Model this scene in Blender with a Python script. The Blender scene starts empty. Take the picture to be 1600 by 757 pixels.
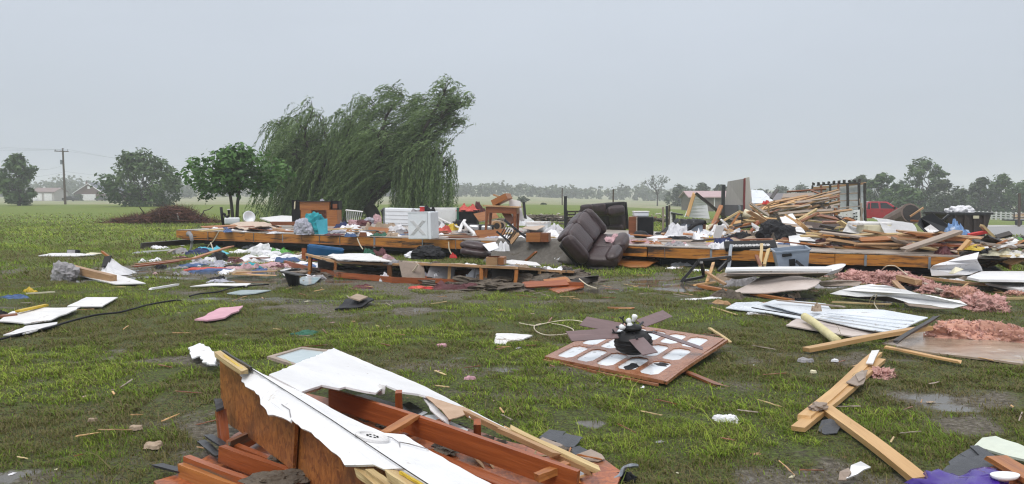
import bpy, bmesh, math, random
import numpy as np
from mathutils import Vector as V, Matrix, noise as MN, Euler
from mathutils.geometry import tessellate_polygon
R = math.radians
sc = bpy.context.scene
COL = sc.collection
rnd = random.Random(7)

# ------------------------------------------------------------------ camera
F, CX, CY, HOR, EYE = 1180.0, 800.0, 378.5, 308.0, 1.65
PITCH = math.atan((CY - HOR) / F)
cam = bpy.data.cameras.new('camera'); co = bpy.data.objects.new('camera', cam); COL.objects.link(co)
cam.sensor_width = 36; cam.lens = 36 * F / 1600; cam.clip_start = .05; cam.clip_end = 4000
co.location = (0, 0, EYE); co.rotation_euler = (math.pi / 2 - PITCH, 0, 0)
sc.camera = co
# ------------------------------------------------------------------ world, sun, exposure
SUN_EL, SUN_ROT = R(58), R(200)
w = bpy.data.worlds.new('World'); sc.world = w; w.use_nodes = True
nt = w.node_tree; N = nt.nodes; L = nt.links; N.clear()
out = N.new('ShaderNodeOutputWorld'); bg = N.new('ShaderNodeBackground'); bg.inputs[1].default_value = .1
sky = N.new('ShaderNodeTexSky'); sky.sky_type = 'NISHITA'; sky.sun_disc = False
sky.sun_elevation = SUN_EL; sky.sun_rotation = SUN_ROT; sky.dust_density = 6; sky.air_density = 1.5
tc = N.new('ShaderNodeTexCoord'); sep = N.new('ShaderNodeSeparateXYZ')
L.new(tc.outputs['Generated'], sep.inputs[0])
rp = N.new('ShaderNodeValToRGB'); L.new(sep.outputs['Z'], rp.inputs[0])
e = rp.color_ramp.elements
e[0].position = .0; e[0].color = (.335, .378, .450, 1)
e[1].position = 1.0; e[1].color = (1.0, 1.0, 1.02, 1)
for p, c in ((.08, (.392, .435, .500, 1)), (.18, (.438, .480, .548, 1)), (.26, (.464, .506, .573, 1)), (.5, (.78, .81, .86, 1))):
    q = e.new(p); q.color = c
ns = N.new('ShaderNodeTexNoise'); ns.inputs['Scale'].default_value = 2.2; ns.inputs['Detail'].default_value = 3
mp = N.new('ShaderNodeMapping'); mp.inputs['Scale'].default_value = (1, 1, 3.5)
L.new(tc.outputs['Generated'], mp.inputs[0]); L.new(mp.outputs[0], ns.inputs[0])
mr = N.new('ShaderNodeMapRange'); mr.inputs[3].default_value = 9.3; mr.inputs[4].default_value = 10.7
L.new(ns.outputs[0], mr.inputs[0])
sca = N.new('ShaderNodeVectorMath'); sca.operation = 'SCALE'; L.new(rp.outputs[0], sca.inputs[0]); L.new(mr.outputs[0], sca.inputs['Scale'])
mx = N.new('ShaderNodeMixRGB'); mx.inputs[0].default_value = .94
L.new(sky.outputs[0], mx.inputs[1]); L.new(sca.outputs[0], mx.inputs[2]); L.new(mx.outputs[0], bg.inputs[0]); L.new(bg.outputs[0], out.inputs[0])
sl = bpy.data.lights.new('sun', 'SUN'); so = bpy.data.objects.new('sun', sl); COL.objects.link(so)
sl.energy = 1.1; sl.angle = R(22); sl.color = (1, .97, .93)
so.rotation_euler = (math.pi / 2 - SUN_EL, 0, math.pi - SUN_ROT)
sc.view_settings.view_transform = 'Standard'; sc.view_settings.look = 'None'; sc.view_settings.exposure = 0.48; sc.view_settings.gamma = 1
sc.view_settings.use_curve_mapping = False
sc.cycles.use_denoising = True; sc.cycles.max_bounces = 5; sc.cycles.diffuse_bounces = 3; sc.cycles.glossy_bounces = 2
sc.cycles.transmission_bounces = 3; sc.cycles.volume_bounces = 1; sc.cycles.transparent_max_bounces = 6
sc.cycles.use_adaptive_sampling = True; sc.cycles.adaptive_threshold = .006
sc.cycles.filter_width = 1.2

# ------------------------------------------------------------------ pixel rays
cp, sp = math.cos(PITCH), math.sin(PITCH)
def ray(px, py):
    x = (px - CX) / F; z = (CY - py) / F
    return V((x, cp + z * sp, z * cp - sp))
O = V((0, 0, EYE))
def P(px, py, z=0.0):
    r = ray(px, py); return O + r * ((z - EYE) / r.z)
def D(px, py, Y):
    r = ray(px, py); return O + r * (Y / r.y)
def onplane(px, py, p0, n):
    r = ray(px, py); return O + r * ((p0 - O).dot(n) / r.dot(n))
def h2(ix, iy, s):
    n = (ix.astype(np.int64) * 374761393 + iy.astype(np.int64) * 668265263 + s * 1442695041) & 0xFFFFFFFF
    n = ((n ^ (n >> 13)) * 1274126177) & 0xFFFFFFFF
    return ((n ^ (n >> 16)) & 0xFFFFFF) / float(0xFFFFFF)
def vn(x, y, s=0):
    x = np.asarray(x, float); y = np.asarray(y, float)
    ix = np.floor(x); iy = np.floor(y); fx = x - ix; fy = y - iy
    fx = fx * fx * (3 - 2 * fx); fy = fy * fy * (3 - 2 * fy)
    a = h2(ix, iy, s); b = h2(ix + 1, iy, s); c = h2(ix, iy + 1, s); d = h2(ix + 1, iy + 1, s)
    return (a * (1 - fx) + b * fx) * (1 - fy) + (c * (1 - fx) + d * fx) * fy
def fbm(x, y, s=0, o=4):
    t = 0; a = .5; f = 1
    for k in range(o):
        t = t + a * vn(np.asarray(x) * f + 17.3 * k, np.asarray(y) * f - 9.1 * k, s + k); a *= .5; f *= 2.03
    return t
def ss(a, b, x):
    t = np.clip((np.asarray(x, float) - a) / (b - a), 0, 1); return t * t * (3 - 2 * t)
def terr(x, y):
    x = np.asarray(x, float); y = np.asarray(y, float)
    z = .10 * (fbm(x * .13, y * .13, 3, 2) - .37) * ss(3, 9, y)
    z = z + .3 * ss(60, 130, y) * (1 - ss(0, 30, x))
    z = z - np.minimum(.032 * np.maximum(0, x - 12), 4.0) * ss(20, 50, y)
    z = z + 1.5 * ss(260, 460, y) + 14 * ss(480, 1100, y)
    return z
def tz(x, y): return float(terr(x, y))
def G(px, py, dz=0.0):
    z = 0.0
    for _ in range(12):
        p = P(px, py, min(z, EYE - .1 if py > HOR else z) ) if py > HOR + .5 else D(px, py, 400)
        z = tz(p.x, p.y)
    return V((p.x, p.y, z + dz))

# ------------------------------------------------------------------ scene helpers
def link(o): COL.objects.link(o); return o
def tag(o, label, cat, group=None):
    o['label'] = label; o['category'] = cat; o['kind'] = 'thing'
    if group: o['group'] = group
    return o
def thing(name, label, cat, M, group=None):
    o = link(bpy.data.objects.new(name, None)); o.empty_display_size = .2
    if not isinstance(M, Matrix): M = Matrix.Translation(M)
    o.matrix_basis = M
    return tag(o, label, cat, group)
def frame(p, yaw=0, pitch=0, roll=0):
    return Matrix.Translation(p) @ Euler((R(pitch), R(roll), R(yaw)), 'XYZ').to_matrix().to_4x4()
def tomesh(name, bm, mat, smooth=False):
    me = bpy.data.meshes.new(name)
    bmesh.ops.recalc_face_normals(bm, faces=bm.faces[:])
    bm.to_mesh(me); bm.free(); me.materials.append(mat)
    if smooth: me.polygons.foreach_set('use_smooth', [True] * len(me.polygons))
    return me
def ob(name, bm, mat, parent=None, M=None, smooth=False, world=False, label=None):
    me = tomesh(name, bm, mat, smooth) if isinstance(bm, bmesh.types.BMesh) else bm
    o = link(bpy.data.objects.new(name, me))
    M = M or Matrix()
    if parent is not None:
        o.parent = parent
        if world: M = parent.matrix_basis.inverted() @ M
    o.matrix_basis = M
    if label: o['label'] = label
    return o
def struct(o): o['kind'] = 'structure'; return o

def nb(): return bmesh.new()
def box(bm, c, s, M=None, bev=0.0):
    r = bmesh.ops.create_cube(bm, size=1)
    vs = r['verts']
    for v in vs: v.co = V((v.co.x * s[0] + c[0], v.co.y * s[1] + c[1], v.co.z * s[2] + c[2]))
    if bev > 0:
        es = list({e for v in vs for e in v.link_edges})
        q = bmesh.ops.bevel(bm, geom=es, offset=bev, segments=2 if bev < .04 else 4, affect='EDGES', profile=.5)
        vs = list({v for f in q['faces'] for v in f.verts} | {v for v in vs if v.is_valid})
    if M is not None:
        for v in vs: v.co = M @ v.co
    return bm
def cyl(bm, a, b, r, n=10, r2=None, caps=True):
    a = V(a); b = V(b); d = b - a; r2 = r if r2 is None else r2
    q = d.to_track_quat('Z', 'Y').to_matrix().to_4x4()
    M = Matrix.Translation((a + b) / 2) @ q
    bmesh.ops.create_cone(bm, cap_ends=caps, segments=n, radius1=r, radius2=r2, depth=d.length, matrix=M)
    return bm
def tube(bm, pts, r, n=6, r2=None):
    pts = [V(p) for p in pts]; m = len(pts); rings = []
    up = V((0, 0, 1))
    for i, p in enumerate(pts):
        d = (pts[min(i + 1, m - 1)] - pts[max(i - 1, 0)]).normalized()
        s = d.cross(up)
        if s.length < .05: s = d.cross(V((1, 0, 0)))
        s.normalize(); u = s.cross(d)
        rr = r if r2 is None else r + (r2 - r) * i / max(1, m - 1)
        rings.append([bm.verts.new(p + (s * math.cos(2 * math.pi * k / n) + u * math.sin(2 * math.pi * k / n)) * rr) for k in range(n)])
    for i in range(m - 1):
        for k in range(n):
            bm.faces.new((rings[i][k], rings[i][(k + 1) % n], rings[i + 1][(k + 1) % n], rings[i + 1][k]))
    bm.faces.new(rings[0][::-1]); bm.faces.new(rings[-1])
    return bm
def smoothpath(pts, k=6):
    pts = [V(p) for p in pts]; o = []
    for i in range(len(pts) - 1):
        p0 = pts[max(i - 1, 0)]; p1 = pts[i]; p2 = pts[i + 1]; p3 = pts[min(i + 2, len(pts) - 1)]
        for j in range(k):
            t = j / k
            o.append(.5 * (2 * p1 + (p2 - p0) * t + (2 * p0 - 5 * p1 + 4 * p2 - p3) * t * t + (3 * p1 - p0 - 3 * p2 + p3) * t ** 3))
    o.append(pts[-1]); return o
def lathe(bm, prof, n=16, M=None):
    rings = []
    for r, z in prof:
        rings.append([bm.verts.new((r * math.cos(2 * math.pi * k / n), r * math.sin(2 * math.pi * k / n), z)) for k in range(n)])
    for a, b in zip(rings, rings[1:]):
        for k in range(n): bm.faces.new((a[k], a[(k + 1) % n], b[(k + 1) % n], b[k]))
    bm.faces.new(rings[0][::-1]); bm.faces.new(rings[-1])
    if M is not None: bmesh.ops.transform(bm, matrix=M, verts=[v for q in rings for v in q])
    return bm
FOOT = []            # footprints that press the grass flat
def foot(pts): FOOT.append([(p[0], p[1]) for p in pts])

def sheetbm(pts, th=.012, jag=0.0, warp=0.0, cuts=0, seed=0, step=.12, edges=None):
    """polygon of world points -> slab with ragged edges, relative to its centroid"""
    rs = random.Random(seed + len(pts) * 31 + int(abs(pts[0][0]) * 1000))
    pts = [V(p) for p in pts]; c = sum(pts, V()) / len(pts)
    nrm = V()
    for i in range(len(pts)):
        a = pts[i] - c; b = pts[(i + 1) % len(pts)] - c; nrm += a.cross(b)
    nrm.normalize()
    if nrm.z < 0: nrm = -nrm; pts.reverse(); edges = None if edges is None else edges
    outl = []
    for i in range(len(pts)):
        a, b = pts[i], pts[(i + 1) % len(pts)]
        outl.append(a - c)
        if jag > 0:
            m = max(1, min(40, int((b - a).length / step)))
            t = (b - a).normalized(); s = nrm.cross(t)
            for k in range(1, m):
                outl.append(a + (b - a) * (k / m) + s * rs.uniform(-jag, jag) + t * rs.uniform(-jag, jag) * .5 - c)
    bm = nb()
    tri = tessellate_polygon([outl])
    vs = [bm.verts.new(p) for p in outl]
    for t in tri:
        try: bm.faces.new([vs[i] for i in t])
        except ValueError: pass
    if cuts:
        for _ in range(cuts):
            es = [e for e in bm.edges if e.calc_length() > .10]
            if es: bmesh.ops.subdivide_edges(bm, edges=es, cuts=1)
            if len(bm.verts) > 5000: break
        bmesh.ops.triangulate(bm, faces=[f for f in bm.faces if len(f.verts) > 4])
    if warp:
        sd = V((seed * 3.1, seed * 1.7, seed * .3))
        for v in bm.verts: v.co += nrm * (warp * MN.noise(v.co * 1.6 + sd) + warp * .14 * MN.noise(v.co * 5 + sd))
    bm.normal_update()
    for f in bm.faces:
        if f.normal.dot(nrm) < 0: f.normal_flip()
    r = bmesh.ops.extrude_face_region(bm, geom=bm.faces[:])
    for v in [x for x in r['geom'] if isinstance(x, bmesh.types.BMVert)]: v.co -= nrm * th
    return bm, c
def sheet(name, pts, mat, label=None, cat=None, group=None, th=.012, jag=0.0, warp=0.0, cuts=0, seed=0, parent=None, press=True, step=.12, plabel=None):
    bm, c = sheetbm(pts, th, jag, warp, cuts, seed, step)
    o = ob(name, bm, mat, parent, Matrix.Translation(c), world=True, label=plabel)
    if press: foot(pts)
    if label: tag(o, label, cat, group)
    return o
def plankbm(ln, w, t, seed, split=.5, bend=.006):
    rs = random.Random(seed); bm = nb(); n = 7; rings = []
    for i in range(n):
        x = -ln / 2 + ln * i / (n - 1); e = i in (0, n - 1)
        dy = bend * ln * math.sin(i * .9 + seed); dz = bend * ln * math.cos(i * .7 + seed * 2) * .6
        q = []
        for sy, sz in ((-1, -1), (1, -1), (1, 1), (-1, 1)):
            xx = x + (rs.uniform(-1, 1) * w * split if e else 0)
            q.append(bm.verts.new((xx, sy * w / 2 + dy + rs.uniform(-.002, .002), sz * t / 2 + dz + rs.uniform(-.0015, .0015))))
        rings.append(q)
    for a, b in zip(rings, rings[1:]):
        for k in range(4): bm.faces.new((a[k], a[(k + 1) % 4], b[(k + 1) % 4], b[k]))
    bm.faces.new(rings[0][::-1]); bm.faces.new(rings[-1])
    return bm
def plank(name, a, b, w, t, mat, label=None, cat=None, group=None, roll=0, parent=None, split=.35, press=False, bend=.004, plabel=None):
    a = V(a); b = V(b); d = b - a
    x = d.normalized(); y = V((0, 0, 1)).cross(x)
    if y.length < .02: y = V((1, 0, 0))
    y.normalize(); z = x.cross(y)
    M = Matrix(((x.x, y.x, z.x, 0), (x.y, y.y, z.y, 0), (x.z, y.z, z.z, 0), (0, 0, 0, 1)))
    M = Matrix.Translation((a + b) / 2) @ M @ Matrix.Rotation(R(roll), 4, 'X')
    o = ob(name, plankbm(d.length, w, t, rnd.randrange(9999), split, bend), mat, parent, M, world=True, label=plabel)
    if press:
        s = y * w * .5; foot([a - s, a + s, b + s, b - s])
    if label: tag(o, label, cat, group)
    return o
def crumple(sx, sy, h, seed, n=21, rough=1.0):
    bm = nb(); g = []; n = max(n, 15)
    sd = V((seed * 2.37, seed * 1.11, seed * .77)); ca, sa = math.cos(seed * 1.7), math.sin(seed * 1.7)
    for j in range(n):
        row = []
        for i in range(n):
            u = 2 * i / (n - 1) - 1; v = 2 * j / (n - 1) - 1
            m = max(abs(u), abs(v)); l = math.hypot(u, v) or 1; k = m / l
            a = math.atan2(v, u)
            rr = 1 + .5 * MN.noise(V((math.cos(a) * 1.6, math.sin(a) * 1.6, seed * 1.3))) + .28 * MN.noise(V((math.cos(a) * 5, math.sin(a) * 5, seed * 2.3)))
            x = u * (.45 + .55 * k) * rr; y = v * (.45 + .55 * k) * rr
            al, pe = x * ca + y * sa, -x * sa + y * ca
            q = V((al * 1.0, pe * 2.9, 0)) + sd
            rg = max(0, 1 - abs(MN.noise(q)) * 3.0); rg2 = max(0, 1 - abs(MN.noise(V((pe * 3.4, al * 2.0, 4)) + sd)) * 3.0)
            lo = .5 + .9 * MN.noise(V((x * 1.3, y * 1.3, 9)) + sd)
            z = h * min(1, max(0, 1 - m ** 1.9) * 1.9) * max(.15, min(.95, lo)) * (.62 + .38 * min(rough, 1.3) * rg + .16 * min(rough, 1.3) * rg2)
            row.append(bm.verts.new((x * sx / 2 + .10 * sx * MN.noise(q * 1.7), y * sy / 2 + .10 * sy * MN.noise(q * 1.7 + V((5, 0, 0))), z if m < .999 else -.02)))
        g.append(row)
    for j in range(n - 1):
        for i in range(n - 1): bm.faces.new((g[j][i], g[j][i + 1], g[j + 1][i + 1], g[j + 1][i]))
    return bm
def rag(name, p, sx, sy, h, mat, label, cat, group=None, yaw=0, seed=None, n=15, rough=1.0, pitch=0, press=True):
    seed = rnd.randrange(1000) if seed is None else seed
    if name == 'bag': o = ob(name, lump(sx, sy, h * 1.35, seed, 4, .30, 1.5), mat, None, frame(V(p) + V((0, 0, h * .28)), yaw, pitch))
    else: o = ob(name, crumple(sx, sy, h, seed, n, rough), mat, None, frame(p, yaw, pitch), smooth=False)
    if press: foot([(p[0] + sx * .4 * math.cos(k), p[1] + sy * .4 * math.sin(k)) for k in (0, .8, 1.6, 2.4, 3.1, 3.9, 4.7, 5.5)])
    return tag(o, label, cat, group)
def lump(sx, sy, sz, seed, sub=4, amp=.3, fr=1.6, flat=True):
    bm = nb(); bmesh.ops.create_icosphere(bm, subdivisions=sub, radius=1)
    sd = V((seed * 1.9, seed * 3.3, seed * .7))
    for v in bm.verts:
        p = v.co.copy()
        k = 1 + amp * (MN.noise(p * fr + sd) * 1.2 + MN.noise(p * fr * 2.4 + sd) * .7 + MN.noise(p * fr * 5.5 + sd) * .42 + MN.noise(p * fr * 12 + sd) * .2)
        v.co = V((p.x * k * sx / 2, p.y * k * sy / 2, p.z * k * sz / 2))
        if flat: v.co.z = max(v.co.z, -sz * .22)
    return bm
def quads(name, pts, right, up, tint, mat, parent=None, kite=True):
    """many leaf faces at once: centre +- right, +- up"""
    n = len(pts)
    if kite: co = np.stack([pts - up, pts + right - .1 * up, pts + up, pts - right - .1 * up], 1).reshape(-1, 3)
    else: co = np.stack([pts - right - up, pts + right - up, pts + right + up, pts - right + up], 1).reshape(-1, 3)
    me = bpy.data.meshes.new(name)
    me.vertices.add(4 * n); me.vertices.foreach_set('co', co.astype(np.float32).ravel())
    me.loops.add(4 * n); me.loops.foreach_set('vertex_index', np.arange(4 * n, dtype=np.int32))
    me.polygons.add(n); me.polygons.foreach_set('loop_start', np.arange(0, 4 * n, 4, dtype=np.int32))
    at = me.attributes.new('tint', 'FLOAT', 'POINT'); at.data.foreach_set('value', np.repeat(tint, 4).astype(np.float32))
    me.update(); me.materials.append(mat)
    o = link(bpy.data.objects.new(name, me))
    if parent is not None: o.parent = parent
    return o

# ------------------------------------------------------------------ materials
def mk(name, c1, c2=None, scale=6, rough=.55, bump=.15, bscale=40, stretch=(1, 1, 1), metal=0, spots=None, spec=.5, var=.12, detail=5, coat=0):
    m = bpy.data.materials.new(name); m.use_nodes = True
    t = m.node_tree; n = t.nodes; l = t.links; b = n['Principled BSDF']
    c2 = c2 or tuple(x * .75 for x in c1)
    tc = n.new('ShaderNodeTexCoord'); mp = n.new('ShaderNodeMapping'); mp.inputs['Scale'].default_value = stretch
    oi = n.new('ShaderNodeObjectInfo')
    ad = n.new('ShaderNodeVectorMath'); ad.operation = 'ADD'
    rs = n.new('ShaderNodeMath'); rs.operation = 'MULTIPLY'; rs.inputs[1].default_value = 37.0
    l.new(oi.outputs['Random'], rs.inputs[0]); l.new(tc.outputs['Object'], mp.inputs[0]); l.new(mp.outputs[0], ad.inputs[0]); l.new(rs.outputs[0], ad.inputs[1])
    nz = n.new('ShaderNodeTexNoise'); nz.inputs['Scale'].default_value = scale; nz.inputs['Detail'].default_value = detail; nz.inputs['Roughness'].default_value = .65
    l.new(ad.outputs[0], nz.inputs['Vector'])
    rp = n.new('ShaderNodeValToRGB'); rp.color_ramp.elements[0].position = .32; rp.color_ramp.elements[1].position = .68
    rp.color_ramp.elements[0].color = (*c2, 1); rp.color_ramp.elements[1].color = (*c1, 1); l.new(nz.outputs[0], rp.inputs[0])
    c = rp.outputs[0]
    if spots:
        for col, th, s in spots:
            n2 = n.new('ShaderNodeTexNoise'); n2.inputs['Scale'].default_value = s; n2.inputs['Detail'].default_value = 6; n2.inputs['Roughness'].default_value = .7
            l.new(ad.outputs[0], n2.inputs['Vector'])
            r2 = n.new('ShaderNodeValToRGB'); r2.color_ramp.elements[0].position = th; r2.color_ramp.elements[1].position = th + .07
            l.new(n2.outputs[0], r2.inputs[0])
            mm = n.new('ShaderNodeMixRGB'); l.new(r2.outputs[0], mm.inputs[0]); l.new(c, mm.inputs[1]); mm.inputs[2].default_value = (*col, 1); c = mm.outputs[0]
    hv = n.new('ShaderNodeHueSaturation'); ma = n.new('ShaderNodeMapRange'); ma.inputs[3].default_value = 1 - var; ma.inputs[4].default_value = 1 + var
    l.new(oi.outputs['Random'], ma.inputs[0]); l.new(ma.outputs[0], hv.inputs['Value']); l.new(c, hv.inputs['Color'])
    l.new(hv.outputs[0], b.inputs['Base Color'])
    rr = n.new('ShaderNodeMapRange'); rr.inputs[3].default_value = max(.03, rough - .18); rr.inputs[4].default_value = min(1, rough + .15)
    l.new(nz.outputs[0], rr.inputs[0]); l.new(rr.outputs[0], b.inputs['Roughness'])
    b.inputs['Metallic'].default_value = metal; b.inputs['Specular IOR Level'].default_value = spec
    if coat: b.inputs['Coat Weight'].default_value = coat
    if bump:
        n3 = n.new('ShaderNodeTexNoise'); n3.inputs['Scale'].default_value = bscale; n3.inputs['Detail'].default_value = 4; l.new(ad.outputs[0], n3.inputs['Vector'])
        bp = n.new('ShaderNodeBump'); bp.inputs['Strength'].default_value = bump; bp.inputs['Distance'].default_value = .02
        l.new(n3.outputs[0], bp.inputs['Height']); l.new(bp.outputs[0], b.inputs['Normal'])
    return m
GR = (.07, 1, 1)
mud_spot = ((.10, .085, .065), .62, 5)
W_orange = mk('orange_lumber', (.42, .165, .042), (.25, .085, .024), 22, .42, .2, 60, GR, spots=[((.05, .03, .02), .68, 9)])
W_amber = mk('amber_rim_lumber', (.52, .22, .035), (.33, .12, .02), 16, .40, .2, 60, (.1, 1, 1), spots=[((.030, .020, .014), .535, 3.6), ((.10, .045, .02), .56, 13)])
W_red = mk('wet_red_lumber', (.33, .092, .026), (.19, .048, .016), 20, .35, .25, 60, GR, spots=[((.11, .085, .06), .60, 7), ((.05, .02, .012), .60, 3)])
W_pine = mk('pale_pine', (.60, .38, .17), (.46, .25, .10), 24, .5, .2, 60, GR, spots=[((.25, .12, .05), .70, 7)])
W_cream = mk('cream_split_wood', (.58, .45, .23), (.40, .27, .12), 26, .6, .35, 60, GR, spots=[((.30, .16, .06), .66, 6)])
W_grey = mk('grey_weathered_wood', (.36, .29, .24), (.24, .19, .15), 20, .6, .3, 60, GR, spots=[mud_spot])
W_dark = mk('dark_wet_wood', (.035, .026, .020), (.015, .012, .010), 18, .45, .3, 60, GR)
W_brown = mk('brown_furniture_wood', (.25, .085, .030), (.14, .045, .017), 14, .35, .1, 50, GR)
W_tan = mk('tan_lumber', (.46, .28, .14), (.30, .165, .075), 22, .5, .25, 60, GR, spots=[((.14, .10, .07), .63, 6)])
def osb(name, c1, c2, c3, rough=.4):
    m = bpy.data.materials.new(name); m.use_nodes = True; t = m.node_tree; n = t.nodes; l = t.links; b = n['Principled BSDF']
    tc = n.new('ShaderNodeTexCoord'); nz = n.new('ShaderNodeTexNoise'); nz.inputs['Scale'].default_value = 9; nz.inputs['Detail'].default_value = 3
    l.new(tc.outputs['Object'], nz.inputs['Vector'])
    vm = n.new('ShaderNodeVectorMath'); vm.operation = 'MULTIPLY_ADD'; vm.inputs[1].default_value = (.12, .12, .12)
    l.new(nz.outputs['Color'], vm.inputs[0]); l.new(tc.outputs['Object'], vm.inputs[2])
    cols = []
    for sc_, st in ((34, (.35, 1.6, 1.0)), (40, (1.7, .4, .7))):
        mp = n.new('ShaderNodeMapping'); mp.inputs['Scale'].default_value = st; mp.inputs['Rotation'].default_value = (0.3, .4, .7)
        vo = n.new('ShaderNodeTexVoronoi'); vo.inputs['Scale'].default_value = sc_; l.new(vm.outputs[0], mp.inputs[0]); l.new(mp.outputs[0], vo.inputs['Vector']); cols.append(vo)
    mx = n.new('ShaderNodeMixRGB'); mx.inputs[0].default_value = .5; l.new(cols[0].outputs['Color'], mx.inputs[1]); l.new(cols[1].outputs['Color'], mx.inputs[2])
    bw = n.new('ShaderNodeRGBToBW'); l.new(mx.outputs[0], bw.inputs[0])
    rp = n.new('ShaderNodeValToRGB'); el = rp.color_ramp.elements; el[0].position = .25; el[0].color = (*c2, 1); el[1].position = .75; el[1].color = (*c1, 1)
    l.new(bw.outputs[0], rp.inputs[0])
    n2 = n.new('ShaderNodeTexNoise'); n2.inputs['Scale'].default_value = 2.5; n2.inputs['Detail'].default_value = 6; n2.inputs['Roughness'].default_value = .7; l.new(tc.outputs['Object'], n2.inputs['Vector'])
    r2 = n.new('ShaderNodeValToRGB'); r2.color_ramp.elements[0].position = .5; r2.color_ramp.elements[1].position = .7; l.new(n2.outputs[0], r2.inputs[0])
    m2 = n.new('ShaderNodeMixRGB'); l.new(r2.outputs[0], m2.inputs[0]); l.new(rp.outputs[0], m2.inputs[1]); m2.inputs[2].default_value = (*c3, 1)
    l.new(m2.outputs[0], b.inputs['Base Color'])
    rr = n.new('ShaderNodeMapRange'); rr.inputs[3].default_value = rough - .15; rr.inputs[4].default_value = rough + .2; l.new(n2.outputs[0], rr.inputs[0]); l.new(rr.outputs[0], b.inputs['Roughness'])
    bp = n.new('ShaderNodeBump'); bp.inputs['Strength'].default_value = .35; bp.inputs['Distance'].default_value = .01; l.new(bw.outputs[0], bp.inputs['Height']); l.new(bp.outputs[0], b.inputs['Normal'])
    return m
OSB = osb('strand_board', (.40, .150, .038), (.19, .058, .017), (.09, .034, .018))
OSBR = osb('wet_red_strand_board', (.44, .130, .036), (.24, .060, .020), (.16, .095, .06), .3)
WHITE = mk('white_drywall', (.80, .80, .81), (.71, .71, .72), 2.5, .5, .1, 60, spots=[((.58, .54, .48), .655, 3.5), ((.30, .25, .19), .64, 14)], var=.03)
WHITED = mk('dirty_white_board', (.74, .73, .73), (.60, .59, .58), 4, .5, .1, 40, spots=[((.28, .23, .18), .60, 4)], var=.06)
WHITEM = mk('white_sheet_metal', (.70, .74, .78), (.60, .64, .69), 3, .3, .05, 20, spots=[((.30, .26, .22), .62, 5)], var=.05)
TAN = mk('tan_gypsum_back', (.50, .40, .32), (.40, .31, .24), 4, .7, .1, 40, spots=[((.25, .18, .12), .66, 4)])
BEIGE = mk('beige_panel', (.56, .49, .45), (.48, .41, .37), 3, .55, .06, 40, spots=[((.24, .18, .13), .69, 3)], var=.05)
MUDDY = mk('mud_washed_board', (.42, .33, .25), (.27, .20, .145), 2.5, .22, .1, 12, (1, 3, 1), spots=[((.62, .58, .54), .62, 2.2), ((.15, .11, .08), .64, 4)])
GYP = mk('torn_gypsum_paper', (.55, .40, .29), (.40, .27, .18), 6, .8, .3, 30)
CREAMP = mk('cream_painted_panel', (.66, .62, .45), (.56, .52, .37), 3, .5, .05, 40, spots=[((.35, .30, .2), .7, 5)])
GREENP = mk('pale_green_panel', (.58, .62, .53), (.48, .52, .44), 4, .5, .1, 30, spots=[((.25, .23, .18), .66, 4)])
SHING = mk('asphalt_shingle', (.075, .08, .09), (.04, .043, .05), 20, .5, .5, 120)
SHINGT = mk('tan_shingle_back', (.32, .25, .20), (.22, .17, .135), 8, .6, .3, 60)
BLACK = mk('black_plastic', (.010, .010, .011), (.006, .006, .007), 6, .5, .05, 40, spec=.25)
BLACKM = mk('black_metal', (.03, .03, .034), (.018, .018, .02), 8, .35, .1, 40)
GREYM = mk('grey_metal', (.34, .37, .41), (.22, .24, .27), 8, .4, .1, 40, metal=.6)
STEEL = mk('stainless_steel', (.55, .55, .54), (.42, .41, .40), 5, .3, .05, 30, metal=.9, spots=[((.15, .12, .09), .66, 6)])
GLASS = mk('pale_wet_glass', (.50, .58, .60), (.42, .50, .53), 3, .12, .03, 10, spec=.8, spots=[((.30, .30, .27), .68, 4)])
PANEW = mk('glossy_white_pane', (.80, .83, .86), (.74, .78, .82), 3, .12, .02, 20, spec=.6, spots=[((.10, .08, .06), .60, 9)])  # dark spots put reflection patterns into the pane colour
LEATHER = mk('dark_brown_leather', (.048, .028, .029), (.030, .017, .018), 7, .38, .45, 26, spots=[((.11, .075, .065), .64, 5)])
LEATHERB = mk('black_backing_fabric', (.013, .011, .012), (.008, .007, .008), 8, .7, .3, 80)
CARPET = mk('grey_carpet', (.17, .155, .135), (.10, .09, .078), 14, .9, .8, 160, spots=[((.09, .075, .055), .6, 4)])
PINK = mk('pink_insulation', (.58, .34, .31), (.42, .22, .20), 5, .95, .8, 45, spots=[((.66, .50, .45), .62, 8), ((.22, .10, .09), .66, 11)])
PINKO = mk('salmon_insulation', (.60, .33, .25), (.44, .22, .16), 4, .9, .6, 45, spots=[((.30, .13, .09), .66, 9)])
PINKS = mk('pink_board', (.62, .36, .42), (.52, .27, .33), 5, .7, .2, 40, spots=[((.65, .55, .55), .62, 6)])
PURPLE = mk('purple_wet_vinyl', (.070, .022, .34), (.040, .012, .21), 3, .2, .1, 8, spec=.6)
BLUEP = mk('blue_plastic', (.012, .12, .30), (.010, .09, .23), 3, .35, .04, 20)
TOTE = mk('grey_blue_plastic', (.24, .29, .36), (.18, .22, .28), 3, .35, .05, 30, spots=[((.04, .04, .045), .66, 6)])
CREAM = mk('cream_cord', (.62, .55, .42), (.5, .43, .32), 5, .5, 0)
APPL = mk('appliance_white_enamel', (.76, .79, .82), (.70, .73, .77), 3, .25, .03, 20, spots=[((.45, .43, .40), .72, 5)], var=.03)
APPB = mk('pale_blue_enamel', (.42, .50, .60), (.36, .44, .54), 3, .3, .03, 20)
TEAL = mk('teal_cloth', (.02, .30, .34), (.01, .18, .22), 6, .8, .3, 60)
AQUA = mk('aqua_plastic', (.10, .48, .60), (.06, .36, .47), 4, .4, .1, 40)
LILAC = mk('lilac_cloth', (.42, .42, .48), (.32, .32, .38), 6, .8, .3, 60)
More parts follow.
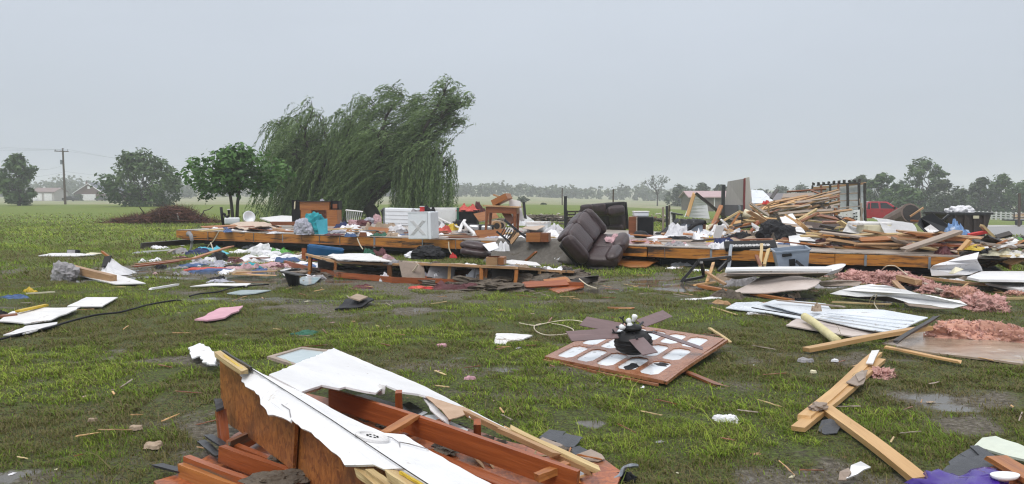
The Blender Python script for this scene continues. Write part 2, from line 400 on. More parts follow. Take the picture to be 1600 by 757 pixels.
NAVY = mk('navy_cloth', (.03, .045, .13), (.018, .026, .08), 6, .85, .3, 60)
BLUEC = mk('blue_cloth', (.07, .13, .28), (.05, .09, .19), 6, .8, .3, 60)
REDC = mk('red_cloth', (.55, .035, .03), (.35, .02, .02), 6, .7, .3, 60)
CORAL = mk('coral_cloth', (.60, .11, .08), (.44, .06, .05), 6, .7, .3, 60)
MAROON = mk('maroon_cloth', (.12, .03, .035), (.06, .016, .02), 6, .7, .4, 60)
GREENC = mk('green_plastic', (.10, .38, .05), (.06, .26, .03), 5, .5, .2, 40)
DGREEN = mk('dark_green_cloth', (.02, .12, .07), (.012, .07, .04), 5, .7, .2, 40)
PINKC = mk('pink_cloth', (.55, .36, .38), (.42, .26, .28), 9, .85, .4, 60)
GREYC = mk('grey_cloth', (.34, .33, .34), (.22, .21, .22), 6, .85, .4, 60, spots=[mud_spot])
WHITEC = mk('white_cloth', (.74, .74, .76), (.60, .60, .63), 6, .8, .3, 60, spots=[((.40, .35, .30), .66, 5)])
BLACKC = mk('black_cloth', (.014, .014, .017), (.007, .007, .009), 6, .6, .4, 60, spec=.3)
TANC = mk('tan_cloth', (.40, .31, .23), (.28, .21, .15), 6, .85, .4, 60)
YELLOW = mk('yellow_plastic', (.62, .44, .03), (.50, .33, .02), 5, .5, .1, 40)
PAPER = mk('white_paper', (.80, .80, .83), (.70, .70, .73), 4, .7, .1, 40, var=.05)
BARK = mk('bark', (.060, .048, .038), (.030, .024, .019), 6, .85, .6, 25, (1, 1, .25))
POLEW = mk('utility_pole_wood', (.085, .058, .042), (.05, .034, .025), 5, .8, .3, 30, (1, 1, .2))
DIRT = mk('wet_dirt', (.135, .108, .080), (.065, .050, .037), 6, .75, .9, 30)
BRUSHM = mk('dead_brush', (.085, .048, .036), (.040, .022, .018), 2, .85, 0, var=.2)
RUST = mk('rusty_steel', (.045, .030, .024), (.022, .016, .014), 6, .6, .3, 30)
def leafmat(name, c1, c2, trans=.25, rough=.5):
    m = bpy.data.materials.new(name); m.use_nodes = True; t = m.node_tree; n = t.nodes; l = t.links; b = n['Principled BSDF']
    at = n.new('ShaderNodeAttribute'); at.attribute_name = 'tint'
    rp = n.new('ShaderNodeValToRGB'); rp.color_ramp.elements[0].color = (*c1, 1); rp.color_ramp.elements[1].color = (*c2, 1)
    l.new(at.outputs['Fac'], rp.inputs[0]); l.new(rp.outputs[0], b.inputs['Base Color']); b.inputs['Roughness'].default_value = rough
    b.inputs['Specular IOR Level'].default_value = .3
    tr = n.new('ShaderNodeBsdfTranslucent'); l.new(rp.outputs[0], tr.inputs[0])
    mx = n.new('ShaderNodeMixShader'); mx.inputs[0].default_value = trans
    l.new(b.outputs[0], mx.inputs[1]); l.new(tr.outputs[0], mx.inputs[2]); l.new(mx.outputs[0], n['Material Output'].inputs[0])
    return m
LF_WIL = leafmat('willow_leaves', (.030, .066, .016), (.235, .330, .125))
LF_DK = leafmat('dark_leaves', (.022, .066, .013), (.105, .225, .046))
LF_MID = leafmat('mid_leaves', (.036, .080, .022), (.120, .190, .060))
LF_FAR = leafmat('far_leaves', (.034, .056, .024), (.072, .100, .044))
FLUFF = leafmat('insulation_fluff', (.46, .24, .21), (.66, .44, .38), .2, .9)
# ------------------------------------------------------------------ ground
MUDB = []; WETB = []
def blob(lst, px, py, wx, wy, s=1.0):
    g = G(px, py); lst.append((g.x, g.y, wx, wy, s))
for b in ((330, 424, 3.6, 1.3, 1), (210, 436, 2.0, .7, .9), (430, 432, 2.2, .9, .9), (470, 440, 1.2, .6, .8), (1000, 442, 1.5, .9, 1), (960, 455, 1.0, .5, .8), (1065, 452, 1.0, .6, .8),
          (925, 663, .14, .10, .8), (1470, 640, .5, .3, .5), (600, 590, .5, .25, .45), (1185, 605, .35, .2, .5), (440, 470, 2, .4, .5), (1420, 620, .5, .22, .5), (345, 575, .3, .2, .3), (780, 575, .6, .2, .45), (700, 562, .6, .2, .45), (1480, 455, 1.0, .4, .7), (20, 745, .5, .25, .6)):
    blob(WETB, *b)
for b in ((330, 424, 4.6, 2.0, .9), (430, 432, 3.5, 1.6, .9), (1000, 442, 2.4, 1.6, .9), (700, 445, 5.5, 1.4, 1), (560, 448, 3, .9, .8), (720, 470, 4.5, .5, .6), (1040, 410, 3.5, 1.6, .8), (600, 580, 1.1, .4, .6), (780, 580, 1.4, .35, .6), (690, 565, 1.2, .4, .6), (860, 610, .9, .35, .5),
          (1150, 600, .8, .35, .5), (1430, 620, 1.1, .45, .75), (1470, 660, .6, .45, .8), (1350, 575, .7, .3, .6), (300, 700, .45, .25, .9), (230, 720, .5, .2, .7), (120, 690, .8, .25, .5), (250, 655, .5, .25, .5), (60, 745, .6, .25, .6), (1060, 560, 2.2, .7, .5), (1430, 440, 3.5, 2.0, .7), (450, 640, 1.5, .6, .4), (1300, 430, 4, 2.2, .7), (820, 345, 12, 4, 1.0), (950, 345, 8, 4, .9), (1250, 350, 14, 9, .9), (1180, 330, 10, 10, .6)):
    blob(MUDB, *b)
def blobs(lst, x, y, wob=.35):
    m = np.zeros_like(x)
    q = fbm(x * 1.3, y * 1.3, 41, 4) - .45
    for cx, cy, rx, ry, s in lst:
        d = np.sqrt(((x - cx) / rx) ** 2 + ((y - cy) / ry) ** 2)
        m = np.maximum(m, s * (1 - ss(.45, 1.25, d + q * wob * 3)))
    return m
def mudmask(x, y):
    n = fbm(x * .55, y * .8, 11, 4); n2 = fbm(x * 2.1, y * 2.8, 23, 3)
    near = 1 - ss(14, 30, y)
    return np.clip(np.maximum(blobs(MUDB, x, y, .55) * (.55 + .45 * ss(.38, .55, n2)), .7 * ss(.58, .72, n + .5 * (n2 - .45)) * near), 0, 1)
def wetmask(x, y):
    n = fbm(x * 2.3, y * 3.4, 31, 4)
    return np.clip(1.15 * blobs(WETB, x, y, .5) * ss(.30, .46, n) + .8 * ss(.60, .68, n) * mudmask(x, y) * (1 - ss(14, 26, y)), 0, 1)
rows = np.concatenate([[-6, -3, -1, 0], np.geomspace(7.2, 1310, 520) - 6]); cols = np.linspace(-1.7, 1.7, 421)
cols = np.sign(cols) * np.abs(cols) ** 1.25
XX = cols[None, :] * (np.maximum(rows, 0)[:, None] + 6); YY = np.repeat(rows[:, None], len(cols), 1)
ZZ = terr(XX, YY); MM = mudmask(XX, YY); WW = wetmask(XX, YY)
rel = (1 - ss(18, 40, YY))
ZZ = ZZ + rel * (.035 * (fbm(XX * 2.2, YY * 2.2, 5, 3) - .45) + .05 * MM * (1 - WW) * (fbm(XX * 4, YY * 4, 8, 3) - .45)) - rel * .012 * WW
nr, nc = XX.shape
me = bpy.data.meshes.new('ground')
me.vertices.add(nr * nc); me.vertices.foreach_set('co', np.stack([XX, YY, ZZ], -1).astype(np.float32).ravel())
ii = np.arange(nr * nc).reshape(nr, nc)
fc = np.stack([ii[:-1, :-1], ii[:-1, 1:], ii[1:, 1:], ii[1:, :-1]], -1).reshape(-1, 4)
me.loops.add(fc.size); me.loops.foreach_set('vertex_index', fc.astype(np.int32).ravel())
me.polygons.add(len(fc)); me.polygons.foreach_set('loop_start', np.arange(0, fc.size, 4, dtype=np.int32))
for nm, a in (('mud', MM), ('wet', WW)):
    at = me.attributes.new(nm, 'FLOAT', 'POINT'); at.data.foreach_set('value', a.astype(np.float32).ravel())
me.update(); me.polygons.foreach_set('use_smooth', [True] * len(fc))
gm = bpy.data.materials.new('wet_lawn_soil'); gm.use_nodes = True
t = gm.node_tree; n = t.nodes; l = t.links; b = n['Principled BSDF']
geo = n.new('ShaderNodeNewGeometry')
def noi(s, det=5, st=(1, 1, 1)):
    mp = n.new('ShaderNodeMapping'); mp.inputs['Scale'].default_value = st; l.new(geo.outputs['Position'], mp.inputs[0])
    q = n.new('ShaderNodeTexNoise'); q.inputs['Scale'].default_value = s; q.inputs['Detail'].default_value = det; q.inputs['Roughness'].default_value = .7; l.new(mp.outputs[0], q.inputs['Vector']); return q.outputs[0]
def ramp(src, stops):
    q = n.new('ShaderNodeValToRGB'); el = q.color_ramp.elements
    el[0].position, el[1].position = stops[0][0], stops[-1][0]; el[0].color = (*stops[0][1], 1); el[1].color = (*stops[-1][1], 1)
    for p, c in stops[1:-1]: z = el.new(p); z.color = (*c, 1)
    l.new(src, q.inputs[0]); return q.outputs[0]
def mix(f, a, c):
    q = n.new('ShaderNodeMixRGB')
    for i, v in ((0, f), (1, a), (2, c)):
        if isinstance(v, tuple): q.inputs[i].default_value = (*v, 1)
        elif isinstance(v, float): q.inputs[i].default_value = v
        else: l.new(v, q.inputs[i])
    return q.outputs[0]
def mrange(src, a, c, d=0., e=1.):
    q = n.new('ShaderNodeMapRange'); q.inputs[1].default_value = a; q.inputs[2].default_value = c; q.inputs[3].default_value = d; q.inputs[4].default_value = e
    l.new(src, q.inputs[0]); return q.outputs[0]
sp_ = n.new('ShaderNodeSeparateXYZ'); l.new(geo.outputs['Position'], sp_.inputs[0]); YP = sp_.outputs['Y']
near = ramp(noi(38, 8), [(.36, (.026, .023, .012)), (.47, (.060, .060, .020)), (.57, (.085, .125, .020)), (.70, (.150, .145, .060))])
lawn = mix(mrange(noi(.45, 6), .38, .62), (.115, .190, .012), (.165, .200, .022))
lawn = mix(mrange(noi(5, 7, (1, .6, 1)), .40, .68, 0, .62), lawn, (.060, .066, .020))
lawn = mix(mrange(noi(24, 5, (1, .4, 1)), .5, .8, 0, .5), lawn, (.15, .17, .045))
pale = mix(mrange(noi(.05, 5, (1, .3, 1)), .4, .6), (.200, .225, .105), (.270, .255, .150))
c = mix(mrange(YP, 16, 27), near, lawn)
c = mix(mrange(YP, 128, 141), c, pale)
am = n.new('ShaderNodeAttribute'); am.attribute_name = 'mud'; aw = n.new('ShaderNodeAttribute'); aw.attribute_name = 'wet'
mudc = ramp(noi(22, 9), [(.34, (.045, .037, .026)), (.5, (.120, .104, .078)), (.64, (.215, .195, .158))])
mn = n.new('ShaderNodeMath'); mn.operation = 'MULTIPLY_ADD'; l.new(noi(14, 5), mn.inputs[0]); mn.inputs[1].default_value = .8; mn.inputs[2].default_value = -.4
ms = n.new('ShaderNodeMath'); ms.operation = 'ADD'; l.new(am.outputs['Fac'], ms.inputs[0]); l.new(mn.outputs[0], ms.inputs[1])
c = mix(mrange(ms.outputs[0], .3, .6), c, mudc)
ws = n.new('ShaderNodeMath'); ws.operation = 'ADD'; l.new(aw.outputs['Fac'], ws.inputs[0]); l.new(mn.outputs[0], ws.inputs[1])
wf = mrange(ws.outputs[0], .42, .58)
c = mix(wf, c, (.095, .085, .068))
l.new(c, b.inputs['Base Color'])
rgh = n.new('ShaderNodeMix'); l.new(wf, rgh.inputs[0]); rgh.inputs[2].default_value = .8; rgh.inputs[3].default_value = .06; l.new(rgh.outputs[0], b.inputs['Roughness'])
bp = n.new('ShaderNodeBump'); bs = n.new('ShaderNodeMath'); bs.operation = 'MULTIPLY_ADD'; l.new(wf, bs.inputs[0]); bs.inputs[1].default_value = -.78; bs.inputs[2].default_value = .8; l.new(bs.outputs[0], bp.inputs['Strength'])
bp.inputs['Distance'].default_value = .05; l.new(noi(22, 6), bp.inputs['Height']); l.new(bp.outputs[0], b.inputs['Normal'])
b.inputs['Specular IOR Level'].default_value = .30
me.materials.append(gm)
ground = struct(link(bpy.data.objects.new('ground', me)))

# gravel lot with its pale kerb, beyond the right end of the wreck
LOT = mk('wet_gravel', (.27, .265, .26), (.19, .18, .175), 9, .5, .5, 60)
def flat(name, pxs, mat, dz):
    pts = [G(*p) for p in pxs]; bm = nb(); nn = 40
    a, b2, c2, d2 = pts; g = []
    for j in range(nn + 1):
        r = []
        for i in range(nn + 1):
            u, v = i / nn, j / nn; p = (a * (1 - u) + b2 * u) * (1 - v) + (d2 * (1 - u) + c2 * u) * v
            r.append(bm.verts.new((p.x, p.y, tz(p.x, p.y) + dz)))
        g.append(r)
    for j in range(nn):
        for i in range(nn): bm.faces.new((g[j][i], g[j][i + 1], g[j + 1][i + 1], g[j + 1][i]))
    return struct(ob(name, bm, mat))
flat('gravel_lot', [(1440, 356), (1640, 354.5), (1660, 392), (1470, 378)], LOT, .02)
flat('road', [(1440, 353.5), (1640, 352), (1640, 354.4), (1440, 355.9)], mk('pale_concrete', (.5, .49, .47), None, 3, .7), .03)

# ------------------------------------------------------------------ haze
hm = bpy.data.materials.new('rain_haze'); hm.use_nodes = True
hn = hm.node_tree.nodes; hn.remove(hn['Principled BSDF'])
pv = hn.new('ShaderNodeVolumePrincipled'); pv.inputs['Density'].default_value = .0011; pv.inputs['Color'].default_value = (.93, .96, 1.0, 1); pv.inputs['Anisotropy'].default_value = .1
hm.node_tree.links.new(pv.outputs[0], hn['Material Output'].inputs['Volume'])
hz = ob('haze', box(nb(), (0, 640, 14), (4700, 1380, 40)), hm); hz['kind'] = 'stuff'

# ------------------------------------------------------------------ trees
def rv(n, rng):
    v = rng.normal(size=(n, 3)); return v / np.linalg.norm(v, axis=1)[:, None]
def leaves_from_blobs(blobs_, nleaf, size, rng, aspect=.55, inner=.45, droop=0):
    vol = np.array([b[1][0] * b[1][1] * b[1][2] for b in blobs_]) ** .67; pr = vol / vol.sum()
    k = rng.choice(len(blobs_), nleaf, p=pr)
    c = np.array([b[0] for b in blobs_])[k]; r = np.array([b[1] for b in blobs_])[k]
    rad = inner + (1.05 - inner) * rng.random(nleaf) ** .6 + np.abs(rng.normal(size=nleaf)) * .24
    d = rv(nleaf, rng)
    pts = c + d * r * rad[:, None]
    nz = fbm(pts[:, 0] * 2.3 / size * .15, (pts[:, 2] + pts[:, 1]) * 2.3 / size * .15, 3, 2)
    keep = nz > .37; pts = pts[keep]; d = d[keep]; m = len(pts)
    nr_ = rv(m, rng) * .75; nr_[:, 2] += .75; nr_ += d * .5; nr_ /= np.linalg.norm(nr_, axis=1)[:, None]
    a = np.cross(nr_, rv(m, rng)); a /= np.linalg.norm(a, axis=1)[:, None] + 1e-6; q = np.cross(nr_, a)
    s = size * (.6 + .8 * rng.random(m))
    tb = np.array([b[2] if len(b) > 2 else .5 for b in blobs_])[k][keep]
    tint = np.clip(tb * .6 + .4 * rng.random(m), 0, 1)
    return pts, q * (s * aspect)[:, None], a * s[:, None], tint
def limb(bm, a, b, r1, r2, rng, wob=.12, seg=6):
    a = V(a); b = V(b); ln = (b - a).length; pts = []
    for i in range(seg + 1):
        t = i / seg; p = a.lerp(b, t)
        k = math.sin(math.pi * t) * ln * wob
        pts.append(p + V((rng.normal() * k, rng.normal() * k, abs(rng.normal()) * k * .6)))
    pts = smoothpath(pts, 2); tube(bm, pts, r1, 6, r2); return pts
def tree(name, label, px, pyb, pyt, hw, Y, mat, nleaf, leaf, seed, nb_=14, group=None, trunkh=.25, stems=1, lop=0.0, blobr=(.28, .42), cat='tree', base=None, inner=.45, tk=.028):
    rng = np.random.default_rng(seed)
    b0 = D(px, pyb, Y); g = tz(b0.x, b0.y); base = V((b0.x, b0.y, g))
    top = D(px, pyt, Y).z - g; W = hw / F * Y
    root = thing(name, label, cat, base, group)
    bl = []
    nb_ = int(nb_ * 1.9)
    for i in range(nb_):
        u = rng.uniform(-1, 1); vv = rng.uniform(-1, 1); h = (i + .5) / nb_
        prof = math.sin(math.pi * (0.16 + .80 * h)) ** .7
        r = W * rng.uniform(*blobr) * .72
        z = top * (trunkh + (1 - trunkh) * h) - r * .45
        bl.append(((u * (W - r * .6) * prof + lop * h * W, vv * (W - r) * prof * .9, max(z, r * .6)), (r, r, r * rng.uniform(.6, .95)), rng.random()))
    bl.append(((lop * W * .8, 0, top - W * .2), (W * .26, W * .26, W * .2), .6))
    bm = nb()
    for s in range(stems):
        ox = (s - (stems - 1) / 2) * .12 * W
        fork = V((ox * 2 + lop * .2 * W, 0, top * trunkh * 1.1)); tr = top * tk / math.sqrt(stems)
        tube(bm, smoothpath([V((ox * .5, 0, -.15)), V((ox, 0, fork.z * .5)), fork], 4), tr * 1.25, 8, tr * .8)
        for b in bl[s::stems]:
            limb(bm, fork, V(b[0]), tr * .55, tr * .10, rng, .06)
    ob('trunk', bm, BARK, root, smooth=True)
    pts, q, a, ti = leaves_from_blobs(bl, nleaf, leaf, rng, inner=inner)
    quads('crown', pts, q, a, ti, mat, root)
    return root
tree('field_tree', 'feathery dark tree at the left edge beside the utility pole', 30, 318, 243, 37, 118, LF_MID, 5200, .34, 1, 22, trunkh=.08, inner=.3, blobr=(.20, .34))
tree('field_tree', 'broad bushy green tree standing behind the brush pile', 222, 318, 238, 56, 112, LF_MID, 11000, .30, 2, 30, trunkh=.06, stems=3, blobr=(.22, .36))
tree('fruit_tree', 'small dark leafy tree with a forked trunk behind the platform', 367, 345, 230, 84, 43, LF_DK, 7600, .15, 3, 26, trunkh=.54, stems=2, blobr=(.22, .34), inner=.35)
for i, (px, pt, hw, Y, k, lab) in enumerate((
        (1345, 277, 26, 150, 1.0, 'rounded green tree rising behind the stud wall'),
        (1378, 272, 30, 140, 1.0, 'pointed leafy tree right behind the red pickup'),
        (1434, 250, 40, 150, 1.3, 'tallest dark open tree beyond the pickup bonnet'),
        (1476, 283, 34, 145, 1.0, 'light green sloping tree behind the white rail fence start'),
        (1412, 296, 34, 130, 1.0, 'low bushy tree between the pickup and tallest tree'),
        (1506, 306, 22, 150, .7, 'smallest bush in the gap over the dumpster'),
        (1534, 278, 24, 150, .9, 'slim thin-topped tree above the dumpster'),
        (1566, 274, 34, 150, 1.2, 'tall uneven tree above the right part of the fence'),
        (1606, 285, 34, 145, 1.0, 'dark tree cut off by the right picture edge'))):
    tree('roadside_tree', lab, px, 336, pt, hw, Y, LF_MID if i % 3 else LF_FAR, int(4600 * k), .36, 20 + i, 20, group='trees beyond the white fence', trunkh=.05, inner=.3, blobr=(.20, .36))
for i, (px, pt, hw, Y, lab) in enumerate((
        (1062, 290, 26, 230, 'hazy round tree just right of the bare tree'),
        (1098, 288, 24, 220, 'hazy tree above the pink roofed barn'),
        (1124, 290, 20, 215, 'hazy tree left of the tall siding panel'),
        (1216, 291, 22, 260, 'hazy tree over the left end of the lumber heap'),
        (1250, 289, 24, 250, 'hazy tree behind the middle of the lumber heap'),
        (1190, 296, 18, 270, 'low hazy tree beside the siding panel'))):
    tree('hazy_tree', lab, px, 318, pt, hw, Y, LF_FAR, 1900, .55, 60 + i, 14, group='hazy trees behind the wreck', trunkh=.04, inner=.3)
tree('field_shrub', 'rounded lone shrub out in the pale field', 817, 318, 308.5, 11, 190, LF_FAR, 700, .35, 80, 8, trunkh=.02, cat='shrub')
tree('field_shrub', 'low dark shrub at the edge of the bright field', 850, 323, 318.5, 5, 135, LF_FAR, 260, .22, 81, 6, trunkh=.02, cat='shrub')
tree('field_shrub', 'dark shrub beside the brick house', 125, 315, 304, 9, 270, LF_FAR, 500, .5, 82, 7, trunkh=.02, cat='shrub')
# bare tree
rng = np.random.default_rng(5); Y = 215
b0 = D(1027, 318, Y); g = tz(b0.x, Y); root = thing('bare_tree', 'thin half bare tree spreading above the far treeline', 'tree', V((b0.x, Y, g)))
bm = nb(); H = D(1027, 276, Y).z - g; tips = []
tube(bm, [V((0, 0, -.2)), V((.1, 0, H * .45))], .22, 6, .16)
for i in range(11):
    a = rng.uniform(-1.25, 1.25); e_ = V((math.sin(a) * H * .50, rng.uniform(-1, 1), H * (.55 + .45 * math.cos(a))))
    pts = limb(bm, V((.1, 0, H * rng.uniform(.3, .45))), e_, .11, .03, rng, .05); tips.append(e_)
    for j in range(3):
        p = pts[len(pts) // 2 + j * 2]; q = p + V((rng.uniform(-1, 1), rng.uniform(-.6, .6), rng.uniform(.2, 1))) ; limb(bm, p, q, .05, .02, rng, .05, 3); tips.append(q)
ob('trunk', bm, BARK, root)
pts, q, a, ti = leaves_from_blobs([(tuple(p), (.8, .8, .55), .5) for p in tips], 700, .26, rng, inner=.1)
quads('crown', pts, q, a, ti, LF_FAR, root)
# far woods
def woods(px0, px1, Y, hpx, seed, nper):
    rng = np.random.default_rng(seed); bl = []
    px = px0
    while px < px1:
        h = hpx * (.72 + .5 * float(vn(px * .045, 1.5, seed)) ) * rng.uniform(.85, 1.1)
        hm_ = h / F * Y; b0 = D(px, HOR, Y + rng.uniform(-18, 18)); g = tz(b0.x, b0.y); r = hm_ * rng.uniform(.40, .55)
        bl.append(((b0.x, b0.y, g + hm_ - r * .8), (r, r, r * .8), rng.random()))
        for k in range(3):
            r2 = r * rng.uniform(.5, .8); bl.append(((b0.x + rng.uniform(-1.2, 1.2) * r, b0.y + rng.uniform(-1, 1) * r, g + rng.uniform(.15, .7) * hm_), (r2, r2, r2 * .9), rng.random()))
        px += rng.uniform(.25, .5) * hm_ / Y * F
    return leaves_from_blobs(bl, nper * len(bl), Y * .0023, rng, aspect=.8, inner=.3)
A = [woods(690, 1300, 455, 20, 3, 55), woods(20, 345, 430, 27, 4, 60), woods(-260, 20, 420, 22, 6, 45), woods(1300, 2000, 440, 22, 7, 40), woods(320, 700, 450, 20, 9, 45), woods(120, 300, 360, 17, 12, 40)]
o = quads('woodland', *[np.concatenate([a[i] for a in A]) for i in range(4)], LF_FAR); o['kind'] = 'stuff'

# ------------------------------------------------------------------ the willow
rng = np.random.default_rng(11)
WY = 50.0
wb = D(585, 345, WY); wg = tz(wb.x, WY); wroot = thing('willow_tree', 'large windblown weeping willow behind the wrecked platform', 'tree', V((wb.x, WY, wg)))
def wp(px, py, dy=0): q = D(px, py, WY + dy); return V((q.x, q.y, q.z)) - wroot.matrix_basis.translation
bm = nb()
fork = wp(575, 322); tube(bm, smoothpath([V((0, 0, -.2)), wp(583, 335), fork], 4), .52, 10, .38)
LIMBS = [ # (path pixels, depth, strand weight)
    ([(575, 322), (600, 262), (650, 225), (690, 185), (720, 168)], .0, 1.2),
    ([(575, 322), (600, 255), (640, 200), (668, 160)], 1.5, 1.3),
    ([(575, 322), (590, 240), (605, 180), (632, 150)], -1.2, 1.2),
    ([(575, 322), (580, 250), (575, 195), (588, 166)], .6, 1.1),
    ([(575, 322), (560, 265), (545, 220), (548, 188)], -1.8, 1.2),
    ([(575, 322), (540, 280), (515, 230), (500, 184)], .8, 1.4),
    ([(575, 322), (530, 285), (490, 245), (470, 200)], -1.0, 1.4),
    ([(575, 322), (520, 275), (475, 235), (448, 196)], 1.6, 1.2),
    ([(575, 322), (520, 290), (480, 262), (458, 240)], -2.4, 1.1),
    ([(575, 322), (620, 275), (660, 245), (690, 240)], -1.4, 1.1),
    ([(575, 322), (625, 280), (675, 255), (705, 262)], 1.2, .9),
    ([(575, 322), (610, 270), (640, 235), (668, 222)], 3.0, 1.0),
    ([(575, 322), (560, 275), (552, 240), (560, 205)], 3.0, 1.0),
    ([(575, 322), (535, 282), (512, 258), (492, 225)], 3.2, 1.0),
    ([(575, 322), (588, 270), (596, 240), (590, 210)], -3.0, .9),
    ([(575, 322), (650, 230), (700, 170), (732, 165)], -.8, 1.0),
    ([(575, 322), (645, 235), (690, 200), (713, 154)], 1.0, 1.2),
    ([(575, 322), (640, 240), (680, 172), (695, 144)], -1.5, 1.1),
    ([(575, 322), (650, 240), (700, 200), (725, 190)], 2.0, .9),
    ([(575, 322), (530, 280), (478, 222), (488, 174)], -2.2, 1.0),
    ([(575, 322), (510, 285), (478, 245), (450, 205)], .2, 1.0),
]
starts = []
for path, dep, wgt in LIMBS:
    m = len(path); pts = smoothpath([wp(px, py, dep * i / (m - 1)) for i, (px, py) in enumerate(path)], 6)
    tube(bm, pts, .20, 6, .035)
    for j in range(len(pts)):
        f = j / (len(pts) - 1)
        if f < .17: continue
        for k in range(2):
            d = V((rng.normal() - .15, rng.normal() * .9, rng.uniform(-.1, 1.1))).normalized(); ln = rng.uniform(.6, 1.7) * (1.2 - .5 * f)
            q = pts[j] + d * ln
            tube(bm, [pts[j], pts[j] + d * ln * .5 + V((0, 0, .12)), q], .035, 4, .010)
            starts.append((q, f, wgt, d)); starts.append((pts[j] + d * ln * .5, f, wgt, d))
ob('trunk', bm, BARK, wroot, smooth=True)
for k in range(140):
    q = wp(rng.uniform(548, 712), rng.uniform(226, 292), rng.uniform(-2.5, 3.0)); starts.append((q, .8, .8, V((rng.normal() * .5, rng.normal() * .5, .4))))
C_, R_, U_, T_ = [], [], [], []
for q, f, wgt, d in starts:
    right = max(0, min(1, (q.x - 1.0) / 3.2)); lowr = 1 if (q.z < 4.9 and q.x > 2.0) else 0
    for s in range(int(round((2.7 if right > .5 and not lowr else 2.3) * wgt))):
        ln = rng.uniform(1.1, 2.6) * (2.5 if q.z < 4.6 else 1.7 if q.z < 6.5 else .9)
        if q.z > 7: ln *= .70
        if q.x > 4.0 and q.z > 4.6: ln *= .55
        p = np.array(q) + rng.normal(size=3) * .18
        v = np.array([d.x * .5 - .45, d.y * .6, .55]) + rng.normal(size=3) * .25
        wind = np.array([-.62 if q.x > .5 else -.40, .05, 0]) * rng.uniform(.6, 1.35) * (.15 if lowr else .8 if q.x > 4.6 else 1.0); grav = np.array([0, 0, -1.25 if lowr else -.95 if q.x < 0 else -.55])
        n_ = int(ln / .115); tb = rng.random() * .55
        for i in range(n_):
            v = v * .80 + (wind + grav) * .30 + rng.normal(size=3) * .05
            u = v / np.linalg.norm(v); p = p + u * .115
            if p[2] < .25: break
            for z in range(2):
                a = u + rng.normal(size=3) * .33; a /= np.linalg.norm(a)
                w_ = np.cross(a, rng.normal(size=3)); w_ /= np.linalg.norm(w_)
                C_.append(p + rng.normal(size=3) * .045); U_.append(a * rng.uniform(.10, .17)); R_.append(w_ * rng.uniform(.018, .034)); T_.append(tb + .45 * rng.random())
quads('crown', np.array(C_), np.array(R_), np.array(U_), np.array(T_), LF_WIL, wroot)
# ================================================================== FOREGROUND: broken roof section (left)
def vpl(A, B):            # vertical plane through two plan points
    d = (B - A); d.z = 0; n_ = V((d.y, -d.x, 0)).normalized(); return A, n_
def q(*t): return [P(*x) for x in t]
RA, RB = P(346, 548, .58), P(669, 757, .58)
rdir = (RB - RA).normalized(); rperp = V((-rdir.y, rdir.x, 0)); rperp = rperp if rperp.x > 0 else -rperp
roof = thing('broken_roof_section', 'large broken roof section lying upside down with white ceiling and red decking', 'roof section', V((RA.x + .9, RA.y - .9, 0)))
side0 = RA - rperp * .02
sn = rperp.copy()
def sp2(px, py, off=0.0): return onplane(px, py, side0 - rperp * off, sn)
sheet('side_panel', [sp2(343, 560), sp2(346, 655), sp2(400, 692), sp2(457, 736), sp2(462, 640), sp2(400, 590)], OSB, parent=roof, th=-.02, jag=.004, press=False)
sheet('side_panel', [sp2(456, 645, -.05), sp2(458, 745, -.05), sp2(520, 790, -.05), sp2(600, 840, -.05), sp2(680, 850, -.05), sp2(630, 745, -.05), sp2(560, 705, -.05), sp2(500, 668, -.05)], OSB, parent=roof, th=-.02, jag=.004, press=False)
pn = (rperp * .62 + V((0, 0, -1)) * .70).normalized()        # torn ceiling strip folds down over the side panel
def fl(px, py, up=.02): return onplane(px, py, RA + V((0, 0, up)), -(V((0, 0, 1)) * .80 - rperp * .60).normalized())
strip = [fl(386, 572.5), fl(374, 586), fl(383, 604), fl(405, 618), fl(407, 632), fl(418, 648), fl(440, 652), fl(453, 659), fl(455, 655), fl(466, 664), fl(478, 672), fl(512, 700), fl(532, 716), fl(538, 727), fl(560, 727), fl(583, 726), fl(600, 734), fl(622, 733), fl(632, 733), fl(516, 655), fl(400, 581)]
sheet('ceiling_board', strip, WHITE, parent=roof, th=.012, jag=.008, warp=.007, cuts=2, press=False, step=.05, plabel='ragged white ceiling strip hanging over the side panel')
top = q((387, 573, .60), (420, 588, .585), (470, 613, .565), (500, 628, .55), (556, 657, .54), (600, 677, .54), (632, 680, .53), (666, 702, .52), (729, 736, .51), (800, 772, .5), (860, 815, .5), (800, 850, .588), (669, 757, .588), (632, 733, .588), (516, 655, .588), (400, 581.5, .594))
def flatten(pts, i, j, k):
    n_ = (pts[j] - pts[i]).cross(pts[k] - pts[i]).normalized(); return [O + (p - O) * ((pts[i] - O).dot(n_) / (p - O).dot(n_)) for p in pts]
top = flatten(top, 0, 8, len(top) - 3)
sheet('ceiling_board', top, WHITE, parent=roof, th=.014, jag=.006, warp=.006, cuts=2, press=False, step=.06)
back = q((420, 587, .56), (521, 544, .30), (594, 576, .27), (666, 606, .24), (729, 639, .20), (796, 671, .16), (790, 675, .16), (733, 650, .19), (728, 641, .2), (690, 627, .23), (655, 617, .26), (628, 613, .27), (604, 602, .29), (588, 613, .29), (575, 611, .30), (556, 607, .32), (540, 603, .34), (531, 606, .36), (503, 601, .40), (486, 608, .45), (470, 614, .53))
back = flatten(back, 0, 1, 5)
sheet('ceiling_board', back, WHITE, parent=roof, th=.014, jag=.007, warp=.012, cuts=2, press=False, step=.07)
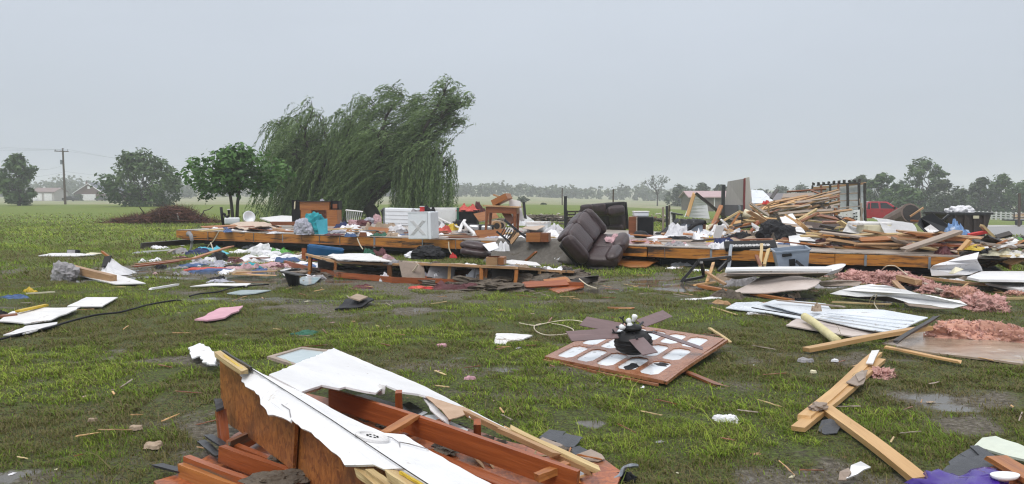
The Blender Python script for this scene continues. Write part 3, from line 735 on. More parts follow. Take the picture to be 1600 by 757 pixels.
for i, pl in enumerate((q((470, 616, .53), (486, 609, .46), (503, 602, .41), (531, 606, .37), (531, 609.5, .36), (504, 606, .40), (488, 612, .45)), q((538, 603, .35), (556, 606, .33), (576, 611, .31), (588, 614, .3), (576, 615, .29), (556, 609.5, .32)),
        q((662, 617, .25), (690, 626, .24), (732, 640, .21), (738, 645, .2), (716, 652, .2), (702, 655, .19), (690, 640, .22), (672, 625, .24)))):
    sheet('torn_paper', pl, GYP, parent=roof, th=.006, jag=.005, press=False, step=.04, warp=.01, cuts=1)
sheet('ceiling_board', q((660, 618, .24), (674, 628, .2), (700, 655, .16), (702, 664, .13), (688, 654, .15), (672, 640, .18)), WHITE, parent=roof, th=.01, jag=.005, press=False, step=.04)
# splintered torn flap and ridge batten
plank('ridge_batten', P(340, 553, .595), P(383, 583, .595), .05, .03, W_cream, parent=roof, split=.8)
plank('ridge_batten', P(348, 550, .60), P(392, 577, .612), .015, .025, W_dark, parent=roof, split=.3)
plank('insulation_strip', P(350, 556, .607), P(378, 577, .607), .014, .012, YELLOW, parent=roof, split=.6)
# deck
deck = q((262, 775, .05), (240, 752, .05), (275, 742, .05), (345, 700, .05), (365, 680, .06), (480, 615, .07), (520, 625, .07), (560, 640, .07), (640, 650, .07), (700, 660, .07), (800, 690, .06), (880, 705, .06), (945, 718, .06), (972, 738, .06), (965, 757, .06), (900, 800, .05), (600, 900, .05), (380, 860, .05))
sheet('roof_decking', deck, OSBR, parent=roof, th=.018, jag=.01, step=.1, warp=.012, cuts=2)
foot(q((330, 690, 0), (345, 640, 0), (520, 560, 0), (800, 690, 0), (960, 740, 0), (700, 900, 0), (300, 780, 0)))
# rafters
def rb(a, b, w, t, m, nm='rafter', roll=0, **k): return plank(nm, P(*a), P(*b), w, t, m, parent=roof, roll=roll, **k)
rb((517, 622, .24), (905, 752, .16), .035, .13, W_red)
rb((347, 708, .13), (520, 775, .13), .04, .10, W_red)
rb((291, 725, .11), (420, 775, .11), .04, .10, W_red)
rb((284, 737, .08), (385, 775, .08), .04, .09, W_orange)
rb((356, 702, .13), (450, 655, .12), .04, .09, W_red)
rb((358, 700, .10), (445, 737, .10), .04, .09, W_red)
rb((500, 640, .11), (860, 790, .10), .09, .035, W_red)
for a, b in (((623, 612, .34), (624, 648, .17)), ((745.5, 659, .28), (746.5, 695, .10))): rb(a, b, .045, .05, W_red, 'web_post', split=.05)
rb((345, 642, .25), (351, 700, .03), .06, .06, W_red, 'web_post', split=.1)
rb((458, 655, .42), (458, 745, .12), .07, .025, W_brown, 'web_post', split=.2)
rb((601, 678, .33), (648, 651, .27), .07, .025, W_orange, 'cross_brace', split=.05)
rb((838, 747, .17), (888, 727, .20), .05, .04, W_orange, 'cross_brace', split=.1)
rb((700, 655, .12), (610, 690, .12), .05, .03, W_red, 'cross_brace')
rb((796, 670, .19), (938, 737, .15), .045, .03, W_cream, 'split_batten', split=1.2)
rb((728, 646, .21), (925, 738, .13), .035, .035, W_tan, 'split_batten', split=1.2)
rb((780, 672, .185), (870, 712, .175), .03, .03, W_tan, 'split_batten', split=1.2)
for a, b, w_ in (((566, 738, .50), (612, 775, .50), .05), ((579, 740, .52), (625, 775, .52), .03), ((606, 738, .56), (655, 772, .56), .04)):
    rb(a, b, w_, .03, W_cream, 'split_batten', split=.9)
plank('insulation_strip', P(626, 738, .585), P(668, 764, .585), .010, .01, YELLOW, parent=roof)
for a, b in (((314, 690, .10), (345, 714, .10)), ((246, 727, .08), (288, 737, .08)), ((326, 681, .13), (356, 700, .13)), ((340, 622, .32), (344, 640, .28))):
    o = rb(a, b, .05, .012, BLACKM, 'truss_plate', split=.5)
for pl in (q((553, 617, .12), (570, 616, .12), (668, 645, .12), (655, 652, .12)), q((522, 632, .10), (535, 630, .10), (580, 646, .10), (572, 652, .10)), q((658, 648, .11), (680, 648, .11), (732, 672, .11), (722, 680, .11)), q((882, 728, .09), (905, 723, .09), (914, 745, .09), (893, 744, .09))):
    sheet('metal_flashing', pl, WHITEM, parent=roof, th=.004, jag=.004, press=False, warp=.01, cuts=1)
sheet('dark_vent_screen', q((628, 632, .14), (640, 628, .14), (660, 640, .14), (646, 648, .14)), BLACKM, parent=roof, th=.01, press=False)
sheet('torn_flap', q((586, 612, .30), (592, 600, .36), (602, 603, .36), (600, 616, .3), (592, 618, .28)), WHITED, parent=roof, th=.006, jag=.006, press=False)
# black seam line and cracks
tube(bm := nb(), [P(346, 548, .606), P(388, 573.5, .606), P(516, 655, .602), P(632, 733, .602), P(669, 757, .602), P(760, 815, .602)], .0024, 5); ob('seam_strip', bm, W_dark, roof, world=True)
for pts in (((595, 680, .556), (612, 684, .556), (624, 692, .55), (625, 700, .55), (622, 704, .55)), ((624, 691, .55), (640, 694, .545), (668, 702, .535)), ((440, 632, .50), (452, 640, .50), (454, 652, .50))):
    pp_ = [P(*x) for x in pts]
    if pts[0][0] == 440: pp_ = [fl(x[0], x[1], .024) for x in pts]
    tube(bm := nb(), pp_, .0028, 4); ob('crack', bm, GREYC, roof, world=True)
# round vent cover
from mathutils.bvhtree import BVHTree
bt_, bc_ = sheetbm(top, .014); bt_.normal_update(); tr_ = BVHTree.FromBMesh(bt_); dv_ = ray(581, 686); vp, vnrm, _, _ = tr_.ray_cast(O - bc_, dv_.normalized()); vp = vp + bc_; vnrm = vnrm if vnrm.z > 0 else -vnrm
vm = Matrix.Translation(vp) @ vnrm.to_track_quat('Z', 'Y').to_matrix().to_4x4()
vt = thing('vent_cover', 'round white vent cover on the fallen ceiling board', 'vent cover', vm)
ob('cover_ring', lathe(nb(), [(.078, 0), (.078, .012), (.070, .018), (.060, .018), (.056, .010), (.02, .012), (.001, .013)], 28), WHITED, vt, smooth=False)
bm = nb()
for k in range(8): cyl(bm, (.024 * math.cos(k * .785), .024 * math.sin(k * .785), .010), (.024 * math.cos(k * .785), .024 * math.sin(k * .785), .0145), .006, 6)
ob('vent_holes', bm, BLACK, vt)
# decking sheets with boards along the bottom-left
lumpm = ob('mud_clod', lump(.34, .22, .07, 3, 4, .4), DIRT, None, frame(P(438, 750, .18), 20), smooth=False); tag(lumpm, 'clump of wet mud and grass stuck on the red rafters', 'mud')
ob2 = ob('mud_clod', lump(.16, .12, .06, 9, 4, .4), DIRT, None, frame(P(442, 718, .15), 50)); tag(ob2, 'small mud clump against the side panel post', 'mud')
for k in range(46):
    p = P(rnd.uniform(500, 940), 0, .08) if False else None
    t_ = rnd.random(); px = 530 + 400 * t_ + rnd.uniform(-40, 40); py = 650 + 80 * t_ + rnd.uniform(-14, 26); p = P(px, py, .082); a_ = rnd.uniform(0, 3.1)
    if k % 3: d_ = V((math.cos(a_), math.sin(a_), rnd.uniform(-.05, .25))) * rnd.uniform(.03, .11); m_ = rnd.choice([W_cream, W_orange, W_tan, W_dark]); plank('splinter', p - d_, p + d_ + V((0, 0, .01)), rnd.uniform(.006, .02), .008, m_, {W_cream: 'cream', W_orange: 'orange', W_tan: 'tan', W_dark: 'dark'}[m_] + ' wood splinter lying on the red roof decking', 'splinter', 'splinters on the roof decking', split=1.5)
    else: s_ = rnd.uniform(.05, .12); tag(ob('mud_clod', lump(s_ * 1.4, s_, s_ * .4, k, 3, .5, 2.5), DIRT, None, frame(p, rnd.uniform(0, 180))), 'small clod of wet mud on the red roof decking', 'mud', 'mud clods on the roof decking')
# torn drywall scrap, framed mirror, shingles
o = sheet('drywall_scrap', q((295, 543, .10), (313, 536, .12), (326, 542, .12), (336, 551, .13), (342, 552, .13), (334, 570, .14), (318, 566, .11), (312, 556, .10), (300, 560, .10)), WHITE, 'ragged white drywall scrap at the tip of the roof section', 'drywall', th=.012, jag=.012, step=.04)
def framed(px4, z, wd, fmat, gmat, name, label, cat, glassname='glass', th=.03):
    c = [V(P(x, y, z)) for x, y in px4]; ctr = sum(c, V()) / 4
    r = thing(name, label, cat, ctr); inn = [p + ((ctr - p).normalized() * wd * 1.35) for p in c]
    bm = nb()
    for i in range(4):
        a, b_, d, e_ = c[i] - ctr, c[(i + 1) % 4] - ctr, inn[(i + 1) % 4] - ctr, inn[i] - ctr
        lo = V((0, 0, -th)); vs = [bm.verts.new(x) for x in (a, b_, d, e_, a + lo, b_ + lo, d + lo, e_ + lo)]
        for f in ((0, 1, 2, 3), (4, 5, 6, 7), (0, 1, 5, 4), (2, 3, 7, 6), (1, 2, 6, 5), (0, 3, 7, 4)): bm.faces.new([vs[k] for k in f])
    ob('frame', bm, fmat, r)
    sheet(glassname, [p - V((0, 0, .012)) for p in inn], gmat, parent=r, th=.008, press=False)
    foot(c); return r
framed([(417, 557), (471, 542), (535, 549), (472, 574)], .06, .055, W_grey, GLASS, 'picture_frame', 'flat grey picture frame with pale glass lying in the grass', 'picture frame')
for k, (pl, m, lab) in enumerate((
        ([(842, 682), (858, 671), (884, 676), (873, 690)], SHING, 'dark asphalt shingle nearest the roof section edge'),
        ([(868, 690), (884, 677), (911, 685), (897, 698), (880, 697)], SHING, 'square dark asphalt shingle at the right of the shingle cluster'),
        ([(836, 688), (848, 683), (880, 697), (870, 706), (848, 702)], SHINGT, 'tan mottled shingle piece under the dark shingles'),
        ([(893, 700), (905, 697), (918, 704), (908, 712), (894, 708)], SHING, 'smallest dark shingle scrap beside the tan shingle'),
        ([(901, 709), (923, 702), (940, 711), (945, 717), (935, 720), (918, 718)], SHINGT, 'tan shingle lying alone in front of the dark shingles'))):
    sheet('shingle', [P(x, y, .05 + .006 * k) for x, y in pl], m, lab, 'shingle', 'torn shingles beside the roof section', th=.006, jag=.006, warp=.02, cuts=1, step=.04)
# bent gutter bit at the bottom
tube(bm := nb(), smoothpath([P(955, 752, .05), P(968, 744, .06), (P(975, 732, .10)), P(985, 728, .12), P(995, 728, .1)], 5), .012, 6); tag(ob('bent_trim', bm, GREYM), 'bent grey metal trim at the tip of the roof decking', 'metal trim')
rag('black_rag', P(975, 748, .02), .16, .10, .06, BLACKC, 'black plastic rag with white tip at the end of the decking', 'rag')

# ================================================================== cabinet door panel with the fan on it
c4 = [P(851, 557, .05), P(1037, 595, .07), P(1132, 529, .15), P(960, 503, .07)]
ctr = sum(c4, V()) / 4
pd = thing('panelled_door', 'flat brown wooden door with fifteen white panes lying in the grass', 'door', ctr)
def uv(u, v): return (c4[0] * (1 - u) + c4[1] * u) * (1 - v) + (c4[3] * (1 - u) + c4[2] * u) * v
nrm = (c4[1] - c4[0]).cross(c4[3] - c4[0]).normalized()
us = [0, .055] ; 
for i in range(5): us += [.055 + i * .18, .055 + i * .18 + .145]
pane_u = [(.06 + i * .178, .06 + i * .178 + .142) for i in range(5)]
pane_v = [(.05, .315), (.365, .63), (.68, .945)]
# frame mesh with chamfered openings: rails + stiles + corner triangles
bm = nb()
def slab(bm, poly, th):
    a = [bm.verts.new(p - ctr) for p in poly]; b_ = [bm.verts.new(p - ctr - nrm * th) for p in poly]
    bm.faces.new(a); bm.faces.new(b_[::-1])
    for i in range(len(a)): bm.faces.new((a[i], b_[i], b_[(i + 1) % len(a)], a[(i + 1) % len(a)]))
ue = [0] + [x for p in pane_u for x in p] + [1]; ve = [0] + [x for p in pane_v for x in p] + [1]
for i in range(0, len(ue), 2): slab(bm, [uv(ue[i], 0), uv(ue[i + 1], 0), uv(ue[i + 1], 1), uv(ue[i], 1)], .03)
for (u0, u1) in pane_u:
    for j in range(0, len(ve), 2): slab(bm, [uv(u0, ve[j]), uv(u1, ve[j]), uv(u1, ve[j + 1]), uv(u0, ve[j + 1])], .03)
    for (v0, v1) in pane_v:
        cu, cv = (u1 - u0) * .24, (v1 - v0) * .13
        for a, b_, d in (((u0, v0), (u0 + cu, v0), (u0, v0 + cv)), ((u1, v0), (u1, v0 + cv), (u1 - cu, v0)), ((u0, v1), (u0, v1 - cv), (u0 + cu, v1)), ((u1, v1), (u1 - cu, v1), (u1, v1 - cv))):
            slab(bm, [uv(*a), uv(*b_), uv(*d)], .028)
W_door = mk('wet_brown_door_wood', (.33, .145, .075), (.22, .085, .038), 10, .28, .1, 40, spots=[((.14, .035, .012), .60, 5)])
ob('frame', bm, W_door, pd)
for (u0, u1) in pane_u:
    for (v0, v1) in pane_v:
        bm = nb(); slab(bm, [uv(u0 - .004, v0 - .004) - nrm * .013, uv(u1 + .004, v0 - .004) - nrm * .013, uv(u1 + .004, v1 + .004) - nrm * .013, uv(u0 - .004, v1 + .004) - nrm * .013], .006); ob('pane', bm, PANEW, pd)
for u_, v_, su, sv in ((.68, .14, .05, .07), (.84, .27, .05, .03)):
    sheet('painted_reflection', [uv(u_ + su * math.cos(a_) * rnd.uniform(.5, 1.3), v_ + sv * math.sin(a_) * rnd.uniform(.5, 1.3)) - nrm * .009 for a_ in np.linspace(0, 5.6, 9)], BLACKC, parent=pd, th=.004, jag=.012, press=False, step=.03)  # black patches painted in for dark reflections on two panes
foot(c4)
plank('edge_strip', uv(0, -.02) - nrm * .03, uv(.98, -.035) - nrm * .03, .03, .02, W_door, parent=pd)
plank('edge_strip', uv(1.01, .0) - nrm * .02, uv(1.01, 1) - nrm * .02, .03, .03, W_door, parent=pd)
s_ = plank('splinter', P(1062, 578, .03), P(1128, 604, .02), .06, .02, W_brown, 'pointed brown wood splinter poking out from under the panelled door', 'splinter', split=1.5, press=True)
plank('post', P(1085, 562, .03), P(1085, 573, .0), .02, .02, DGREEN, 'short green peg under the raised corner of the door', 'peg')
plank('stick', P(1109, 513, .04), P(1142, 536, .02), .035, .02, W_cream, 'pale split stick beyond the right corner of the panelled door', 'stick', split=.8)
# ceiling fan, upside down on its black motor globe
fp = uv(.52, .50) + V((0, 0, .012)); fp = onplane(990, 551, fp, V((0, 1, 0))); fp = P(990, 551, .12)
fan = thing('ceiling_fan', 'upside down black ceiling fan with brown blades on the panelled door', 'ceiling fan', frame(fp, 0, 4, -3))
ob('motor_housing', lathe(nb(), [(.05, 0), (.13, .010), (.168, .040), (.176, .044), (.172, .050), (.182, .075), (.189, .079), (.185, .085), (.187, .110), (.192, .114), (.186, .12), (.178, .145), (.182, .149), (.172, .158), (.135, .198), (.125, .205), (.06, .21), (.055, .225), (.085, .232), (.09, .255), (.07, .272), (.02, .28)], 30), BLACK, fan, smooth=True)
FM = fan.matrix_basis
def blade(a, b, w, tilt=0, m=W_grey):
    mfan = mk_blade
    o = plank('blade', a, b, w, .008, mfan, parent=fan, roll=tilt, split=.02, bend=.001)
    hub = FM @ V((0, 0, .22)); d = (a - hub)
    tube(bm := nb(), [hub + d * .2, hub + d * .55 + V((0, 0, -.005)), a + (b - a) * .08 + V((0, 0, .006))], .013, 6); ob('blade_arm', bm, BLACKM, fan, world=True)
mk_blade = mk('brown_fan_blade', (.165, .105, .105), (.115, .072, .072), 12, .35, .1, 40, (.15, 1, 1), var=.03)
Yf = fp.y
blade(D(968, 513, Yf + .12), D(911, 502, Yf + .42), .15, -30)
blade(D(962, 521, Yf - .02), D(889, 526, Yf - .18), .16, -26)
blade(D(994, 530, Yf - .18), D(1016, 553, Yf - .50), .15, 8)
blade(D(1001, 506, Yf + .12), D(1043, 490, Yf + .40), .13, 25)
blade(D(1020, 519, Yf + .0), D(1098, 545, Yf - .10), .10, 6)
cupm = mk('white_glass_cup', (.75, .76, .77), (.65, .66, .67), 4, .25, 0)
for i, (px, py, ax) in enumerate(((991, 497, (.3, 0, 1)), (984, 509, (-.1, -.8, .5)), (973, 512, (-1, -.3, .3)), (983, 503, (-.4, .4, .8)))):
    p = D(px, py, Yf - .04 + .03 * (i % 2)); M = Matrix.Translation(p) @ V(ax).to_track_quat('Z', 'Y').to_matrix().to_4x4() @ Matrix.Scale(.8, 4)
    ob('lamp_cup', lathe(nb(), [(.012, -.05), (.020, -.045), (.022, -.02), (.034, 0), (.036, .025), (.024, .042), (.004, .046)], 14), cupm, fan, M, smooth=True, world=True)
for pts in (((990, 515), (984, 511), (986, 504)), ((985, 516), (978, 513), (974, 514)), ((993, 514), (992, 506), (991, 501)), ((975, 494), (973, 500), (978, 506), (985, 512)), ((957, 515), (962, 521), (972, 520), (980, 514)), ((968, 496), (974, 500), (973, 508))):
    tube(bm := nb(), smoothpath([D(x, y, Yf - .05 + .02 * k) for k, (x, y) in enumerate(pts)], 4), .008, 5); ob('lamp_arm', bm, BLACKM, fan, world=True)
# cream cord
for nm, pts, lab in (('cord', ((811, 505), (835, 509), (850, 506), (880, 501), (905, 502), (930, 511), (955, 515)), 'cream electric cord trailing left from the ceiling fan'),
                     ('cord', ((845, 506), (835, 510), (838, 518), (855, 524), (885, 522), (896, 516), (880, 509), (862, 506)), 'looped cream cord in the grass between scrap and fan')):
    tube(bm := nb(), smoothpath([P(x, y, .045) for x, y in pts], 6), .007, 6); tag(ob(nm, bm, CREAM, smooth=True), lab, 'cord')
sheet('drywall_scrap', [P(771, 537, .04), P(776, 521, .06), P(800, 521, .06), P(832, 524, .05), P(818, 530, .05), P(795, 533, .04), P(790, 538, .04)], WHITED, 'triangular dirty white board scrap left of the fan cord', 'drywall', th=.014, jag=.01, step=.06)
plank('wood_strip', P(950, 481, .03), P(990, 482, .03), .05, .02, W_orange, 'short orange wood strip in the grass behind the fan', 'wood strip', press=True)
plank('wood_strip', P(930, 602, .02), P(945, 588, .02), .008, .006, W_grey, 'thin grey twig in the mud in front of the panelled door', 'twig')

# ================================================================== FOREGROUND RIGHT
TB = mk('fresh_pine_board', (.56, .36, .165), (.44, .25, .095), 18, .5, .2, 60, GR, spots=[((.16, .10, .06), .68, 7)])
tw = thing('nailed_timbers', 'two pale boards nailed side by side lying diagonally in the grass', 'timber', P(1310, 610, 0))
plank('board', P(1256, 655, .06), P(1372, 553, .06), .09, .04, TB, parent=tw, press=True, split=.15)
plank('board', P(1248, 672, .045), P(1378, 562, .045), .09, .035, TB, parent=tw, press=True, split=.15)
sheet('paper_scrap', [P(1322, 597, .095), P(1345, 580, .095), P(1356, 578, .09), (P(1349, 600, .085)), P(1340, 603, .085)], SHINGT, parent=tw, th=.008, jag=.006, press=False)
sheet('white_scrap', [P(1353, 567, .10), P(1362, 548, .10), P(1374, 547, .10), P(1364, 568, .10)], WHITED, parent=tw, th=.012, press=False, jag=.003)
sheet('white_scrap', [P(1336, 585, .10), P(1348, 578, .10), P(1351, 590, .10), P(1342, 596, .10)], W_grey, parent=tw, th=.012, press=False, jag=.003)
o = ob('mud_clod', lump(.16, .10, .06, 4, 3, .5), SHINGT, tw, frame(P(1279, 636, .10), 30), world=True)
plank('board', P(1290, 637, .07), P(1440, 752, .05), .09, .045, TB, 'long pale board running from nailed timbers to the bottom edge', 'board', press=True, split=.1, roll=8)
sheet('shingle', [P(1278, 671, .03), P(1284, 657, .05), P(1298, 655, .06), P(1315, 664, .04), P(1308, 676, .03), P(1288, 677, .03)], SHING, 'dark grey shingle tucked under the crossing of the pale boards', 'shingle', th=.008, jag=.006, cuts=1, warp=.02)
sheet('drywall_scrap', [P(1322, 748, .05), P(1330, 727, .09), P(1345, 721, .11), P(1361, 730, .08), P(1340, 741, .06)], WHITE, 'curved white drywall scrap near the bottom edge', 'drywall', th=.015, jag=.008, step=.05)
sheet('drywall_scrap', [P(1310, 750, .04), P(1312, 737, .07), P(1326, 731, .08), P(1330, 738, .08), P(1322, 750, .04)], SHINGT, 'brown paper scrap beside the curved white drywall', 'paper', th=.01, jag=.008, step=.05)
# bottom-right purple vinyl over a shattered board heap
o = ob('purple_tarp', crumple(.62, .42, .13, 12, 22, .5), PURPLE, None, frame(P(1512, 761, .06), 14), smooth=True); tag(o, 'shiny purple vinyl sheet at the bottom right corner', 'tarp')
sheet('roofing_felt', q((1440, 757, .05), (1480, 727, .07), (1530, 714, .08), (1560, 716, .08), (1580, 800, .05)), SHING, 'black roofing felt under the purple vinyl', 'roofing felt', th=.01, jag=.01, warp=.03, cuts=2)
sheet('roof_board', q((1530, 742, .09), (1556, 725, .10), (1660, 760, .10), (1600, 800, .09)), OSBR, 'orange strand board beneath the white bowl at bottom right', 'board', th=.02, jag=.008, press=True)
plank('board', P(1556, 716, .13), P(1640, 765, .13), .12, .03, W_orange, 'broad orange plank at the bottom right corner', 'plank', press=True)
sheet('wall_panel', q((1522, 696, .07), (1535, 684, .10), (1556, 682, .10), (1640, 712, .12), (1620, 722, .1), (1590, 715, .09), (1560, 707, .08)), GREENP, 'pale green wall panel piece at the right edge', 'panel', th=.015, jag=.01, warp=.01, cuts=1, step=.06)
bw = thing('white_bowl', 'white oval dish on the orange board at bottom right', 'dish', frame(P(1570, 750, .12), 10))
ob('dish_body', lathe(nb(), [(.04, 0), (.075, .012), (.085, .03), (.08, .03), (.05, .012), (.001, .010)], 20, Matrix.Diagonal((1, .55, 1, 1))), WHITE, bw, smooth=True)
for k, pl in enumerate(([(1482, 720), (1500, 711), (1522, 713), (1510, 728), (1490, 732)], [(1500, 708), (1520, 700), (1545, 712), (1530, 722)], [(1515, 697), (1528, 697), (1560, 715), (1548, 722)])):
    sheet('shingle', [P(x, y, .05 + .015 * k) for x, y in pl], SHING, ('flat grey shingle left of the purple vinyl', 'dark shingle wedged behind the purple vinyl', 'long dark shingle strip below the green panel')[k], 'shingle', th=.008, jag=.008, cuts=1, warp=.03)
# ================================================================== RIGHT MIDDLE
sheet('mud_board', [G(1378, 541, .03), G(1430, 521, .03), G(1500, 518, .03), G(1700, 540, .03), G(1690, 590, .03), G(1597, 573, .03), G(1500, 560, .03), G(1440, 553, .03)], MUDDY, 'mud washed tan board lying flat at the right edge', 'board', th=.02, jag=.012, cuts=1, warp=.015)
plank('board', P(1385, 543, .05), P(1497, 565, .04), .075, .02, W_pine, 'thin pale board beside the mud washed board', 'board', press=True, split=.8)
plank('board', P(1259, 546, .05), P(1452, 512, .15), .09, .045, TB, 'long orange two by four propped on the white siding sheets', 'board', press=True, split=.1)
plank('board_end', P(1400, 535, .17), P(1462, 495, .22), .05, .02, W_dark, 'dark wet wood sliver across the end of the siding sheets', 'splinter', split=1.5)
sheet('wall_panel', [G(1228, 513, .04), G(1250, 500, .05), G(1280, 495, .05), G(1400, 515, .06), G(1395, 528, .06), G(1332, 532, .05)], BEIGE, 'flat beige wall panel under the foam pipe', 'panel', th=.015, jag=.006)
def siding(pts, label, seed, ribs=0):
    r = sheet('siding_sheet', pts, WHITEM, label, 'siding', 'white siding sheets on the right lawn', th=.012, jag=.006, warp=.018, cuts=2, seed=seed)
    return r
siding([P(1134, 481, .05), P(1150, 473, .06), P(1185, 472, .06), P(1240, 486, .07), P(1278, 494, .06), P(1262, 500, .06), P(1200, 488, .05)], 'leftmost white siding strip with a curled tip', 1)
siding([P(1190, 474, .10), P(1212, 468, .12), P(1290, 476, .13), P(1300, 484, .12), P(1268, 493, .10), P(1235, 486, .10)], 'pale blue white siding piece stacked on the leftmost strip', 2)
siding([P(1262, 494, .08), P(1300, 484, .12), P(1380, 484, .14), P(1450, 496, .14), P(1408, 514, .11), P(1380, 519, .10), P(1330, 510, .08)], 'largest white siding sheet with long grey ribs', 3)
for k in range(4):
    a = P(1278 + 5 * k, 497 - 2.6 * k, .125 + .006 * k); b_ = P(1392 + 12 * k, 516 - 4.5 * k, .145 + .006 * k)
    plank('siding_strip', a, b_, .035, .012, WHITEM, 'narrow white siding strip lying on the large siding sheet', 'siding', 'narrow siding strips', split=.2)
plank('siding_strip', P(1175, 481, .11), P(1262, 495, .11), .025, .012, BLACKM, 'dark gap strip along the front of the siding sheets', 'trim', split=.2)
plank('siding_strip', P(1213, 469, .17), P(1320, 480, .16), .05, .015, W_grey, 'grey brown batten on top of the siding sheets', 'batten', split=.8)
fp_ = thing('foam_pipe', 'cream foam pipe lying across the beige panel', 'foam tube', P(1280, 512, .07))
ob('foam_tube', tube(nb(), smoothpath([P(1257, 495, .12), P(1270, 503, .11), P(1290, 519, .10), P(1308, 533, .08)], 5), .05, 10), mk('cream_foam', (.68, .62, .36), (.56, .50, .26), 8, .8, .5, 40), fp_, smooth=True, world=True)
rag('wet_leaf_scrap', P(1275, 484, .16), .12, .10, .10, TANC, 'small brown crumpled scrap standing on the siding sheets', 'scrap')
rag('plastic_scrap', P(1187, 491, .0), .26, .12, .06, WHITEC, 'crumpled white plastic bag in front of the leftmost siding strip', 'plastic bag', press=True)
plank('stick', P(1112, 480, .03), P(1152, 492, .03), .02, .012, W_cream, 'thin pale stick in the grass left of the siding', 'stick')
# tan sheets pile
plank('board', P(1093, 447, .05), P(1142, 456, .05), .10, .05, W_orange, 'short orange two by four left of the tan sheet', 'board', press=True)
plank('board', P(1173, 459, .05), P(1240, 470, .05), .09, .04, W_orange, 'orange board sticking out below the tan sheet', 'board', press=True)
plank('board', P(1085, 446, .06), P(1116, 441, .08), .05, .03, W_pine, 'thin pale board end beside the black chair frame', 'board')
sheet('wall_panel', [P(1143, 458, .06), P(1165, 447, .16), P(1198, 428, .28), P(1270, 434, .30), P(1283, 438, .30), P(1275, 446, .27), P(1260, 452, .22), P(1200, 456, .12)], BEIGE, 'large tan wall sheet tilted over the orange boards', 'panel', th=.015, jag=.006, warp=.03, cuts=2, press=True)
sheet('wall_panel', [P(1275, 440, .28), P(1300, 437, .28), P(1345, 440, .2), P(1340, 447, .15), P(1290, 448, .15), P(1280, 446, .2)], W_grey, 'grey curled board edge right of the tan sheet', 'panel', th=.015, jag=.008, warp=.05, cuts=2)
sheet('wall_panel', [P(1130, 432, .30), P(1150, 421, .36), P(1270, 421, .38), P(1295, 427, .36), P(1280, 434, .26), P(1200, 430, .25), P(1150, 437, .18)], W_grey, 'grey brown panel underside behind the tan sheet', 'panel', th=.02, jag=.006, warp=.03, cuts=2)
ct = thing('countertop', 'long white countertop lying across the wreckage before the tote', 'countertop', P(1215, 424, .3))
plank('slab', P(1134, 421, .42), P(1298, 420, .48), .40, .035, WHITE, parent=ct, split=.03)
plank('front_edge', P(1133, 424.5, .36), P(1296, 424, .41), .03, .05, WHITED, parent=ct, split=.03)
o = ob('sink_basin', lathe(nb(), [(.05, 0), (.16, .03), (.22, .10), (.24, .11), (.19, .10), (.13, .045), (.001, .03)], 20, Matrix.Diagonal((1.3, .8, 1, 1))), WHITE, None, frame(P(1300, 428, .22), 20, 0, -14), smooth=True); tag(o, 'white oval sink basin right of the long countertop', 'sink')
plank('white_block', P(1338, 448, .12), P(1349, 461, .05), .12, .05, WHITED, 'white trim block end right below the tan sheet', 'trim')
bm = nb(); 
cf = thing('chair_frame', 'overturned black metal chair frame left of the white countertop', 'chair', P(1100, 425, 0))
for a, b_ in (((1064, 441, .02), (1091, 409, .42)), ((1091, 407, .45), (1141, 402, .48)), ((1141, 404, .46), (1122, 424, .22)), ((1068, 439, .03), (1098, 433, .10)), ((1096, 410, .42), (1100, 432, .10))):
    plank('chair_rail', P(*a), P(*b_), .06, .05, BLACKM, parent=cf, split=.1)
plank('chair_rail', P(1143, 384, .62), P(1138, 420, .30), .06, .05, GREYM, parent=cf, split=.1)
for a, b_, m, lab in (((1105, 440, .1), (1115, 411, .36), W_pine, 'pale broken stud leaning on the black chair frame'), ((1104, 426, .25), (1132, 444, .1), W_tan, 'muddy board fallen beside the black chair frame'), ((1190, 382, .75), (1188, 417, .42), W_cream, 'upright splintered cream stud before the amber rim'), ((1181, 399, .6), (1189, 417, .42), W_brown, 'brown splinter leaning beside the cream stud'), ((1201, 390, .7), (1194, 416, .42), W_cream, 'thin pale lath leaning right of the cream stud'), ((1243, 408, .55), (1273, 432, .28), BLACKM, 'black metal tube leaning on the countertop')):
    plank('broken_stud', P(*a), P(*b_), .055, .04, m, lab, 'stud', split=.6)
# tote
tm = frame(P(1237, 419, .40), -10, 4, -6)
to = thing('storage_tote', 'grey blue plastic storage tote standing behind the countertop', 'storage tote', tm)
bm = nb(); 
def taper(bm, w0, d0, w1, d1, h, wall=.012, z0=0):
    ob_ = [(-w0, -d0, z0), (w0, -d0, z0), (w0, d0, z0), (-w0, d0, z0)]; ot = [(-w1, -d1, z0 + h), (w1, -d1, z0 + h), (w1, d1, z0 + h), (-w1, d1, z0 + h)]
    it = [(x - math.copysign(wall, x), y - math.copysign(wall, y), z) for x, y, z in ot]; ib = [(x - math.copysign(wall, x), y - math.copysign(wall, y), z + wall) for x, y, z in ob_]
    A, B, C, D_ = [[bm.verts.new(p) for p in l_] for l_ in (ob_, ot, it, ib)]
    for a, b_ in ((A, B), (B, C), (C, D_)):
        for i in range(4): bm.faces.new((a[i], a[(i + 1) % 4], b_[(i + 1) % 4], b_[i]))
    bm.faces.new(A[::-1]); bm.faces.new(D_)
taper(bm, .24, .17, .285, .21, .34); ob('tub', bm, TOTE, to)
bm = nb(); 
for sx in (-1, 1): box(bm, (sx * .29, 0, .335), (.03, .44, .025))
for sy in (-1, 1): box(bm, (0, sy * .215, .335), (.60, .03, .025))
ob('rim', bm, TOTE, to)
ob('handle', box(nb(), (-.10, -.215, .27), (.16, .03, .05), bev=.01), BLACK, to)
ob('sticker', box(nb(), (-.02, -.202, .13), (.10, .006, .12)), BLACK, to)
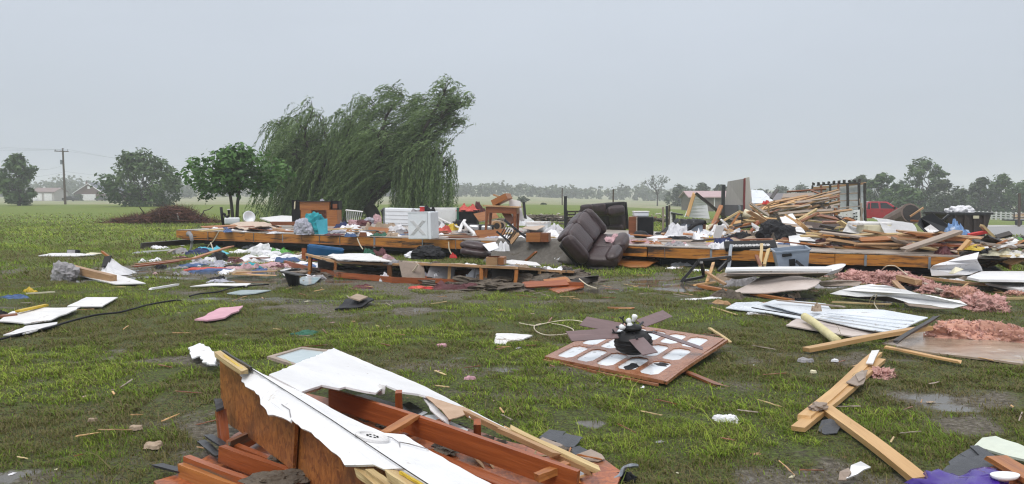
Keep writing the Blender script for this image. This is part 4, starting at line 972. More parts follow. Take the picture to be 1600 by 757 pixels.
# long white sheet + insulation
sheet('ceiling_board', [P(1296, 459, .10), P(1330, 450, .22), P(1362, 444, .30), P(1390, 447, .32), P(1440, 460, .26), P(1500, 470, .20), P(1512, 477, .16), P(1490, 482, .10), P(1420, 474, .12), P(1385, 463, .16), P(1340, 464, .10)], WHITE, 'long white ceiling board draped over pink insulation', 'ceiling board', th=.015, jag=.010, warp=.02, cuts=2)
sheet('torn_edge', [P(1400, 464, .12), P(1420, 462, .14), P(1480, 476, .10), P(1492, 483, .06), P(1460, 482, .04), P(1420, 477, .04)], SHINGT, 'grey torn gypsum edge below the long ceiling board', 'gypsum', th=.01, jag=.012, warp=.04, cuts=2)
plank('dark_roll', P(1322, 459, .10), P(1415, 469, .10), .12, .10, W_dark, 'dark rotted timber under the long ceiling board', 'timber', press=True)
plank('lath', P(1300, 472, .04), P(1392, 476, .04), .04, .02, W_cream, 'pale lath in the grass below the long ceiling board', 'lath', press=True)
tube(bm := nb(), smoothpath([P(1358, 474, .03), P(1362, 465, .14), P(1370, 461, .2), P(1366, 474, .05), P(1374, 487, .03)], 5), .008, 5); tag(ob('wire', bm, CREAM), 'cream wire loop on the long ceiling board', 'wire')
tube(bm := nb(), smoothpath([P(1378, 422, .3), P(1386, 416, .40), P(1398, 416, .40), P(1410, 424, .3), P(1418, 430, .25)], 5), .010, 5); tag(ob('wire', bm, CREAM), 'cream cable arch sticking up before the dark crawl space', 'wire')
for k, (px, py, sx, sy, sz, m, lab, yaw) in enumerate((
        (1540, 482, .62, .42, .26, PINK, 'rounded pink insulation clump at the end of the ceiling board', 0),
        (1508, 527, .75, .34, .24, PINKO, 'largest salmon insulation heap on the mud washed board', -5),
        (1572, 532, .62, .24, .20, PINKO, 'smooth salmon insulation roll at the right edge', -25),
        (1478, 524, .35, .25, .18, PINK, 'torn pink insulation tuft touching the board end', 10),
        (1345, 437, .9, .5, .22, PINK, 'pink insulation mound behind the long ceiling board left end', 0),
        (1385, 440, .8, .5, .24, PINK, 'pink insulation mound behind the middle of the ceiling board', 15),
        (1425, 446, .7, .45, .20, PINK, 'muddy pink insulation next to the brown branch', 0),
        (1502, 462, .55, .35, .18, PINKO, 'salmon insulation chunk beside the pale lath', 0),
        (1460, 453, .55, .35, .14, PINK, 'flattened pink insulation among wet leaves', 20),
        (1588, 458, .30, .2, .10, PINKO, 'small insulation scrap near the right edge', 0),
        (1376, 584, .22, .22, .07, PINK, 'wet pink insulation shred beside the nailed timbers', 20))):
    g = G(px, py + 4); bm = lump(sx, sy, sz * 1.5, 30 + k, 5, .42, 1.5); nf = min(2200, int(4500 * sx * sy) + 100); vv = list(bm.verts); fr_ = np.random.default_rng(k); pt_ = np.array([vv[i].co * 1.02 for i in fr_.integers(0, len(vv), nf)])
    o = ob('insulation', bm, m, None, frame(g + V((0, 0, sz * .18)), yaw), smooth=True); tag(o, lab, 'insulation')
    a_ = rv(nf, fr_); b_2 = np.cross(a_, rv(nf, fr_)); b_2 /= np.linalg.norm(b_2, axis=1)[:, None]; fl0 = quads('fluff', pt_, b_2 * fr_.uniform(.006, .016, nf)[:, None], a_ * fr_.uniform(.012, .045, nf)[:, None], fr_.random(nf), FLUFF, o); fl0['kind'] = 'stuff'
    foot([(g.x + sx * .5 * math.cos(a), g.y + sy * .5 * math.sin(a)) for a in (0, 1, 2, 3, 4, 5)])
plank('roll', P(1405, 434, .2), P(1436, 442, .16), .13, .09, W_tan, 'muddy tan roll end among the pink insulation', 'roll', split=.3)
for a, b_, w_, m, lab in (((1397, 440, .14), (1412, 455, .12), .09, W_tan, 'short muddy block in the pink insulation'), ((1436, 440, .12), (1470, 455, .08), .07, W_grey, 'grey branch across the pink insulation'), ((1443, 434, .12), (1545, 446, .06), .12, W_tan, 'tan plank running right before the torn siding'), ((1503, 452, .03), (1513, 444, .08), .04, W_pine, 'small pale stake in the grass near torn siding'), ((1505, 468, .03), (1604, 466, .03), .04, W_cream, 'thin cream trim strip at the right edge')):
    plank('board', P(*a), P(*b_), w_, .04, m, lab, 'board', press=True)
sheet('torn_siding', [P(1453, 421, .28), P(1458, 415, .36), P(1490, 405, .48), P(1529, 394, .62), P(1526, 405, .50), P(1535, 423, .26), P(1510, 430, .20), P(1490, 436, .10), P(1470, 434, .12), P(1455, 431, .16)], mk('scraped_white_board', (.74, .74, .76), (.66, .66, .68), 3, .5, .1, 30, spots=[((.10, .08, .07), .60, 9)]), 'torn white siding panel with dark scrapes standing at the platform end', 'siding panel', th=.02, jag=.012, warp=.03, cuts=2)
sheet('torn_scrap', [P(1482, 428, .32), P(1493, 417, .40), P(1506, 421, .36), P(1490, 428, .30)], CREAMP, 'small cream card stuck on the torn siding panel', 'card', th=.008, press=False)
for pts, z0, lab in ((((1511, 433), (1534, 424), (1640, 424), (1640, 438), (1530, 437)), .25, 'thick white door slab at the right edge'), (((1540, 442), (1560, 440), (1640, 446), (1640, 456), (1590, 452)), .12, 'thin white panel below the door slab at right')):
    sheet('door_slab', [P(x, y, z0) for x, y in pts], WHITE if z0 > .2 else WHITED, lab, 'door', th=.04, jag=.004)
# ================================================================== the wrecked mobile home floor
PA, PB = V((-11.1, 25.0, .57)), V((9.7, 14.65, .46))
pu = (PB - PA).normalized(); pv = V((0, 0, 1)).cross(V((pu.x, pu.y, 0)).normalized()); pnm = pu.cross(pv).normalized()
PL = (PB - PA).length; PD = 7.4
def pf(u, v, z=0.0): return PA + pu * u + pv * v + V((0, 0, z))
def pp(px, py, dz=0.0): return onplane(px, py, PA, pnm) + V((0, 0, dz))
def puv(p): d = p - PA; return d.dot(pu), d.dot(pv)
fl_ = thing('mobile_home_floor', 'long wrecked mobile home floor platform with amber rim joists', 'house floor', V((pf(PL / 2, PD / 2).x, pf(PL / 2, PD / 2).y, 0)))
DECKM = mk('wet_subfloor', (.40, .355, .31), (.25, .215, .185), 2.2, .35, .15, 30, spots=[((.10, .08, .06), .58, 1.5), ((.52, .50, .48), .64, 5)])
bm = nb(); nu, nv = 60, 16
g = [[bm.verts.new(pf(PL * i / nu, PD * j / nv, .012 * MN.noise(V((i * .4, j * .5, 0)))) + pv * (rnd.uniform(-.05, .03) if j == 0 else rnd.uniform(-.5, .2) if j == nv else 0) + pu * (rnd.uniform(-.1, .1) if i in (0, nu) else 0)) for j in range(nv + 1)] for i in range(nu + 1)]
for i in range(nu):
    for j in range(nv): bm.faces.new((g[i][j], g[i + 1][j], g[i + 1][j + 1], g[i][j + 1]))
r_ = bmesh.ops.extrude_face_region(bm, geom=bm.faces[:])
for v in [x for x in r_['geom'] if isinstance(x, bmesh.types.BMVert)]: v.co.z -= .022
o = ob('subfloor', bm, DECKM, fl_, world=True)
# rim joists along the front, broken in lengths
u = 0; k = 0
for ln in (3.1, 2.3, 3.6, 2.5, 1.6, 2.9, 2.6, 1.5, 2.6):
    if u > PL - .3: break
    ln = min(ln, PL - u)
    dz = -.135 - rnd.uniform(0, .02)
    plank('rim_joist', pf(u + .01, -.02 - .012 * (k % 2), dz), pf(u + ln - .01, -.02 - .012 * (k % 2), dz - rnd.uniform(-.01, .02)), .225, .04, W_amber, parent=fl_, roll=90, split=.06, bend=.0015)
    for q_ in range(int(ln / 1.1)):
        uu = u + .5 + q_ * 1.1 + rnd.uniform(-.2, .2)
        plank('strap', pf(uu, -.055, -.03), pf(uu + rnd.uniform(-.01, .01), -.055, -.27 - rnd.uniform(0, .06)), .05, .004, GREYM, parent=fl_, split=.1)
    u += ln; k += 1
plank('rim_joist', pf(-.02, 0, -.14), pf(-.02, PD, -.14), .225, .04, W_amber, parent=fl_, roll=90, split=.06)
plank('rim_joist', pf(PL + .02, 0, -.14), pf(PL + .02, PD, -.14), .225, .04, W_amber, parent=fl_, roll=90, split=.06)
plank('ledger', pf(.2, -.03, -.275), pf(PL * .42, -.03, -.285), .05, .035, W_orange, parent=fl_, split=.3)
# dark belly wrap, steel chassis beams, piers
bm = nb(); m_ = []
for i in range(41): 
    s_ = .30 + .05 * MN.noise(V((i * .7, 0, 1)))
    m_.append((bm.verts.new(pf(PL * i / 40, .03, -.26)), bm.verts.new(pf(PL * i / 40, .55, -s_ - .05)), bm.verts.new(pf(PL * i / 40, PD - .2, -s_))))
for a, b_ in zip(m_, m_[1:]):
    bm.faces.new((a[0], b_[0], b_[1], a[1])); bm.faces.new((a[1], b_[1], b_[2], a[2]))
ob('belly_wrap', bm, LEATHERB, fl_, world=True)
for v_ in (.9, 3.0): plank('chassis_beam', pf(.2, v_, -.40), pf(PL - .2, v_, -.40), .10, .22, BLACKM, parent=fl_, split=0)
for uu in (1.4, 5.2, 9.4, 13.0, 16.2, 19.8, 22.4):
    p = pf(uu, 1.0, 0); box(bm := nb(), (p.x, p.y, p.z / 2 - .2), (.4, .4, .45)); ob('pier', bm, BLACKM, fl_, world=True)
p = pp(475, 376); plank('post', V((p.x, p.y, .32)), V((p.x, p.y, -.02)), .10, .09, W_red, parent=fl_, roll=0)
foot([pf(-.1, -.1), pf(PL + .2, -.1), pf(PL + .2, PD + .3), pf(-.1, PD + .3)])
# dangling rags and wires on the rim
for px, m, lab, py in ((233, GREYC, 'grey rag hanging over the left end of the platform rim', 368), (302, WHITEC, 'white rag hanging on the platform edge', 366), (0, 0, 0, 0)):
    if px: 
        p = pp(px + 70, py); 
for (pts, m, lab, r_) in (([(298, 368), (300, 380), (297, 392)], GREYC, 'grey rag hanging from the left end of the platform rim', .05), ([(471, 361), (473, 369), (471, 378)], TANC, 'tan rag hanging over the rim below the teal bag', .05)):
    ps = [pp(pts[0][0], pts[0][1] - 3) - pv * .10] ; b0_ = ps[0]
    for i, (x, y) in enumerate(pts): ps.append(onplane(x, y, b0_, pv))
    tag(ob('hanging_rag', tube(nb(), smoothpath(ps, 4), r_ * 1.6, 7, r_ * .5), m, smooth=True), lab, 'rag')
for pts, lab in (([(342, 362), (334, 376), (326, 384), (322, 394)], 'white cord hanging from the platform near its left end'), ([(329, 379), (333, 390)], 'short white cord tail at the left end of the platform'), ([(558, 372), (562, 382), (567, 390)], 'cream cable dangling under the platform middle'), ([(580, 368), (571, 374), (570, 395)], 'pale strap hanging down beside the cream cable'),
                 ([(701, 378), (702, 390), (708, 401)], 'white cable ending in a red plug by the brown cushion'), ([(1248, 388), (1262, 402), (1276, 412)], 'white cable behind the storage tote')):
    b0_ = pp(pts[0][0], pts[0][1]) - pv * .12
    tag(ob('cable', tube(nb(), smoothpath([onplane(x, y, b0_, pv) for x, y in pts], 5), .016, 5), CREAM), lab, 'cable')
rag('plug', P(708, 402, .36), .14, .1, .10, REDC, 'red plug on the white cable end', 'plug', press=False)

# ================================================================== lying wall frame before the platform
wf_ = thing('lying_wall_frame', 'collapsed wall frame of red studs lying before the platform', 'wall frame', P(680, 441, 0))
def gp(px, py, z): return P(px, py, z)
for a, b_ in (((446, 411, .06), (530, 431, .06)), ((524, 429, .07), (616, 438, .06)), ((613, 438, .06), (690, 440, .06)), ((680, 441, .08), (760, 442, .07)), ((754, 441, .07), (912, 446, .06))):
    plank('bottom_plate', gp(*a), gp(*b_), .05, .11, W_red, parent=wf_, split=.2)
stud = [(485, 402, 484, 429, .10), (525, 410, 523, 431, .09), (609, 414, 609, 438, .09), (657, 416, 656, 440, .08), (703, 416, 701, 443, .06), (752, 419, 752, 449, .07), (760, 421, 757, 448, .08), (807, 423, 804, 453, .08), (843, 423, 842, 441, .06), (876, 427, 875, 439, .06)]
for i, (x0, y0, x1, y1, w_) in enumerate(stud):
    b_ = G(x1, y1, 0); a = onplane(x0, y0 - 1, b_, V((0, 1, 0)))
    plank('stud', a, b_, w_, .06, W_pine if i in (4, 8, 9) else W_orange, parent=wf_, roll=rnd.uniform(-8, 8), split=.05)
    if i in (5, 6, 7): plank('stud_foot', b_ + V((0, -.02, .09)), b_ + V((0, -.02, -.01)), w_ + .02, .07, GREYM, parent=wf_)
tops = [onplane(x0, y0 - 1, G(x1, y1, 0), V((0, 1, 0))) for x0, y0, x1, y1, _ in stud]
tl = [tops[0] + V((-.1, 0, .02))] + [tops[i] + V((0, 0, .025)) for i in (1, 2, 3, 5, 7, 8, 9)] + [onplane(897, 426, G(900, 440, 0), V((0, 1, 0)))]
tl = [p + V((0, 0, rnd.uniform(-.035, .03))) for p in tl]
for a, b_ in zip(tl, tl[1:]): plank('top_plate', a, b_, .07, .045, W_tan, parent=wf_, split=.4)
back_ = [p + V((rnd.uniform(-.1, .1), rnd.uniform(1.2, 1.6), -.17 + rnd.uniform(-.06, .05))) for p in tl]
sheet('deck_board', tl + back_[::-1], mk('splintered_deck', (.34, .28, .22), (.22, .17, .13), 5, .6, .3, 40, spots=[((.62, .59, .54), .57, 3), ((.08, .06, .045), .55, 5)]), parent=wf_, th=.02, jag=.05, warp=.04, cuts=2, step=.15)
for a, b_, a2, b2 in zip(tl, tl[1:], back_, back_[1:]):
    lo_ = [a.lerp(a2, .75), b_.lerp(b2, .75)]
    sheet('inner_board_or_shade_sheet', [lo_[0] - V((0, 0, .03)), lo_[1] - V((0, 0, .03)), V((lo_[1].x, lo_[1].y, -.02)), V((lo_[0].x, lo_[0].y, -.02))], W_dark, parent=wf_, th=.02, jag=.02, press=False)  # dark backing sheets added so the frame openings look shaded inside
for k in range(16):
    f_ = (k + .5) / 16 * (len(tl) - 1); i_ = int(f_); p = tl[i_].lerp(tl[i_ + 1], f_ - i_) + V((rnd.uniform(-.2, .2), rnd.uniform(-.15, .7), 0)); p.z = tz(p.x, p.y) + .01
    o = ob('mud_mound', lump(rnd.uniform(.8, 1.5), rnd.uniform(.5, .8), rnd.uniform(.14, .36), 300 + k, 4, .5, 2.6), DIRT, None, frame(p, rnd.uniform(-20, 20))); tag(o, 'wet mud mound heaped under the collapsed wall frame', 'mud', 'mud mounds under the wall frame')
for i, (x0, x1, y) in enumerate(((620, 655, 425), (665, 700, 425), (770, 800, 432))):
    b_ = P(x0, y + 12, .02)
    plank('inner_board_or_shade_sheet', P(x0, y, .25) + V((0, .5, 0)), P(x1, y + 4, .2) + V((0, .5, 0)), .30, .02, (SHINGT, GREYC, W_dark)[i], parent=wf_, roll=70)
for a, b_, m in (((700, 430, .12), (742, 424, .16), W_red), ((648, 433, .1), (700, 428, .14), W_red), ((850, 442, .1), (890, 437, .12), W_orange), ((820, 446, .1), (884, 442, .1), W_red)):
    plank('inner_board_or_shade_sheet', P(*a), P(*b_), .16, .03, m, parent=wf_, roll=30)
sheet('panel_scrap', [P(505, 401, .36), P(520, 396, .40), P(580, 398, .40), P(612, 409, .40), P(590, 409, .40), P(540, 405, .40)], WHITED, 'torn white board lying on top of the wall frame', 'panel', th=.02, jag=.02, warp=.04, cuts=1, press=False)
sheet('decking_scrap', [P(857, 452, .02), P(880, 446, .04), P(912, 448, .04), P(890, 454, .03), P(873, 458, .02)], OSBR, 'red board with yellow edge at the right end of the wall frame', 'board', th=.02, jag=.01)
sheet('roof_scrap', [P(890, 437, .12), P(912, 433, .16), P(936, 431, .20), P(934, 440, .06), P(915, 443, .05)], W_dark, 'dark curled roofing piece at the right tip of the wall frame', 'roofing', th=.02, jag=.02, warp=.08, cuts=2)
tube(bm := nb(), smoothpath([P(905, 436, .2), P(918, 446, .1), P(932, 451, .04)], 5), .012, 5); tag(ob('cable', bm, CREAM), 'pale cable trailing from the wall frame right tip', 'cable')
tube(bm := nb(), smoothpath([P(632, 433, .05), P(645, 425, .2), P(653, 413, .36)], 5), .018, 5); tag(ob('cable', bm, CREAM), 'bent cream conduit inside the wall frame', 'conduit')
# wall frame litter
for k, (px, py, sx, sy, h, m, lab, nm, cat) in enumerate((
    (712, 452, 1.0, .35, .16, MAROON, 'maroon wet garment lying under the wall frame', 'garment', 'clothing'),
    (742, 444, .34, .2, .34, PAPER, 'crumpled white papers standing against the paired studs', 'papers', 'paper'),
    (676, 436, .30, .15, .34, PAPER, 'folded white paper stuck between two studs', 'papers', 'paper'),
    (664, 440, .3, .2, .22, LILAC, 'lilac crumpled cloth hanging on the bottom plate', 'cloth', 'cloth'),
    (680, 441, .26, .1, .26, PAPER, 'square white paper below the folded paper', 'papers', 'paper'),
    (601, 441, .26, .12, .18, PAPER, 'white envelope leaning on the bottom plate', 'envelope', 'envelope'),
    (655, 451, .4, .12, .05, CORAL, 'flat red strip lying left of the maroon garment', 'cloth', 'cloth'),
    (678, 452, .4, .12, .05, REDC, 'flat red strip touching the maroon garment', 'cloth', 'cloth'),
    (670, 404, .75, .4, .28, BLACKC, 'black bag lying on top of the wall frame', 'bag', 'bag'),
    (652, 403, .5, .3, .16, PAPER, 'white crumpled bag beside the black bag', 'bag', 'bag'),
    (592, 398, .4, .3, .18, MAROON, 'dark red plant like cloth on the white board', 'cloth', 'cloth'),
    (576, 399, .3, .25, .14, DGREEN, 'green scrap beside the dark red cloth', 'cloth', 'cloth'),
    (605, 404, .3, .2, .1, PINKC, 'pale pink scrap on the edge of the white board', 'cloth', 'cloth'),
    (568, 450, .35, .25, .06, MAROON, 'dark purple scrap in the mud below the wall frame', 'scrap', 'scrap'),
    (492, 434, .35, .2, .07, WHITEC, 'white looped scrap near the black bin', 'scrap', 'scrap'))):
    z = .27 if py < 410 else 0
    p = P(px, py, z) if z else G(px, py, 0)
    rag(nm, p, sx, sy, h, m, lab, cat, seed=k * 7 + 3, press=False, rough=1.3)
# blue panel/tub, black bin, pale glass in front
tubm = frame(P(508, 397, .20), 10, -70, 8)
bt = thing('blue_tub', 'blue plastic tub lid leaning at the platform edge', 'tub', tubm)
bm = nb(); box(bm, (0, 0, 0), (.92, .38, .06), bev=.05); ob('lid_plate', bm, BLUEP, bt)
bm = nb(); box(bm, (0, .185, .035), (.86, .03, .03)); box(bm, (0, -.185, .035), (.86, .03, .03)); box(bm, (.445, 0, .035), (.03, .34, .03)); box(bm, (-.445, 0, .035), (.03, .34, .03)); ob('raised_rim', bm, BLUEP, bt)
bb = thing('black_bin', 'toppled black bin with splayed pale boards left of wall frame', 'bin', G(460, 447, 0))
ob('bin_body', lathe(nb(), [(.10, 0), (.14, .26), (.17, .28), (.17, .30), (.13, .29), (.09, .03), (.001, .02)], 14), BLACK, bb, frame(V((0, 0, .0)), 0, 6, -8))
for a, b_, m, lab in (((440, 426, .28), (480, 424, .32), SHINGT, 'grey board lying over the black bin'), ((441, 424, .31), (472, 431, .29), W_dark, 'dark splintered board over the black bin'), ((362, 428, .06), (425, 431, .06), W_pine, 'long pale trim board left of the black bin'), ((430, 424, .1), (365, 426, .09), W_tan, 'tan board behind the pale trim board')):
    plank('board', P(*a), P(*b_), .14, .02, m, lab, 'board', split=.5)
for pl, lab, m, z in (([(462, 444), (472, 435), (506, 432), (492, 445), (478, 448)], 'pale glass pane lying right of the black bin', GLASS, .03), ([(355, 461), (378, 456), (424, 456), (400, 461), (376, 463)], 'pale blue glass pane flat in the left lawn', GLASS, .03), ([(438, 431), (455, 428), (450, 441), (444, 440)], 'small white board leaning on the black bin', WHITED, .12),
        ([(297, 452), (330, 447), (392, 447), (386, 451), (340, 450)], 'long thin white panel lying in the puddle grass', WHITED, .05)):
    sheet('pane' if m is GLASS else 'panel_scrap', [G(x, y, z) for x, y in pl], m, lab, 'glass pane' if m is GLASS else 'panel', th=.015)
# orange sheet, rebar
o = sheet('wood_sheet', [G(957, 418, .10), G(993, 410, .24), G(1030, 415, .12), G(1010, 421, .05), G(985, 422, .06)], W_orange, 'bent orange plywood sheet on the ground right of the sofa', 'plywood', th=.02, jag=.008, warp=.04, cuts=2)

# ================================================================== on the platform
def bx(name, label, cat, px, py, yaw=0, pitch=0, roll=0, dz=0, group=None): return thing(name, label, cat, frame(pp(px, py, dz), yaw, pitch, roll), group)
YAW = math.degrees(math.atan2(pu.y, pu.x))
# toilet bits, pipe, carpet, left end
pt = bx('drain_pipe', 'black drain pipe with hooked trap at the platform left end', 'drain pipe', 349, 353)
s30 = pp(349, 353).y / F
tube(bm := nb(), [(0, 0, 0), (-.04, 0, .35), (-.07, 0, 29 * s30)], .055, 8); ob('upright_pipe', bm, BLACK, pt, smooth=True)
tube(bm := nb(), smoothpath([(-.06, 0, 19 * s30), (.06, 0, 18 * s30), (.08, 0, 15 * s30), (.17, 0, 14 * s30), (.22, 0, 17 * s30), (.21, 0, 25 * s30)], 4), .045, 8); ob('trap', bm, BLACK, pt, smooth=True)
cyl(bm := nb(), (.21, 0, 24.5 * s30), (.21, 0, 26 * s30), .06, 10); ob('cap', bm, WHITED, pt)
tl_ = bx('toilet', 'broken white toilet lying on its side near the drain pipe', 'toilet', 378, 352, 20, 0, 0)
ob('bowl', lathe(nb(), [(.12, 0), (.14, .1), (.20, .22), (.24, .36), (.22, .38), (.16, .30), (.001, .22)], 18, Matrix.Translation((.15, 0, .22)) @ Euler((R(65), R(50), 0)).to_matrix().to_4x4()), APPL, tl_, smooth=True)
ob('tank', box(nb(), (-.35, .05, .16), (.55, .26, .26), bev=.05), APPL, tl_, smooth=True)
sheet('carpet_piece', [pp(357, 357, .03), pp(363, 353, .12), pp(400, 352, .15), pp(440, 354, .06), pp(428, 359, .06), pp(408, 363, .20), pp(385, 362, .08)], TAN, 'curled tan carpet piece on the left end of the platform', 'carpet', th=.02, jag=.02, warp=.10, cuts=2, press=False)
sheet('door_slab', [pp(406, 343, .07), pp(440, 340, .10), pp(478, 342, .10), pp(462, 351, .07), pp(430, 351.5, .07)], WHITED, 'dirty white door slab propped left of the dresser', 'door', th=.05, jag=.01, press=False)
plank('brown_beam', pp(425, 356, .15), pp(475, 356, .15), .3, .12, W_brown, 'dark brown beam under the white door slab', 'beam')
# dresser
S = pp(498, 353).y / F
dr = bx('dresser', 'broken orange wooden dresser with black left side standing on platform', 'dresser', 498, 353, -6)
ob('side_board', box(nb(), (-33 * S, 0, 20 * S), (13 * S, .45, 40 * S)), BLACK, dr)
bm = nb(); box(bm, (-3 * S, 0, 31 * S), (47 * S, .45, 13 * S)); box(bm, (-17 * S, 0, 12 * S), (17 * S, .43, 25 * S)); box(bm, (25 * S, 0, 12.5 * S), (17 * S, .5, 25 * S)); ob('carcass', bm, W_orange, dr)
ob('back_panel', box(nb(), (4 * S, .1, 12 * S), (26 * S, .1, 25 * S)), W_brown, dr)
bm = nb(); box(bm, (27 * S, .1, 32 * S), (14 * S, .35, 14 * S)); ob('dark_cubby', bm, BLACK, dr)
bm = nb(); box(bm, (28 * S, -.09, 30.5 * S), (7 * S, .05, 7 * S)); ob('cubby_shelf', bm, W_brown, dr)
plank('top_edge', dr.matrix_basis @ V((-27 * S, -.1, 38 * S)), dr.matrix_basis @ V((21 * S, -.1, 38 * S)), .4, .03, W_dark, parent=dr)
plank('towel', dr.matrix_basis @ V((-33 * S, -.245, 39 * S)), dr.matrix_basis @ V((-34 * S, -.245, 26 * S)), .13, .03, CREAMP, 'cream towel hanging on the black side of the dresser', 'towel', split=.6)
rag('cap', dr.matrix_basis @ V((6 * S, 0, 37.5 * S)), .2, .15, .12, LILAC, 'lilac cap on top of the dresser', 'cap', press=False)
# bags
p = pp(490, 366); rag('bag', p + V((0, .1, 0)), .62, .5, .66, TEAL, 'teal bag before the orange dresser', 'bag', seed=4, press=False, n=19)
rag('bag', p + V((-.25, -.12, 0)), .55, .42, .48, LILAC, 'lilac plastic bag leaning on the teal bag', 'bag', seed=8, press=False)
tm = bx('aqua_bin', 'bright aqua plastic bin right of the teal bag', 'bin', 505, 366, 15, 0, -6)
bm = nb(); taper(bm, .13, .14, .17, .18, .44); ob('bin_body', bm, AQUA, tm)
# clothes piles row
crow = [(521, 353, .6, .4, .45, GREYC, 'grey blanket lump right of the dresser'), (535, 357, .8, .4, .25, NAVY, 'navy garment heap right of the grey blanket'), (548, 360, .7, .4, .2, WHITEC, 'white garment before the wire basket'), (553, 353, .5, .4, .3, PINKC, 'pink garment behind the wire basket'), (566, 353, .6, .4, .3, MAROON, 'maroon garment right of the wire basket'),
        (578, 350, .5, .3, .35, LILAC, 'sheer lilac netting before the tipped freezer'), (590, 350, .35, .3, .55, PINKC, 'dusky pink cloth standing against the tipped freezer'), (558, 366, 1.0, .5, .16, WHITEC, 'flat white sheet near the rim of the platform'), (548, 369, .35, .3, .14, BLUEC, 'small bright blue cloth on the rim'), (586, 362, .7, .5, .28, TANC, 'tan bundle in the middle of the platform'),
        (592, 369, .5, .35, .14, DGREEN, 'dark green garment lying on the rim'), (605, 358, .8, .4, .2, TANC, 'long brown garment before the freezer'), (622, 362, .6, .4, .25, WHITEC, 'white bundle left of the washing machine'), (628, 367, .5, .35, .2, GREYC, 'grey bundle touching the washing machine'), (612, 369, .5, .4, .14, TANC, 'beige cloth near the rim left of washing machine'),
        (508, 361, .5, .4, .1, BLACKC, 'flat black garment right of the aqua bin'), (528, 364, .6, .4, .14, LILAC, 'pale lilac shirt near the rim'), (538, 351, .4, .3, .25, BLACKC, 'black garment behind the navy heap'), (690, 363, .6, .4, .2, CORAL, 'coral cloth right of the washing machine'), (697, 358, .6, .4, .25, WHITEC, 'white crumpled cloth before the long white cabinet'),
        (684, 352, .5, .4, .25, GREYC, 'grey cloth at the foot of the white cabinet'), (706, 360, .5, .3, .22, YELLOW, 'yellow bottle like bundle right of the coral cloth'), (716, 358, .4, .4, .45, BLACKC, 'black bag before the black bin'), (727, 351, .3, .25, .16, REDC, 'small red bundle left of the double sink')]
for k, (px, py, sx, sy, h, m, lab) in enumerate(crow): rag('bag' if h > .29 else 'garment', pp(px, py), sx, sy, h * (.75 if h > .29 else 1), m, lab, 'clothing', seed=k * 5 + 1, press=False, rough=1.3, yaw=rnd.uniform(-40, 40))
plank('orange_board', pp(575, 364, .1), pp(606, 366, .08), .2, .03, W_orange, 'orange drawer front among the clothes', 'drawer front', roll=60)
plank('brick_block', pp(563, 370, .06), pp(573, 370, .06), .12, .12, W_brown, 'brown block sitting on the rim', 'block')
# wire basket
S = pp(552, 349).y / F
wb_ = bx('wire_basket', 'white wire basket leaning behind the clothes', 'basket', 552, 348, 10, 0, 6)
bm = nb()
for k in range(8):
    x = (-12 + 24 * k / 7) * S; tube(bm, [(x * .8, -.15, 0), (x, -.2, 18 * S)], .012, 4)
    tube(bm, [(x * .8, .15, 0), (x, .2, 18 * S)], .012, 4)
ob('wires', bm, WHITED, wb_)
bm = nb(); tube(bm, [(-13 * S, -.2, 18.5 * S), (13 * S, -.2, 18.5 * S), (13 * S, .2, 18.5 * S), (-13 * S, .2, 18.5 * S), (-13 * S, -.2, 18.5 * S)], .03, 5); ob('rim', bm, WHITED, wb_)
bm = nb(); box(bm, (0, 0, .02), (20 * S, .34, .03)); ob('base', bm, WHITED, wb_)
# tipped freezer (open dark end), second cabinet
S = pp(625, 353).y / F
fz = bx('freezer', 'white chest freezer tipped on its side with open dark end', 'freezer', 628, 353, -4, 0, 1.5)
ob('body', box(nb(), (2 * S, 0, 14 * S), (52 * S, .75, 27 * S), bev=.03), APPL, fz)
bm = nb()
for k in range(4): box(bm, (2 * S, -.385, (5 + 6 * k) * S), (51 * S, .012, .012))
ob('ribs', bm, WHITED, fz)
W2 = fz.matrix_basis
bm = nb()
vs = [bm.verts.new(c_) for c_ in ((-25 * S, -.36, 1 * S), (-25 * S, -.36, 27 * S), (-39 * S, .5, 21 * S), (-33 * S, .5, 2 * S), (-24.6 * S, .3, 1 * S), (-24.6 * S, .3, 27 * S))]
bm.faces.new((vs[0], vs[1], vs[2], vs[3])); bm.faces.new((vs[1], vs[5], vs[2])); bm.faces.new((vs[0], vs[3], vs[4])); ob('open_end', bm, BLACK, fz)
bm = nb(); tube(bm, [(-25 * S, -.37, 0), (-25 * S, -.37, 27.5 * S), (-39.5 * S, .5, 21.5 * S)], .025, 5); ob('door_edge', bm, GREYM, fz)
cb = bx('white_cabinet', 'long white cabinet lying behind the washing machine', 'cabinet', 690, 350, -3)
S = pp(690, 350).y / F
ob('body', box(nb(), (0, 0, 12.5 * S), (50 * S, .7, 25 * S), bev=.02), WHITED, cb)
ob('door', box(nb(), (10 * S, -.36, 12 * S), (26 * S, .03, 21 * S)), WHITE, cb)
# washing machine with embossed X
S = pp(662, 374).y / F
wmc = bx('washing_machine', 'white washing machine with embossed cross on its front near the rim', 'washing machine', 660, 374.5, -14, 0, -1)
ob('body', box(nb(), (0, 0, 22 * S), (33 * S, .6, 42 * S), bev=.025), APPL, wmc)
bm = nb()
for sx in (-1, 1):
    for k in range(3):
        o_ = (k - 1) * 2.2 * S
        cyl(bm, (-10 * S * sx + o_, -.305, 8 * S), (10 * S * sx + o_, -.305, 30 * S), .008, 5)
ob('embossed_cross', bm, WHITED, wmc)
bm = nb(); box(bm, (19 * S, -.02, 22 * S), (5 * S, .62, 42 * S), bev=.02); ob('side_panel', bm, APPL, wmc)
bm = nb(); box(bm, (16.6 * S, -.28, 22 * S), (1.0 * S, .05, 41 * S)); ob('gap', bm, BLACK, wmc)
box(bm := nb(), (0, 0, 42.6 * S), (34 * S, .62, 1.6 * S)); ob('top', bm, APPL, wmc)
